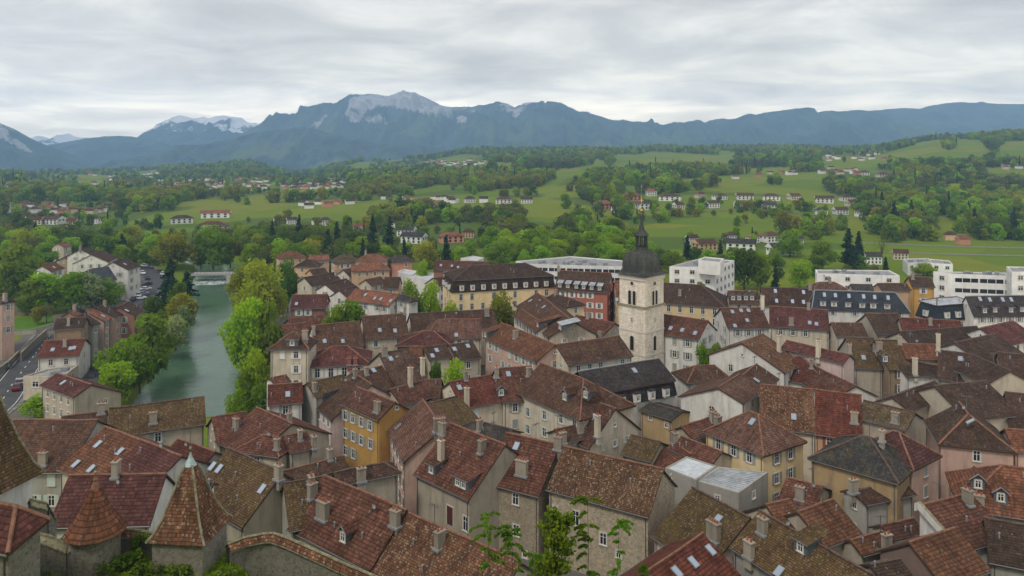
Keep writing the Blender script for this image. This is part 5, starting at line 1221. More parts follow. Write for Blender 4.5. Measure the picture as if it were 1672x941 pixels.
# ---------------------------------------------------------------- castle turrets and walls
def turret(label, px, d, sides, yaw, prof, zb, zw, wallr, roof, wall, metal=None, spike=2.0, cap=None):
    """prof: (radius, z) pairs of the flared roof, absolute heights"""
    c = PY(px, 500, d); base = Vector((c.x, c.y, zb)); root = thing('castle_turret', base, label, 'castle turret', 'turrets of the castle wall')
    mb = MB(); pr = []
    for (r1, z1), (r2, z2) in zip(prof, prof[1:]):
        for t in range(3): pr.append((r1 + (r2 - r1) * t / 3, z1 + (z2 - z1) * t / 3))
    pr.append(prof[-1])
    n = sides
    for (r1, z1), (r2, z2) in zip(pr, pr[1:]):
        for i in range(n):
            a0, a1 = yaw + i * 2 * math.pi / n, yaw + (i + 1) * 2 * math.pi / n
            sub = 5 if n < 8 else 1
            for k in range(sub):
                f0, f1 = k / sub, (k + 1) / sub
                def q(r_, z_, f):
                    x = r_ * (math.cos(a0) * (1 - f) + math.cos(a1) * f); y = r_ * (math.sin(a0) * (1 - f) + math.sin(a1) * f)
                    jit = .03 * mnoise.noise((x * 2, y * 2, z_ * 2)); return (x * (1 + jit), y * (1 + jit), z_ - zb)
                w0 = 2 * r1 * math.sin(math.pi / n); w1 = 2 * r2 * math.sin(math.pi / n); L1, L2 = -z1 * 1.15, -z2 * 1.15
                mb.poly([q(r1, z1, f0), q(r1, z1, f1), q(r2, z2, f1), q(r2, z2, f0)], 0, [(i * 9 + (f0 - .5) * w0, L1), (i * 9 + (f1 - .5) * w0, L1), (i * 9 + (f1 - .5) * w1, L2), (i * 9 + (f0 - .5) * w1, L2)])
        if n < 8:
            for i in range(n):
                a0 = yaw + i * 2 * math.pi / n
                mb.tube((r1 * math.cos(a0), r1 * math.sin(a0), z1 - zb), (r2 * math.cos(a0), r2 * math.sin(a0), z2 - zb), .10, 5, 1, cap=False)
    r0, z0 = prof[0]
    mb.poly([(r0 * math.cos(yaw + i * 2 * math.pi / n), r0 * math.sin(yaw + i * 2 * math.pi / n), z0 - zb - .02) for i in range(n)], 2)
    mb.build('roof', [RM[roof], M['ridge'] if roof == 'orange' else M['coping'], M['wood']], root)
    wb = MB(); wb.lathe([(wallr, zw - zb), (wallr, z0 - zb + .25)], (0, 0, 0), n, 0, yaw)
    wb.build('wall', [WM[wall]], root)
    rt, zt = prof[-1]
    fb = MB()
    if metal: fb.lathe([(rt + .1, -.12), (rt * .9, .1), (rt * .45, .45), (.09, .75), (.07, .9)], (0, 0, zt - zb), 10, 0); z1 = zt + .9
    else: fb.lathe([(rt + .06, -.1), (rt * .8, .25), (.16, .4), (.2, .6), (.06, .8)], (0, 0, zt - zb), 10, 2); z1 = zt + .8
    fb.tube((0, 0, z1 - zb - .1), (0, 0, z1 - zb + spike), .035, 5, 1, .015)
    fb.lathe([(0, -.14), (.12, -.05), (.12, .05), (0, .14)], (0, 0, z1 - zb + .35), 8, 3); fb.lathe([(0, -.1), (.08, 0), (0, .1)], (0, 0, z1 - zb + .8), 8, 3)
    fb.build('finial', [M['copper'], M['gutter'], M['ridge'], M['coping']], root)
    return root
D3 = 60.5; z3 = lambda y, d=D3: CAMZ - (y - HY) / F * d
t3 = turret('pointed square castle turret with lichen covered tiles and metal finial', 311, D3, 4, R(-50), [(3.3, 25.75), (2.75, 26.25), (2.05, 27.3), (1.35, 28.9), (.8, z3(772)), (.4, z3(757))], 21.5, 21, 2.85, 'mottle', 'darkstone', True, 1.7)
D2 = 59.5; z2 = lambda y: z3(y, D2)
t2 = turret('small round castle turret with orange tiled bell roof', 156, D2, 12, 0, [(2.28, z2(866)), (1.75, z2(852)), (1.25, z2(836)), (.8, z2(817)), (.45, z2(800)), (.3, z2(795))], 22, 22, 1.75, 'orange', 'darkstone', None, 2.0)
D1 = 62.5; z1_ = lambda y: z3(y, D1)
t1 = turret('big white castle tower with dark mossy roof at the left edge', -27, D1, 4, R(-58), [(4.3, z1_(790)), (3.5, z1_(770)), (2.5, z1_(728)), (1.5, z1_(675)), (.5, z1_(610))], 23, 22, 3.4, 'mossy', 'white', True, 1.0)
def castle_wall(label, pts, zb, th, wall='darkstone', cap='mottle', capw=1.1):
    q = [Vector(p) for p in pts]; base = Vector((q[0].x, q[0].y, zb)); root = thing('castle_wall', base, label, 'castle wall', 'walls of the castle')
    wb, cb = MB(), MB()
    for a, b in zip(q, q[1:]):
        d = (b - a); d.z = 0; n = Vector((d.y, -d.x, 0)).normalized() * (th / 2)
        for s in (1, -1):
            pts_ = [a + n * s, b + n * s, Vector((b.x, b.y, zb)) + n * s, Vector((a.x, a.y, zb)) + n * s]
            wb.poly([p - base for p in (pts_ if s < 0 else pts_[::-1])], 0)
        m = n * (capw / th); up = Vector((0, 0, .42))
        ln = (b - a).length
        cb.poly([a + up - base, b + up - base, b + m - base, a + m - base][::-1], 0, [(0, 0), (ln, 0), (ln, .7), (0, .7)][::-1])
        cb.poly([b + up - base, a + up - base, a - m - base, b - m - base][::-1], 0, [(0, 0), (ln, 0), (ln, .7), (0, .7)][::-1])
        dn = Vector((0, 0, -.12))
        for s in (m, -m): cb.poly([a + s - base, b + s - base, b + s + dn - base, a + s + dn - base], 1)
        cb.tube(a + up - base, b + up - base, .11, 5, 1)
    wb.build('wall', [WM[wall]], root); cb.build('coping', [RM[cap] if cap in RM else M[cap], M['coping']], root)
W_ = lambda x, y, Y: PY(x, y, Y)
castle_wall('curved castle wall with tiled coping at the bottom left', [W_(372, 897, 60.5), W_(400, 886, 61.5), W_(430, 880, 62.0), W_(446, 879, 62), W_(470, 887, 61.5), W_(510, 905, 60.5), W_(560, 928, 59.5), W_(640, 962, 58.5)], 15, .6)
castle_wall('short tiled wall between the two smaller castle turrets', [W_(180, 872, 61.5), W_(215, 873, 62), W_(255, 880, 62.5)], 18, .5, cap='mottle')
castle_wall('rough stone wall with pale coping beside the bottom left roof', [W_(52, 878, 58.5), W_(80, 884, 58.6), W_(112, 898, 58.8), W_(128, 890, 59)], 18, .8, cap='coping', capw=1.0)
castle_wall('stone wall behind the round bush in the castle garden', [W_(48, 824, 62), W_(75, 830, 63), W_(88, 850, 64)], 18, .5, cap='coping', capw=.8)
flush_windows()
# ---------------------------------------------------------------- trees
def leaf_mat(name, c1, c2, sc=0.5, tr=0.5):
    a = Mat(name); ps = a.obj()
    f = a.rng(a.noise(sc, ps, 4, 0.65), 0.36, 0.64)
    col = a.mix(f, c1, c2)
    rk = a.rng(a.rand(), 0, 1, 0.75, 1.28); r2 = a.rng(a.math('FRACT', a.math('MULTIPLY', a.rand(), 7.31)), 0, 1, 0.84, 1.10)
    col = a.mix(1.0, col, a.n('ShaderNodeCombineColor', {0: a.math('MULTIPLY', rk, r2), 1: rk, 2: a.math('MULTIPLY', rk, 0.9)}).outputs[0], 'MULTIPLY')
    a.color(col); a.b.inputs['Roughness'].default_value = 0.75; a.b.inputs['Specular IOR Level'].default_value = 0.06
    t = a.n('ShaderNodeBsdfTranslucent', {'Color': a.mix(1.0, col, (1.1, 1.25, 0.6), 'MULTIPLY')})
    mx = a.n('ShaderNodeMixShader', {0: tr}); a.t.links.new(a.b.outputs[0], mx.inputs[1]); a.t.links.new(t.outputs[0], mx.inputs[2]); a.t.links.new(mx.outputs[0], a.out.inputs['Surface'])
    return a.m
LM = {
 'bright': leaf_mat('leaves_fresh_green', (0.166, 0.274, 0.012), (0.338, 0.443, 0.026)),
 'mid':    leaf_mat('leaves_mid_green', (0.122, 0.193, 0.017), (0.238, 0.309, 0.030)),
 'deep':   leaf_mat('leaves_deep_green', (0.072, 0.131, 0.016), (0.144, 0.210, 0.022)),
 'willow': leaf_mat('leaves_yellow_green', (0.215, 0.225, 0.018), (0.350, 0.350, 0.035)),
 'olive':  leaf_mat('leaves_olive', (0.180, 0.193, 0.028), (0.295, 0.279, 0.045)),
 'bud':    leaf_mat('buds_brownish', (0.115, 0.128, 0.042), (0.175, 0.190, 0.062)),
 'blossom':leaf_mat('white_blossom', (0.17, 0.24, 0.075), (0.46, 0.52, 0.36)),
 'conifer':leaf_mat('needles_dark', (0.018, 0.042, 0.018), (0.038, 0.074, 0.028), tr=0.15),
}
BARK = plain('bark', (0.075, 0.058, 0.042), 0.95, 0, 0.4, 4)
def leaf_quads(cent, nrm, size, rg, flat=0.6):
    """one small folded leaf clump (a quad) per centre"""
    n = len(cent)
    nr = nrm * flat + rg.normal(size=(n, 3)) * (1 - flat * .55); nr /= np.linalg.norm(nr, axis=1, keepdims=True) + 1e-9
    t = np.cross(nr, rg.normal(size=(n, 3))); t /= np.linalg.norm(t, axis=1, keepdims=True) + 1e-9
    b = np.cross(nr, t); s = size * rg.uniform(.55, 1.25, (n, 1))
    a = cent - t * s * .5 - b * s * .5; c = cent + t * s * .55 - b * s * .4; d = cent + t * s * .35 + b * s * .6 + nr * s * .15; e = cent - t * s * .6 + b * s * .4
    V = np.stack([a, c, d, e], 1).reshape(-1, 3); Q = np.arange(4 * n).reshape(n, 4)
    return V, Q
def crown_broad(seed, nl, leaves, size, aspect=0.62, gap=0.25, low=0.22, droop=0.0):
    """unit crown: height 1 (trunk included), leaves in lobes around the limbs"""
    rg = np.random.default_rng(seed)
    C, Nn = [], []
    lobes = []
    for i in range(nl):
        a = rg.uniform(0, 2 * math.pi); z = rg.uniform(low + .1, .86); rad = aspect * .5 * math.sin(math.pi * min(1, max(0.05, (z - low) / (1.02 - low))) ** .8)
        r = rad * rg.uniform(.35, .85); lobes.append((r * math.cos(a), r * math.sin(a), z, rg.uniform(.10, .20) * (1.1 - .4 * z) * aspect / .62))
    lobes.append((0, 0, .78, .17 * aspect / .62)); lobes.append((0, 0, .55, .22 * aspect / .62))
    tot = sum(l[3] ** 2 for l in lobes)
    for x, y, z, r in lobes:
        k = max(12, int(leaves * r * r / tot)); v = rg.normal(size=(k, 3)); v /= np.linalg.norm(v, axis=1, keepdims=True)
        rr = r * (1 - np.abs(rg.normal(0, .22, (k, 1)))); c = v * rr * np.array([1, 1, .82]) + (x, y, z)
        if droop: c[:, 2] -= droop * rg.random(k) * np.hypot(c[:, 0], c[:, 1]) * 1.2
        keep = rg.random(k) > gap * vnoise(c[:, 0] * 9 + seed, c[:, 2] * 9 + c[:, 1] * 5, seed) * 1.6
        C.append(c[keep]); Nn.append((v * .8 + np.array([0, 0, .35]))[keep])
    C = np.concatenate(C); Nn = np.concatenate(Nn)
    return leaf_quads(C, Nn, size, rg), lobes
def crown_conifer(seed, leaves, size, w=0.36, ragged=0.25, low=0.06):
    rg = np.random.default_rng(seed); C, Nn = [], []
    lv = 18
    for j in range(lv):
        z = low + (1 - low) * (j + .5) / lv; R_ = w * .5 * (1 - (z - low) / (1 - low)) ** .85 + .012
        nb = 9 if j < lv - 4 else 5
        for b in range(nb):
            a = rg.uniform(0, 2 * math.pi); L_ = R_ * rg.uniform(1 - ragged * 1.6, 1.1); k = max(3, int(leaves / lv / nb * (R_ / (w * .3))))
            t = rg.random(k) ** .7
            C.append(np.stack([L_ * t * math.cos(a) + rg.normal(0, .012, k), L_ * t * math.sin(a) + rg.normal(0, .012, k), z - .22 * L_ * t + .02 * (1 - t) + rg.normal(0, .010, k)], 1))
            Nn.append(np.tile(np.array([[.4 * math.cos(a), .4 * math.sin(a), .9]]), (k, 1)))
    C = np.concatenate(C); Nn = np.concatenate(Nn)
    return leaf_quads(C, Nn, size, rg, .75), []
def trunk_mesh(lobes, seed, h=0.55, r=0.022):
    mb = MB(); rd = random.Random(seed)
    mb.tube((0, 0, -.04), (0, 0, h * .55), r, 7, 0, r * .72); mb.tube((0, 0, h * .53), (.01, 0, h + .2), r * .72, 6, 0, r * .2)
    for x, y, z, q in lobes[:9]:
        z0 = rd.uniform(.22, .5) * h / .55; mb.tube((0, 0, z0), (x * .85, y * .85, z * .95), r * .42, 5, 0, r * .10)
    return mb.mesh('trunk', [BARK])
PROTO = {}
def protos(kind):
    if kind in PROTO: return PROTO[kind]
    out = []
    for k in range(3):
        sd = hash(kind) % 1000 if False else sum(map(ord, kind)) + k * 17
        if kind == 'conifer': (V, Q_), lb = crown_conifer(sd, 2600, .034, .34 + .06 * k, .25); tm = trunk_mesh([], sd, .75, .014)
        elif kind == 'cedar': (V, Q_), lb = crown_conifer(sd, 2600, .040, .50, .75, .18); tm = trunk_mesh([], sd, .8, .02)
        elif kind == 'willow': (V, Q_), lb = crown_broad(sd, 20, 4200, .036, .80, .45, .14, .22); tm = trunk_mesh(lb, sd)
        elif kind == 'bud': (V, Q_), lb = crown_broad(sd, 14, 1300, .028, .60, .5, .25); tm = trunk_mesh(lb, sd, .6, .02)
        elif kind == 'bare': (V, Q_), lb = crown_broad(sd, 16, 420, .022, .62, .7, .3); tm = trunk_mesh(lb * 2, sd, .62, .018)
        elif kind == 'column': (V, Q_), lb = crown_broad(sd, 15, 2200, .042, .38, .3, .08); tm = trunk_mesh(lb, sd)
        else: (V, Q_), lb = crown_broad(sd, 17, 3600, .042, .86 if k != 1 else .74, .32, .10); tm = trunk_mesh(lb, sd)
        tone = {'cedar': 'conifer', 'bare': 'bud', 'column': 'mid'}.get(kind, kind)
        out.append((big_mesh('crown', V, Q_, [LM[tone]]), tm))
    PROTO[kind] = out; return out
WORDS = {'bright': 'fresh green', 'mid': 'mid green', 'deep': 'deep green', 'willow': 'yellow green', 'olive': 'olive green', 'bud': 'brownish budding', 'blossom': 'white blossoming', 'conifer': 'dark conifer', 'cedar': 'dark spreading conifer', 'bare': 'nearly bare', 'column': 'narrow mid green'}
def place_tree(x, yt, yb, wpx, kind, label, group, var=0, base=None):
    b = on_ground(x, yb) if base is None else base
    h = (yb - yt) / F * b.y; wd = wpx / F * b.y
    cm, tm = protos(kind)[var % 3]
    asp = {'conifer': .40, 'cedar': .5, 'column': .42, 'bud': .66, 'bare': .66}.get(kind, .9)
    root = thing('tree' if kind not in ('conifer', 'cedar') else 'conifer_tree', b, label, 'tree', group)
    root.rotation_euler = (0, 0, (x * 1.7 + yb) % 6.28)
    s = wd / asp; root.scale = (s, s, h)
    obj('crown', cm, root); obj('trunk', tm, root)
    return root
G1, G2, G3, G4 = 'trees on the left river bank', 'trees on the right river bank', 'trees in the old town', 'trees behind the left bank houses'
for t in (
 (190, 588, 662, 70, 'bright', 'round fresh green tree nearest the quay road on the left river bank', G1),
 (206, 550, 640, 84, 'bright', 'large round fresh green tree just behind the nearest quay tree', G1),
 (250, 508, 615, 92, 'mid', 'broad mid green tree leaning over the middle of the river', G1),
 (228, 560, 640, 60, 'mid', 'mid green tree at the water edge beside the round quay trees', G1),
 (287, 512, 572, 42, 'blossom', 'pale blossoming willow hanging over the water', G1),
 (298, 496, 545, 38, 'blossom', 'second pale blossoming willow farther upstream', G1),
 (298, 474, 540, 52, 'olive', 'olive green tree between the pale willows and the dark conifers', G1),
 (277, 422, 505, 46, 'conifer', 'tall dark conifer beside the road with parked cars', G1),
 (305, 444, 492, 44, 'cedar', 'dark spreading conifer on the bank by the bridge', G1),
 (252, 482, 540, 48, 'deep', 'deep green tree at the end of the river row houses', G1),
 (292, 458, 520, 44, 'mid', 'mid green tree behind the olive green bank tree', G1),
 (262, 505, 570, 44, 'deep', 'dark green tree filling the gap below the terrace houses', G1),
 (68, 640, 684, 58, 'bright', 'small fresh green tree in front of the beige workshop', G1),
 (428, 418, 535, 92, 'willow', 'big yellow green poplar on the right bank near the bridge', G2),
 (392, 432, 500, 50, 'willow', 'yellow green tree at the right end of the bridge', G2),
 (402, 485, 610, 84, 'bright', 'tall fresh green tree hanging over the right bank', G2),
 (436, 490, 610, 60, 'mid', 'mid green tree behind the tall fresh green bank tree', G2),
 (416, 565, 680, 58, 'bright', 'fresh green tree on the right bank nearest to the old town', G2),
 (392, 632, 700, 46, 'bright', 'fresh green tree at the water edge just above the near roofs', G2),
 (432, 622, 700, 50, 'mid', 'mid green tree between the river and the riverside houses', G2),
 (400, 600, 690, 42, 'mid', 'mid green tree low over the water on the right bank', G2),
 (470, 416, 511.3, 42, 'deep', 'dense dark green round tree above the maroon roofed house', G2),
 (448, 455, 536.6, 50, 'willow', 'yellow green tree right behind the big poplar', G2),
 (546, 497, 584.8, 50, 'bright', 'left one of the paired fresh green trees left of the salmon roof', G3),
 (574, 484, 583.1, 52, 'bright', 'right one of the paired fresh green trees left of the salmon roof', G3),
 (672, 457, 549.7, 42, 'bright', 'left one of the paired courtyard trees right of the salmon roof', G3),
 (702, 459, 547.0, 44, 'bright', 'right one of the paired courtyard trees right of the salmon roof', G3),
 (737, 488, 564.1, 36, 'bright', 'small fresh green tree in front of the cream mansard school', G3),
 (714, 496, 567.1, 26, 'mid', 'smallest green tree left in front of the cream mansard school', G3),
 (820, 468, 570.2, 64, 'willow', 'pale yellow green tree before the corner of the mansard school', G3),
 (746, 581, 700.5, 56, 'bright', 'round fresh green tree in a courtyard among the brown roofs', G3),
 (712, 585, 688.7, 30, 'deep', 'dark green shrub tree left of the courtyard tree', G3),
 (1152, 562, 656.7, 44, 'bright', 'ivy green tree against the white house right of the church', G3),
 (1170, 556, 651.8, 34, 'mid', 'green creeper tree beside the big white gable', G3),
 (1144, 456, 531.7, 40, 'olive', 'olive tree below the white clinic', G3),
 (28, 398, 475, 86, 'mid', 'big mid green tree at the left edge of the left bank', G4),
 (22, 425, 510, 84, 'deep', 'big deep green tree at the left edge above the pale pink building', G4),
 (78, 443, 512, 72, 'bright', 'fresh green tree in front of the orange roofed white house', G4),
 (118, 440, 512, 66, 'bright', 'fresh green tree below the grey roofed long house', G4),
 (150, 444, 510, 56, 'blossom', 'pale tree in front of the long white facade', G4),
 (176, 452, 506, 46, 'bright', 'fresh green tree at the right end of the left bank grove', G4),
 (52, 452, 516, 60, 'mid', 'mid green tree left of the fresh green grove', G4),
 (70, 395, 440, 54, 'mid', 'mid green tree behind the orange roofed white house', G4),
 (104, 430, 452, 30, 'mid', 'small mid green tree beside the gabled white houses', G4),
 (188, 408, 436, 26, 'bright', 'little fresh green tree among the white gabled houses', G4),
 (62, 500, 530, 26, 'olive', 'small olive tree in the walled garden on the left', G4),
 (76, 492, 528, 24, 'bud', 'small budding tree in the walled garden on the left', G4),
 (215, 412, 440, 26, 'deep', 'dark round tree at the bend of the parked road', G4),
 (286, 372, 442, 76, 'willow', 'large yellow green tree left of the bridge', G4),
 (200, 383, 432, 28, 'conifer', 'dark pointed conifer behind the white gabled row', G4),
 (245, 400, 434, 36, 'deep', 'dark green tree left of the large yellow green tree', G4),
 (348, 372, 440, 64, 'mid', 'tall mid green tree straight behind the bridge', G4),
 (404, 382, 432, 44, 'bud', 'brownish tree at the right end of the bridge', G4),
 (328, 380, 438, 40, 'mid', 'mid green tree just left behind the bridge', G4),
 (376, 385, 436, 44, 'olive', 'olive tree just right behind the bridge', G4),
):
    place_tree(*t, var=int(t[0]))
# tall single trees in the park belt and suburb
G5 = 'trees of the park belt behind the old town'
for t in (
 (550, 362, 426, 24, 'conifer', 'dark slim conifer in the park belt above the peach villas', G5), (608, 352, 424, 30, 'cedar', 'tall ragged conifer in the park belt, left of its twin', G5),
 (636, 355, 426, 32, 'cedar', 'tall ragged conifer in the park belt, right of its twin', G5), (488, 352, 416, 22, 'conifer', 'dark conifer above the leftmost orange villa', G5),
 (444, 362, 420, 22, 'conifer', 'dark conifer above the yellow green poplar', G5), (566, 344, 400, 24, 'column', 'narrow tall tree between the park conifers', G5),
 (592, 384, 424, 34, 'bright', 'fresh green tree in front of the park conifers', G5), (662, 428, 452, 10, 'conifer', 'tiny dark cypress left of the red roofed school wing', G5),
 (690, 424, 479.7, 24, 'bright', 'fresh green tree left of the red roofed school wing', G5), (1215, 404, 474, 58, 'deep', 'big deep green tree right of the white clinic', G5),
 (1242, 412, 474, 44, 'mid', 'mid green tree right of the big deep green tree', G5), (1266, 430, 478, 20, 'conifer', 'small dark spruce before the brown steep roofs', G5),
 (1306, 425, 472, 42, 'bright', 'round fresh green tree left of the long cream flat block', G5), (1342, 393, 445, 58, 'mid', 'broad mid green tree behind the long cream flat block', G5),
 (1386, 374, 442, 40, 'cedar', 'big dark cedar behind the long cream flat block', G5), (1402, 378, 440, 26, 'conifer', 'dark conifer at the right side of the big cedar', G5),
 (1440, 384, 430, 34, 'bare', 'nearly bare tree in the meadow right of the big cedar', G5), (1446, 420, 444, 14, 'conifer', 'small dark cypress right of the white villa', G5),
 (1122, 385, 424, 22, 'conifer', 'dark spruce behind the white clinic', G5), (1176, 393, 424, 16, 'conifer', 'small dark spruce right behind the white clinic', G5),
 (1508, 428, 450, 40, 'bright', 'bushy fresh green tree before the banded apartment block', G5), (1100, 410, 446, 40, 'mid', 'mid green tree left behind the white clinic', G5),
 (1075, 404, 440, 36, 'mid', 'mid green tree right of the church lantern', G5), (1290, 374, 420, 50, 'bright', 'fresh green tree among the bungalows right of the clinic', G5),
):
    place_tree(*t, var=int(t[0]))

# ---------------------------------------------------------------- the wooded valley: the nearest trees one by one, the rest as one wood
SPARSE = [[(590, 372), (800, 362), (800, 404), (590, 404)], [(1040, 388), (1440, 384), (1480, 430), (1200, 432), (1040, 428)], [(1010, 318), (1410, 322), (1410, 362), (1180, 352), (1030, 352)],
          [(400, 352), (600, 356), (600, 376), (400, 372)], [(40, 346), (440, 346), (440, 378), (40, 376)], [(560, 286), (40, 284), (40, 300), (560, 312)], [(700, 322), (860, 322), (860, 336), (700, 340)],
          [(1340, 246), (1450, 246), (1455, 288), (1340, 290)], [(0, 330), (200, 330), (200, 352), (0, 352)], [(620, 262), (800, 258), (800, 276), (620, 276)], [(440, 292), (570, 292), (570, 312), (440, 312)]]
NOTREE = [[(1395, 398), (1760, 392), (1760, 470), (1470, 470), (1400, 420)], [(210, 430), (275, 430), (275, 500), (190, 500)], [(640, 440), (800, 440), (800, 470), (640, 470)]]
TOWN = [(380, 520), (455, 452), (560, 450), (650, 450), (845, 456), (1030, 458), (1090, 474), (1200, 480), (1325, 486), (1400, 486), (1470, 472), (1520, 470), (2400, 470), (2400, 1400), (380, 1400)]
HIDE = [tuple(P(x, y, 0)[:2]) for x, y in ((500, 403),)]
rgt = np.random.default_rng(42)
cand = []
def scatter(y0, y1, cell, xl=-520, xr=2200):
    out = []
    Yv = y0
    while Yv < y1:
        step = cell
        Xs = np.arange((xl - CX) / F * Yv, (xr - CX) / F * Yv, step)
        X = Xs + rgt.uniform(-.5, .5, len(Xs)) * step; Y = Yv + rgt.uniform(-.5, .5, len(Xs)) * step
        out.append(np.stack([X, Y], 1)); Yv += step
    return np.concatenate(out)
pts = np.concatenate([scatter(318, 620, 8.0), scatter(620, 1100, 9.5), scatter(1100, 1900, 12.0), scatter(1900, 3500, 17.0, -300, 1950)])
X, Y = pts[:, 0], pts[:, 1]; Z = ground(X, Y)
px = CX + F * X / Y; py = HY + F * (CAMZ - Z) / Y
keep = np.ones(len(X), bool)
wood_in = np.zeros(len(X), bool)
for p in WOODS: wood_in |= in_poly(px, py, p)
for p in FIELDS: keep &= ~in_poly(px, py, p) | wood_in
for p in NOTREE: keep &= ~in_poly(px, py, p)
keep &= ~in_poly(px, py, TOWN)
ll = (px < 455) & (Y < 345); keep &= ~ll
keep &= ~(in_poly(X, Y, RIVER) | ((poly_dist(X, Y, RIVER) < 4) & (Y < 700)))
sp_ = np.zeros(len(X), bool)
for p in SPARSE:
    sp_ |= in_poly(px, py, p)
    for f in (.5, 1.0): sp_ |= in_poly(px, py - f * 9.0 * F / Y, p)
keep &= ~(sp_ & (rgt.random(len(X)) > 0.24))
keep &= (fbm(X / 60, Y / 60, 3, 77) > 0.28) | (Y > 900)
keep &= ~(OPEN(X, Y) & (Y > 480)) | (rgt.random(len(X)) < .05)
hp = 9.5 * F / Y
for p in FIELDS:
    for f in (.35, .75, 1.1): keep &= ~in_poly(px, py - hp * f, p) | wood_in | (rgt.random(len(X)) < .04)
X, Y, Z, px, py = X[keep], Y[keep], Z[keep], px[keep], py[keep]
reg = fbm(X / 140, Y / 140, 3, 5) + rgt.normal(0, .13, len(X))
kind = np.where(reg < .35, 4, np.where(reg < .46, 1, np.where(reg < .57, 0, np.where(reg < .66, 2, 3))))        # bright, mid, deep, bud, olive
con = rgt.random(len(X)) < (0.03 + .25 * np.clip(fbm(X / 90, Y / 90, 3, 9) - .58, 0, 1) * 4); kind = np.where(con, 5, kind)
kind = np.where((rgt.random(len(X)) < .05) & (Y < 900), 6, kind)
# the belt behind the white hall and the park are fresher
belt = (Y < 430) & (px > 740) & (px < 1040); kind = np.where(belt & (kind > 1) & (kind < 5) , rgt.integers(0, 2, len(X)), kind)
KN = ['bright', 'mid', 'deep', 'bud', 'olive', 'conifer', 'willow']
hgt = (7.0 + 10.0 * rgt.beta(2.0, 2.2, len(X))) * np.where(sp_[keep], .62, 1) * np.where(kind == 5, 1.2, 1) * np.where(Y > 1000, 1.12, 1)
wid = hgt * np.where(kind == 5, .38, rgt.uniform(.72, 1.02, len(X)))
vis = (px > -10) & (px < 1682) & (py < 470)
app = np.where(vis, hgt / Y, 0)
order = np.argsort(-app)
solo = order[:205]
LMK = [(345, 448, 'the river bridge'), (600, 428, 'the salmon orange villa'), (470, 416, 'the orange roofed villa'), (755, 430, 'the red roofed school wing'), (940, 428, 'the long white hall'), (1049, 400, 'the church lantern'), (1150, 428, 'the white clinic'),
       (1390, 405, 'the big dark cedar'), (1400, 446, 'the long cream flat block'), (1590, 448, 'the banded apartment block'), (200, 425, 'the white gabled row'), (80, 432, 'the orange roofed white house'), (850, 350, 'the green paddock by the valley road'), (1270, 370, 'the bright hillside meadow'), (1480, 395, 'the long meadow edge'), (1640, 395, 'the green roofed barn'), (540, 350, 'the long field in the plain'), (20, 400, 'the left edge grove'), (680, 400, 'the pale suburb houses'), (1270, 420, 'the bungalows')]
from collections import defaultdict
names = defaultdict(list)
for i in solo:
    b = min(LMK, key=lambda q: (q[0] - px[i]) ** 2 + 2.2 * (q[1] - py[i]) ** 2)
    dx, dy = px[i] - b[0], py[i] - b[1]
    rel = ('left of' if dx < 0 else 'right of') if abs(dx) > 1.2 * abs(dy) else ('above' if dy < 0 else 'below')
    names[(KN[kind[i]], rel, b[2])].append(i)
ORD = ['leftmost', 'second', 'third', 'fourth', 'fifth', 'sixth', 'seventh', 'eighth', 'ninth', 'tenth', 'eleventh', 'twelfth', 'thirteenth', 'fourteenth', 'fifteenth', 'sixteenth', 'seventeenth', 'eighteenth', 'nineteenth', 'twentieth']
for (kn, rel, lm), ids in names.items():
    ids.sort(key=lambda i: px[i])
    for r_, i in enumerate(ids):
        wd = WORDS[kn] + ('' if 'conifer' in kn else ' tree')
        lab = '%s %s %s' % (wd, rel, lm) if len(ids) == 1 else '%s %ss %s %s' % (ORD[min(r_, 19)] + (' from left of' if r_ else ' of'), wd, rel, lm)
        bpos = Vector((X[i], Y[i], Z[i])); hh = hgt[i] * F / Y[i]
        place_tree(px[i], py[i] - hh, py[i], wid[i] * F / Y[i], KN[kind[i]], lab, G5 if Y[i] < 520 else 'trees on the valley slopes', var=int(i), base=bpos)
rest = order[205:]
# far wood: points that carry small tree shapes
wcol = bpy.data.collections.new('tree_shapes')
WK = []
for ki, kn in enumerate(KN):
    for v in range(2):
        if kn == 'conifer': (V, Q_), lb = crown_conifer(900 + v, 420, .085, .36 + .06 * v, .25)
        else: (V, Q_), lb = crown_broad(300 + ki * 7 + v, 12, 520 if kn not in ('bud',) else 330, .098, .88, .2, .05)
        o = bpy.data.objects.new('shape_%02d' % (ki * 2 + v), big_mesh('tree_shape', V, Q_, [LM[kn]])); wcol.objects.link(o); WK.append(o)
    
me = bpy.data.meshes.new('woodland'); n = len(rest)
me.vertices.add(n); me.vertices.foreach_set('co', np.stack([X[rest], Y[rest], Z[rest] - .3], 1).astype(np.float32).ravel())
def attr(nm, ty, v):
    a_ = me.attributes.new(nm, ty, 'POINT'); a_.data.foreach_set('vector' if ty == 'FLOAT_VECTOR' else 'value', v)
attr('pick', 'INT', (kind[rest] * 2 + rgt.integers(0, 2, n)).astype(np.int32))
attr('size', 'FLOAT_VECTOR', np.stack([wid[rest] / .9, wid[rest] / .9, hgt[rest]], 1).astype(np.float32).ravel() * 1.0)
attr('turn', 'FLOAT_VECTOR', np.stack([np.zeros(n), np.zeros(n), rgt.uniform(0, 6.28, n)], 1).astype(np.float32).ravel())
cs = np.where(kind[rest] == 5, .9 / .4, 1)
wo = tag(obj('woodland', me), kind='stuff')
gt = bpy.data.node_groups.new('tree_scatter', 'GeometryNodeTree')
gt.interface.new_socket('Geometry', in_out='INPUT', socket_type='NodeSocketGeometry'); gt.interface.new_socket('Geometry', in_out='OUTPUT', socket_type='NodeSocketGeometry')
gi, go_ = gt.nodes.new('NodeGroupInput'), gt.nodes.new('NodeGroupOutput')
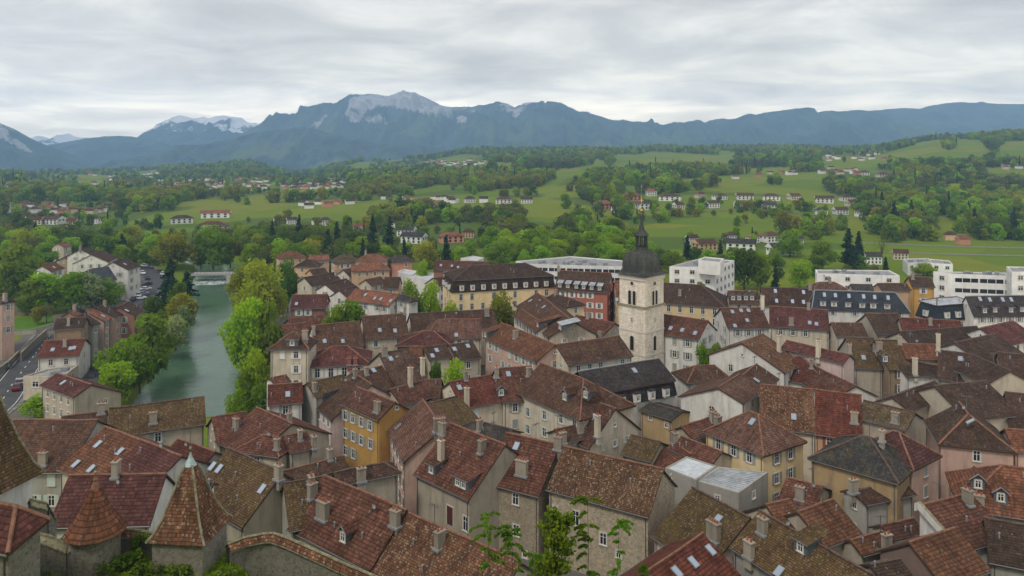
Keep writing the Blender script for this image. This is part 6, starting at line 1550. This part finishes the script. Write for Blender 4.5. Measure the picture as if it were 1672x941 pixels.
iop = gt.nodes.new('GeometryNodeInstanceOnPoints'); ci = gt.nodes.new('GeometryNodeCollectionInfo')
ci.inputs['Collection'].default_value = wcol; ci.inputs['Separate Children'].default_value = True; ci.inputs['Reset Children'].default_value = True
def na(nm, ty):
    q = gt.nodes.new('GeometryNodeInputNamedAttribute'); q.data_type = ty; q.inputs['Name'].default_value = nm
    return [o for o in q.outputs if o.enabled and o.name == 'Attribute'][0]
iop.inputs['Pick Instance'].default_value = True
gt.links.new(gi.outputs[0], iop.inputs['Points']); gt.links.new(ci.outputs[0], iop.inputs['Instance'])
gt.links.new(na('pick', 'INT'), iop.inputs['Instance Index']); gt.links.new(na('turn', 'FLOAT_VECTOR'), iop.inputs['Rotation']); gt.links.new(na('size', 'FLOAT_VECTOR'), iop.inputs['Scale'])
gt.links.new(iop.outputs[0], go_.inputs[0])
md = wo.modifiers.new('scatter', 'NODES'); md.node_group = gt
print('trees: solo', len(solo), 'wood', n)
# ---------------------------------------------------------------- houses of the valley
def _far_meshes():
    out = {}
    for nm, wallc, roofc in (('white_brown', 'mod', 'brown'), ('white_orange', 'mod', 'salmon'), ('cream_brown', 'cream', 'redbrown'), ('pink_orange', 'salmonw', 'salmon'), ('white_slate', 'mod', 'greyslate'), ('peach_brown', 'peach', 'brown')):
        for hip in (0, 1):
            w_, d_, e_ = .5, .36, .46
            mb = MB(); mb.box((0, 0, e_ / 2 - .04), (2 * w_, 2 * d_, e_ + .08)); wm_ = mb.mesh('wall', [WM[wallc]])
            r = MB(); o = .05; W2, D2 = w_ + o, d_ + o; rz = e_ + .24; rl = W2 - (D2 * .85 if hip else 0)
            A, B = (-rl, 0, rz), (rl, 0, rz); c = [(-W2, -D2, e_ - .02), (W2, -D2, e_ - .02), (W2, D2, e_ - .02), (-W2, D2, e_ - .02)]
            r.poly([A, c[0], c[1], B], 0, [(0, 0), (0, 5), (12, 5), (12, 0)]); r.poly([B, c[2], c[3], A], 0, [(0, 0), (0, 5), (12, 5), (12, 0)])
            r.poly([B, c[1], c[2]], 0 if hip else 1); r.poly([A, c[3], c[0]], 0 if hip else 1); r.poly(c[::-1], 1)
            rm_ = r.mesh('roof', [RM[roofc], WM[wallc]])
            both = MB(); both.v, both.f, both.m, both.uv = list(mb.v), list(mb.f), list(mb.m), list(mb.uv)
            k = len(both.v); both.v += r.v; both.f += [tuple(i + k for i in f) for f in r.f]; both.m += [1 + m for m in r.m]; both.uv += r.uv
            tiny = both.mesh('house', [WM[wallc], RM[roofc], WM[wallc]])
            out[nm, hip] = (wm_, rm_, tiny)
    return out
FAR = _far_meshes()
_wq = MB(); _wq.box((0, 0, 0), (.09, .03, .13), 0); FARWIN = _wq.mesh('window', [M['glass']])
LOOK = {'white_brown': 'white house with brown roof', 'white_orange': 'white house with orange roof', 'cream_brown': 'cream house with red brown roof', 'pink_orange': 'pinkish house with orange roof', 'white_slate': 'white house with grey roof', 'peach_brown': 'peach house with brown roof'}
def far_house(x, y, wpx, look, label, group, hip=0, rz=None, fl=1.0):
    b = on_ground(x, y); s = max(6.5, wpx / F * b.y * random.uniform(.76, .98))
    hh = min(1.15, max(.62, 8.5 / s)) * fl
    root = thing('village_house', b, label, 'house', group)
    root.rotation_euler = (0, 0, random.uniform(-.45, .45) if rz is None else rz); root.scale = (s, s, s * hh) if wpx < 40 else (s, max(.45 * s, 9), max(.5 * s * hh, 9))
    wm_, rm_, tiny = FAR[look, hip]
    wo_ = obj('wall', wm_, root); obj('roof', rm_, root)
    if wpx * F / F > 15:
        for i in range(4):
            for lv in range(2):
                obj('window', FARWIN, root, (-.36 + i * .24, -.362, .14 + lv * .19))
        for i in range(2): obj('window', FARWIN, root, (.502, -.16 + .32 * i, .33), math.pi / 2); obj('window', FARWIN, root, (-.502, -.16 + .32 * i, .33), math.pi / 2)
    return root
def tiny_house(x, y, wpx, look, label, group, hip=0):
    b = on_ground(x, y); s = max(8.5, wpx / F * b.y)
    o = obj('village_house', FAR[look, hip][2], None, b, random.uniform(-.7, .7)); o.scale = (s, s, s * random.uniform(.7, .95))
    return tag(o, label, 'house', group)
ROWS = {
 'the upper row of the hillside village': [(1107, 327, 13, 'white_orange'), (1143, 323, 19, 'cream_brown'), (1175, 326, 22, 'white_brown'), (1216, 326, 28, 'white_brown'), (1259, 327, 28, 'white_brown'), (1296, 326, 19, 'cream_brown'), (1346, 331, 30, 'white_brown'), (1381, 328, 19, 'white_brown')],
 'the lower row of the hillside village': [(1108, 342, 19, 'white_brown'), (1162, 339, 27, 'white_brown'), (1208, 339, 19, 'white_orange'), (1254, 342, 31, 'white_slate'), (1323, 344, 19, 'white_brown'), (1341, 351, 23, 'white_slate'), (1372, 350, 22, 'white_brown'), (1390, 337, 22, 'cream_brown'), (1409, 354, 22, 'white_brown')],
 'the group of large buildings left of the hillside village': [(985, 342, 32, 'pink_orange'), (1009, 347, 22, 'white_slate'), (1031, 328, 33, 'pink_orange'), (1055, 342, 34, 'white_slate'), (1063, 320, 19, 'white_orange'), (1093, 328, 42, 'white_brown')],
 'the valley road row beside the paddock': [(767, 331, 19, 'white_slate'), (790, 331, 15, 'white_slate'), (823, 332, 27, 'white_brown'), (860, 332, 19, 'white_brown'), (717, 341, 29, 'white_orange'), (686, 350, 27, 'cream_brown')],
 'the suburb behind the old town': [(586, 379, 23, 'white_orange'), (664, 385, 32, 'white_slate'), (676, 397, 42, 'white_slate'), (737, 396, 40, 'pink_orange'), (765, 388, 24, 'peach_brown'), (531, 368, 20, 'white_slate'), (518, 367, 15, 'white_brown'), (455, 363, 20, 'white_orange'), (476, 366, 18, 'white_slate'), (640, 372, 18, 'white_slate')],
 'the long buildings in the left plain': [(349, 376, 52, 'cream_brown'), (297, 365, 42, 'white_slate'), (352, 356, 50, 'white_orange'), (28, 367, 26, 'white_brown'), (58, 367, 26, 'cream_brown'), (88, 366, 30, 'white_brown'), (157, 365, 19, 'white_brown'), (120, 370, 22, 'cream_brown')],
 'the bungalows between the clinic and the cedar': [(1210, 409, 52, 'white_slate'), (1276, 416, 46, 'white_slate'), (1191, 393, 22, 'white_brown'), (1257, 395, 32, 'white_brown'), (1150, 408, 38, 'peach_brown'), (1229, 396, 18, 'white_orange'), (1424, 431, 30, 'white_slate'), (1396, 425, 22, 'white_brown'), (1130, 398, 18, 'white_brown'), (1300, 400, 20, 'white_slate')],
 'the meadow edge on the right': [(1551, 392, 10, 'peach_brown'), (1572, 399, 10, 'pink_orange'), (1517, 340, 15, 'cream_brown'), (1441, 289, 20, 'cream_brown'), (1411, 286, 16, 'white_brown'), (1645, 388, 46, 'white_slate'), (1470, 424, 16, 'cream_brown')],
}
FL = {'the group of large buildings left of the hillside village': 1.25}
for rw, hs in ROWS.items():
    byl = defaultdict(list)
    for h in sorted(hs): byl[h[3]].append(h)
    for lk, l_ in byl.items():
        for i, (x, y, wp, _) in enumerate(l_):
            lab = '%s in %s' % (LOOK[lk], rw) if len(l_) == 1 else '%s %s in %s' % (ORD[i] + ('' if i == 0 else ' from left'), LOOK[lk], rw)
            lab = ' '.join(lab.split()[:16])
            far_house(x, y, wp, lk, lab, 'houses of the valley', hip=int(x) % 2, fl=FL.get(rw, 1.0))
# modern pair in the meadow behind the banded apartment block
flat_block('low white modern house with grey roof in the meadow, left part', [(1474, 424), (1516, 423), (1522, 430), (1482, 431)], 5, 'mod', 'flatroof', 1, cat='house', group='houses of the valley', boxes=2, name='modern_house')
flat_block('low white modern house with grey roof in the meadow, right part', [(1518, 424), (1550, 427), (1556, 433), (1520, 431)], 5, 'mod', 'flatroof', 1, cat='house', group='houses of the valley', boxes=1, name='modern_house')
CLUST = {
 'the far village in the left plain': ([(140, 296), (180, 290), (440, 292), (445, 320), (300, 316), (180, 312)], 75), 'the hamlet under the far left ridge': ([(110, 283), (270, 278), (340, 286), (200, 292)], 26),
 'the far village at the end of the plain': ([(450, 293), (570, 294), (600, 306), (470, 312)], 48), 'the hamlet on the wooded middle slope': ([(690, 266), (790, 262), (800, 270), (700, 275)], 26),
 'the scattered houses at the far left edge': ([(4, 305), (70, 304), (80, 314), (5, 318)], 9), 'the houses in the left edge wood': ([(4, 338), (90, 336), (180, 338), (180, 349), (5, 352)], 26),
 'the hamlet on the right ridge': ([(1340, 253), (1440, 252), (1446, 262), (1350, 264)], 13), 'the hamlet below the right ridge': ([(1334, 275), (1400, 278), (1404, 288), (1340, 284)], 11),
 'the farm row at the top of the big field': ([(1160, 291), (1330, 279), (1332, 284), (1165, 296)], 7), 'the houses by the middle field': ([(660, 327), (760, 322), (770, 330), (665, 336)], 9), 'the farm at the right edge': ([(1640, 270), (1672, 269), (1672, 276), (1642, 277)], 4),
 'the houses along the plain road': ([(480, 335), (640, 322), (650, 330), (500, 342)], 8),
}
for cn, (pl, n) in CLUST.items():
    got = []; bx = [min(p[0] for p in pl), max(p[0] for p in pl), min(p[1] for p in pl), max(p[1] for p in pl)]; tr = 0
    while len(got) < n and tr < 4000:
        tr += 1; x, y = random.uniform(bx[0], bx[1]), random.uniform(bx[2], bx[3])
        if in_poly(x, y, pl) and all(abs(x - g[0]) > 4.5 or abs(y - g[1]) > 2.2 for g in got): got.append((x, y))
    got.sort(); byl = defaultdict(list)
    for g in got: byl[random.choice(['white_brown', 'white_brown', 'white_orange', 'cream_brown', 'white_slate', 'pink_orange'])].append(g)
    for lk, l_ in byl.items():
        for i, (x, y) in enumerate(l_):
            tiny_house(x, y, random.uniform(5.5, 8.5), lk, ' '.join(('%s tiny %s in %s' % (ORD[min(i, 19)] if len(l_) > 1 else 'the only', LOOK[lk], cn)).split()[:16]), 'far houses of the valley', hip=i % 2)

# ---------------------------------------------------------------- roads, bridge, quay
def strip(name, pts, width, m, dz=0.0, closed=False):
    v = [Vector(p) for p in pts]
    # smooth the centre line
    q = []
    for i in range(len(v) - 1):
        p0, p1, p2, p3 = v[max(i - 1, 0)], v[i], v[i + 1], v[min(i + 2, len(v) - 1)]
        for k in range(8):
            t = k / 8; q.append(.5 * ((2 * p1) + (p2 - p0) * t + (2 * p0 - 5 * p1 + 4 * p2 - p3) * t * t + (3 * p1 - p0 - 3 * p2 + p3) * t ** 3))
    q.append(v[-1]); mb = MB(); l = []
    for i, p in enumerate(q):
        d = (q[min(i + 1, len(q) - 1)] - q[max(i - 1, 0)]); n = Vector((d.y, -d.x, 0)).normalized() * width / 2
        l.append((p + n + Vector((0, 0, dz)), p - n + Vector((0, 0, dz))))
    for a, b in zip(l, l[1:]): mb.poly([a[0], b[0], b[1], a[1]][::-1])
    return tag(mb.build(name, [m]), kind='structure'), q
G0 = lambda x, y: P(x, y, 0.0)
_, c1 = strip('road', [G0(-90, 720), G0(-10, 668), G0(22, 625), G0(50, 588), G0(70, 562), G0(84, 545)], 7.5, M['asphalt'], .012)
_, c2 = strip('road', [G0(150, 720), G0(150, 680), G0(152, 640), G0(152, 612), G0(158, 588), G0(172, 560)], 5.0, M['asphalt'], .016)
_, c3 = strip('road', [G0(196, 520), G0(222, 500), G0(244, 482), G0(257, 466), G0(253, 452), G0(238, 442), G0(216, 435)], 9.0, M['asphalt'], .012)
strip('parking_strip', [G0(215, 492), G0(232, 478), G0(240, 466), G0(238, 458)], 4.0, M['asphalt'], .020)
mbp = MB()
for i in range(3, len(c1) - 2, 2):
    a, b = c1[i], c1[i].lerp(c1[i + 1], .55); n = Vector(((b - a).y, -(b - a).x, 0)).normalized() * .10; z = Vector((0, 0, .02))
    mbp.poly([a + n + z, a - n + z, b - n + z, b + n + z])
for sg in (-1, 1):
    for i in range(len(c1) - 1):
        a, b = c1[i], c1[i + 1]; n = Vector(((b - a).y, -(b - a).x, 0)).normalized(); z = Vector((0, 0, .02))
        mbp.poly([a + n * sg * 3.3 + z, a + n * sg * 3.15 + z, b + n * sg * 3.15 + z, b + n * sg * 3.3 + z])
tag(mbp.build('road_markings', [M['paint']]), kind='structure')
for nm, c, off, w_ in (('kerb', c1, 4.3, .9), ('kerb', c1, -4.3, .9), ('kerb', c2, -3.0, .8), ('kerb', c3, 5.1, 1.0)):
    mb = MB()
    for a, b in zip(c, c[1:]):
        n = Vector(((b - a).y, -(b - a).x, 0)).normalized(); p = [a + n * (off - w_ / 2), a + n * (off + w_ / 2), b + n * (off + w_ / 2), b + n * (off - w_ / 2)]; up = Vector((0, 0, .13))
        mb.poly([x + up for x in p][::-1])
        for i, j in ((0, 3), (1, 2)): mb.poly([p[i], p[j], p[j] + up, p[i] + up])
    tag(mb.build('pavement_kerb', [M['pave']]), kind='structure')
def drape(name, pp, width, m, lift=.12):
    ctr = []
    for (x0, y0), (x1, y1) in zip(pp, pp[1:]):
        a, b = on_ground(x0, y0), on_ground(x1, y1)
        for k in range(10):
            p = a.lerp(b, k / 10); p.z = ground1(p.x, p.y) + lift; ctr.append(p)
    mb = MB()
    for a, b in zip(ctr, ctr[1:]):
        n = Vector(((b - a).y, -(b - a).x, 0)).normalized() * width / 2; mb.poly([a + n, b + n, b - n, a - n][::-1])
    tag(mb.build(name, [m]), kind='structure')
drape('road', [(1398, 397), (1480, 400), (1560, 403), (1700, 406)], 5.0, M['pave'])
drape('road', [(1450, 412), (1530, 415), (1620, 417), (1720, 419)], 4.5, M['pave'])
drape('path', [(1490, 374), (1512, 382), (1524, 388)], 5.0, M['pave'], .3)
drape('road', [(1110, 347), (1180, 344), (1240, 344), (1310, 350), (1400, 357)], 5.0, M['pave'], .3)

def bridge():
    a, b = P(314, 446, 0.6), P(398, 444.5, 0.6); d = (b - a); L_ = d.length; yaw = math.atan2(d.y, d.x); c = (a + b) / 2
    base = Vector((c.x, c.y, WZ)); root = thing('road_bridge', base, 'low grey bridge with railing crossing the river above the weir', 'bridge')
    mb = MB(); mb.box((0, 0, 3.3), (L_, 6, .6), 0, yaw); mb.build('deck', [M['concrete']], root)
    u = d.normalized(); n = Vector((-u.y, u.x, 0))
    mb = MB()
    o = u * (L_ * .24); mb.box((o.x, o.y, .8), (2.0, 7.5, 4.4), 0, yaw, .9); mb.build('pier', [M['concrete']], root)
    for s in (-1, 1):
        mb = MB(); o = n * (3.3 * s)
        for k in range(int(L_ / 1.5)):
            p = o + u * (k * 1.5 - L_ / 2); mb.box((p.x, p.y, 4.15), (.10, .10, 1.05), 0, yaw)
        for z in (4.1, 4.65): mb.box((o.x, o.y, z), (L_, .08, .09), 0, yaw)
        mb.build('railing', [M['gutter']], root)
bridge()
def low_wall(label, pp, h, th=.4, m='stone', hedge=False):
    pts = [G0(*p) for p in pp]; base = pts[0]; root = thing('garden_wall', base, label, 'wall', 'garden walls of the left bank')
    mb = MB(); cb = MB()
    for a, b in zip(pts, pts[1:]):
        c = (a + b) / 2 - base; d = b - a; mb.box((c.x, c.y, h / 2), (d.length, th, h), 0, math.atan2(d.y, d.x)); cb.box((c.x, c.y, h + .06), (d.length + .1, th + .16, .12), 0, math.atan2(d.y, d.x))
    mb.build('wall', [WM[m]], root); cb.build('coping', [M['coping']], root)
low_wall('long grey garden wall behind the left lawn below the grove', [(-20, 520), (22, 514), (86, 512)], 3.2, m='darkstone')
low_wall('low garden wall crossing the left lawn', [(22, 548), (60, 545), (86, 536)], 1.4, m='grey')
low_wall('dark retaining wall beside the left road', [(34, 590), (56, 568), (76, 550)], 2.2, m='darkstone')
low_wall('dark wall at the left edge of the road', [(-60, 660), (-20, 625), (14, 600), (32, 582)], 1.6, m='darkstone')
low_wall('quay wall along the river beside the quay road', [(165, 705), (168, 660), (168, 620), (178, 580), (196, 548)], 1.1, m='grey')
mg = MB(); q = [G0(18, 545), G0(82, 538), G0(86, 516), G0(20, 520)]; mg.poly([p + Vector((0, 0, .03)) for p in q])
gl = Mat('lawn'); gl.color(gl.mix(gl.noise(.6, gl.pos(), 4), (.05, .12, .012), (.10, .19, .02))); tag(mg.build('lawn', [gl.m]), kind='structure')

# ---------------------------------------------------------------- vehicles
CARC = {'white': plain('car_white', (.68, .69, .70), .3), 'silver': plain('car_silver', (.38, .40, .42), .35, .5), 'black': plain('car_black', (.03, .03, .034), .3), 'red': plain('car_red', (.16, .02, .02), .3), 'blue': plain('car_blue', (.06, .10, .22), .3), 'grey': plain('car_grey', (.15, .155, .165), .35, .3)}
def _car_meshes():
    side = [(-2.05, .32), (2.05, .32), (2.1, .7), (1.95, .86), (1.0, .98), (-1.75, 1.0), (-2.08, .85)]
    cab = [(1.0, .96), (.35, 1.43), (-1.1, 1.46), (-1.8, 1.0)]
    def ext(pr, w0, w1, m):
        zs = [z for _, z in pr]; mb = MB(); lo, hi = min(zs), max(zs)
        wd = lambda z: w0 + (w1 - w0) * (z - lo) / (hi - lo)
        l_ = [(x, -wd(z), z) for x, z in pr]; r_ = [(x, wd(z), z) for x, z in pr]
        mb.poly(l_, m); mb.poly(r_[::-1], m)
        for i in range(len(pr)): j = (i + 1) % len(pr); mb.poly([l_[j], l_[i], r_[i], r_[j]], m)
        return mb
    body = ext(side, .84, .82, 0); glass = ext(cab, .78, .62, 0)
    rf = MB(); rf.box((-.38, 0, 1.46), (1.45, 1.22, .06), 0)
    for x in (-.38,): 
        for s in (-1, 1): rf.tube((x, s * .68, 1.42), (x - .02, s * .80, .98), .05, 4)
    wh = MB(); wh.tube((0, -.11, 0), (0, .11, 0), .32, 12); wr = MB(); wr.tube((0, -.115, 0), (0, .115, 0), .19, 10)
    return body, glass, rf, wh, wr
_b, _g, _r, _w, _wr = _car_meshes()
CB = {c: _b.mesh('body', [m]) for c, m in CARC.items()}; CR = {c: _r.mesh('roof', [m]) for c, m in CARC.items()}; CG = _g.mesh('glass_house', [M['glass']]); CW = _w.mesh('tyre', [M['tyre']]); CWR = _wr.mesh('rim', [CARC['silver']])
def car(x, y, yaw, c, label, group='cars parked along the river road'):
    b = G0(x, y) + Vector((0, 0, .022)); root = thing('parked_car', b, label, 'car', group); root.rotation_euler = (0, 0, yaw)
    obj('body', CB[c], root); obj('glass_house', CG, root); obj('roof', CR[c], root)
    for sx in (-1.3, 1.3):
        for sy in (-.76, .76):
            t_ = obj('tyre', CW, root, (sx, sy, .32)); obj('rim', CWR, t_)
cs_ = ['white', 'silver', 'black', 'white', 'grey', 'blue', 'silver', 'black', 'white', 'red', 'grey', 'white', 'silver', 'black']
k = 0
names_ = ['nearest', 'second', 'third', 'fourth', 'fifth', 'sixth', 'seventh', 'eighth', 'ninth', 'tenth', 'eleventh', 'twelfth', 'thirteenth', 'fourteenth', 'fifteenth']
for sd, nm in ((3.4, 'river side'), (-3.4, 'house side')):
    j = 0
    for i in range(9, len(c3) - 3, 3):
        a, b_ = c3[i], c3[i + 1]; d = (b_ - a).normalized(); n = Vector((d.y, -d.x, 0)); p = a + n * sd; pr = proj(p)
        if random.random() < .12: continue
        car(pr[0], pr[1], math.atan2(d.y, d.x) + (0 if sd > 0 else math.pi), cs_[k % 14], '%s %s car parked on the %s of the river road' % (names_[j], cs_[k % 14], nm)); k += 1; j += 1
for x, y, c, yaw, lb in ((229, 489, 'white', .7, 'white car at the lower end of the parking strip'), (234, 482, 'silver', .8, 'silver car in the parking strip above the white one'), (238, 474, 'white', 1.0, 'white car in the middle of the parking strip'), (240, 466, 'black', 1.2, 'black car at the upper end of the parking strip')):
    car(x, y, yaw, c, lb)
d = (c1[20] - c1[18]).normalized(); yw = math.atan2(d.y, d.x)
car(34, 628, yw, 'silver', 'silver car on the left road beside the garage', 'cars on the left road'); car(29, 636, yw, 'red', 'dark red car on the left road beside the garage', 'cars on the left road')
car(12, 601, yw, 'grey', 'grey car standing by the wall left of the road', 'cars on the left road'); car(160, 603, 1.4, 'black', 'black car on the quay road behind the truck', 'cars on the left road'); car(158, 592, 1.4, 'grey', 'grey car on the quay road under the trees', 'cars on the left road')
def truck():
    b = G0(121, 607); root = thing('delivery_truck', b, 'white delivery truck with dark windscreen parked before the long orange roof', 'truck'); root.rotation_euler = (0, 0, R(-97))
    mb = MB(); mb.box((-1.6, 0, 2.0), (4.6, 2.4, 2.5)); mb.build('cargo_box', [CARC['white']], root)
    mb = MB(); mb.box((1.75, 0, 1.25), (1.9, 2.2, 1.7), 0, 0, .96); mb.build('cab', [CARC['white']], root)
    mb = MB(); mb.box((2.66, 0, 1.62), (.12, 1.95, .8)); mb.build('windscreen', [M['glass']], root)
    mb = MB(); mb.box((-.6, 0, .6), (6.2, 1.0, .3)); mb.build('chassis', [M['gutter']], root)
    for x in (-2.6, 1.8):
        for s in (-1, 1):
            w_ = MB(); w_.tube((x, s * 1.0 - .15, .45), (x, s * 1.0 + .15, .45), .45, 12); w_.build('tyre', [M['tyre']], root)
truck()
def bins():
    for i, (x, y) in enumerate(((150, 617), (152, 612))):
        b = G0(x, y); root = thing('waste_bin', b, '%s dark waste container on the quay road beside the truck' % ('nearer', 'farther')[i], 'waste bin', 'waste containers on the quay road')
        mb = MB(); mb.box((0, 0, .65), (1.2, .9, 1.1), 0, .3, 1.08); mb.build('body', [CARC['grey']], root); mb = MB(); mb.box((0, 0, 1.26), (1.35, 1.05, .12), 0, .3); mb.build('lid', [CARC['black']], root)
bins()

# ---------------------------------------------------------------- plants in front of the castle wall
LM['young'] = leaf_mat('young_leaves', (0.080, 0.160, 0.012), (0.170, 0.270, 0.025), 3.0, .45)
LM['shrub'] = leaf_mat('shrub_leaves', (0.085, 0.125, 0.012), (0.170, 0.220, 0.025), 3.0, .4)
def leaf_set(pts, size, rg, mat, name, parent, up=.4):
    pts = np.asarray(pts, float); n = np.tile(np.array([[0, -.25, 1.0]]), (len(pts), 1)); V, Q_ = leaf_quads(pts, n, size, rg, up)
    return obj(name, big_mesh(name, V, Q_, [mat]), parent)
def sapling(x, yt, D, label, style, h, rseed, lean=0.0, spread=.8):
    top = PY(x, yt, D); base = Vector((top.x - lean, top.y, top.z - h)); g = ground1(base.x, base.y); base.z = g - .1; hh = top.z - base.z
    rg = np.random.default_rng(rseed); root = thing('sapling', base, label, 'sapling', 'saplings below the viewpoint')
    mb = MB(); ctrl = [Vector((lean * t ** 1.5 + .05 * math.sin(t * 7 + rseed), .04 * math.sin(t * 5), hh * t)) for t in np.linspace(0, 1, 9)]
    for i in range(8): mb.tube(ctrl[i], ctrl[i + 1], .045 * (1 - i / 9.5), 6, 0, .045 * (1 - (i + 1) / 9.5), cap=False)
    pts = []; R3 = np.random.default_rng(rseed + 50)
    if style == 'leafy':
        for k in range(60):
            t = R3.uniform(.40, 1.0); i = min(7, int(t * 8)); p = ctrl[i].lerp(ctrl[i + 1], t * 8 - i); a = R3.uniform(0, 6.28)
            ln = spread * math.sin(math.pi * min(1, (1.08 - t) / .68 * .72 + .14)) * R3.uniform(.45, 1.1); e = p + Vector((math.cos(a) * ln, math.sin(a) * ln, ln * .30)); mb.tube(p, e, .012, 4, 0, .004, cap=False)
            for j in range(52):
                q = p.lerp(e, R3.uniform(.25, 1.05)); o = R3.normal(0, .12, 3); pts.append((q.x + o[0], q.y + o[1], q.z + o[2] - .05))
    else:
        for k in range(26):
            t = 1 - .5 * R3.random() ** 1.5; i = min(7, int(t * 8)); p = ctrl[i].lerp(ctrl[i + 1], t * 8 - i); a = R3.uniform(0, 6.28); ln = spread * R3.uniform(.45, 1.0)
            prev = p
            for j in range(1, 23):
                s_ = j / 22; q = p + Vector((math.cos(a) * ln * s_, math.sin(a) * ln * s_, ln * (.55 * s_ - .75 * s_ * s_)))
                mb.tube(prev, q, .008, 3, 0, .006, cap=False); prev = q
                if j > 3:
                    for sd in (-1, 1): pts.append((q.x - math.sin(a) * sd * .065 * (1.2 - s_ * .6), q.y + math.cos(a) * sd * .065 * (1.2 - s_ * .6), q.z - .01))
    mb.build('trunk', [BARK], root)
    leaf_set(pts, .15 if style == 'leafy' else .11, rg, LM['mid'] if style == 'leafy' else LM['young'], 'crown', root, .35)
sapling(908, 836, 37, 'leafy fresh green sapling with large leaves, widest of the saplings', 'leafy', 7, 1, .1, .92)
sapling(958, 812, 38, 'tallest thin sapling with feathery yellow green top', 'pinnate', 7, 2, -.1, .9)
sapling(1012, 848, 37, 'feathery sapling leaning right, rightmost of the saplings', 'pinnate', 7, 3, .5, .8)
sapling(838, 862, 36, 'feathery sapling just left of the leafy fresh green sapling', 'pinnate', 6, 4, .1, .85)
sapling(797, 842, 36, 'feathery sapling with arching fronds, leftmost of the saplings', 'pinnate', 6, 5, -.3, 1.0)
sapling(870, 890, 35, 'short sapling between the two left saplings', 'pinnate', 5, 6, .1, .7)
sapling(1048, 918, 36, 'small sapling tip at the bottom edge right of the saplings', 'pinnate', 5, 7, .1, .6)
def shrub(x, y, D, r, hgt, label, seed, n=1500, size=.16, mat='shrub'):
    b = PY(x, y, D); b.z = ground1(b.x, b.y); rg = np.random.default_rng(seed); root = thing('shrub', b, label, 'shrub', 'shrubs in the castle garden')
    L_ = [(rg.normal(0, r * .42), rg.normal(0, r * .42), hgt * rg.uniform(.3, .8), r * rg.uniform(.35, .6)) for _ in range(9)]; P_ = []
    for lx, ly, lz, lr in L_:
        v = rg.normal(size=(n // 9, 3)); v /= np.linalg.norm(v, axis=1, keepdims=True); P_.append(v * lr * (1 - np.abs(rg.normal(0, .25, (n // 9, 1)))) + (lx, ly, lz))
    mb = MB()
    for lx, ly, lz, lr in L_: mb.tube((0, 0, -.1), (lx, ly, lz), .03, 5, 0, .01)
    mb.build('stem', [BARK], root); leaf_set(np.concatenate(P_), size, rg, LM[mat], 'foliage', root, .5)
shrub(102, 872, 61.5, 1.15, 2.5, 'round bright shrub between the castle tower and the orange turret', 11, 2400)
for i, (x, y, D, r, h) in enumerate(((172, 925, 59, .9, 1.9), (205, 920, 59.4, .8, 1.7), (240, 932, 58.6, 1.0, 1.6), (278, 915, 59.2, .85, 2.0), (300, 930, 58.4, .8, 1.3), (222, 880, 61.2, .6, 2.6), (368, 935, 58.4, .7, 1.1), (398, 925, 58.6, .5, 1.5), (478, 930, 58.8, .6, 1.6), (60, 940, 58.2, .8, .9))):
    shrub(x, y, D, r, h, ['feathery shrub below the orange turret', 'second feathery shrub below the orange turret', 'low spreading shrub between the two turrets', 'tall feathery shrub left of the pointed turret foot', 'low shrub at the pointed turret foot', 'slender young shrub rising between the two turrets', 'low shrub right of the pointed turret foot', 'thin shrub before the white wall end', 'shrub in front of the curved castle wall', 'low weeds shrub in the bottom left corner'][i], 20 + i, 800, .14, 'young' if i % 2 else 'shrub')
# grass of the castle terrace
rg = np.random.default_rng(5); n = 26000
gx = rg.uniform(-46, -12, n); gy = rg.uniform(54.5, 64.5, n); k = fbm(gx / 1.5, gy / 1.5, 3, 8); kp = rg.random(n) < k * 1.5
gx, gy, k = gx[kp], gy[kp], k[kp]; gz = ground(gx, gy); n = len(gx); hh = rg.uniform(.18, .55, n) * (.5 + k); a = rg.uniform(0, 6.28, n); wd = .035
V = np.stack([np.stack([gx - wd * np.cos(a), gy - wd * np.sin(a), gz - .03], 1), np.stack([gx + wd * np.cos(a), gy + wd * np.sin(a), gz - .03], 1),
              np.stack([gx + rg.normal(0, .10, n) + wd * .3, gy + rg.normal(0, .10, n), gz + hh], 1), np.stack([gx + rg.normal(0, .10, n), gy + rg.normal(0, .10, n), gz + hh * .95], 1)], 1).reshape(-1, 3)
tag(obj('grass', big_mesh('grass', V, np.arange(4 * n).reshape(n, 4), [LM['bright']])), kind='stuff')
flush_windows()
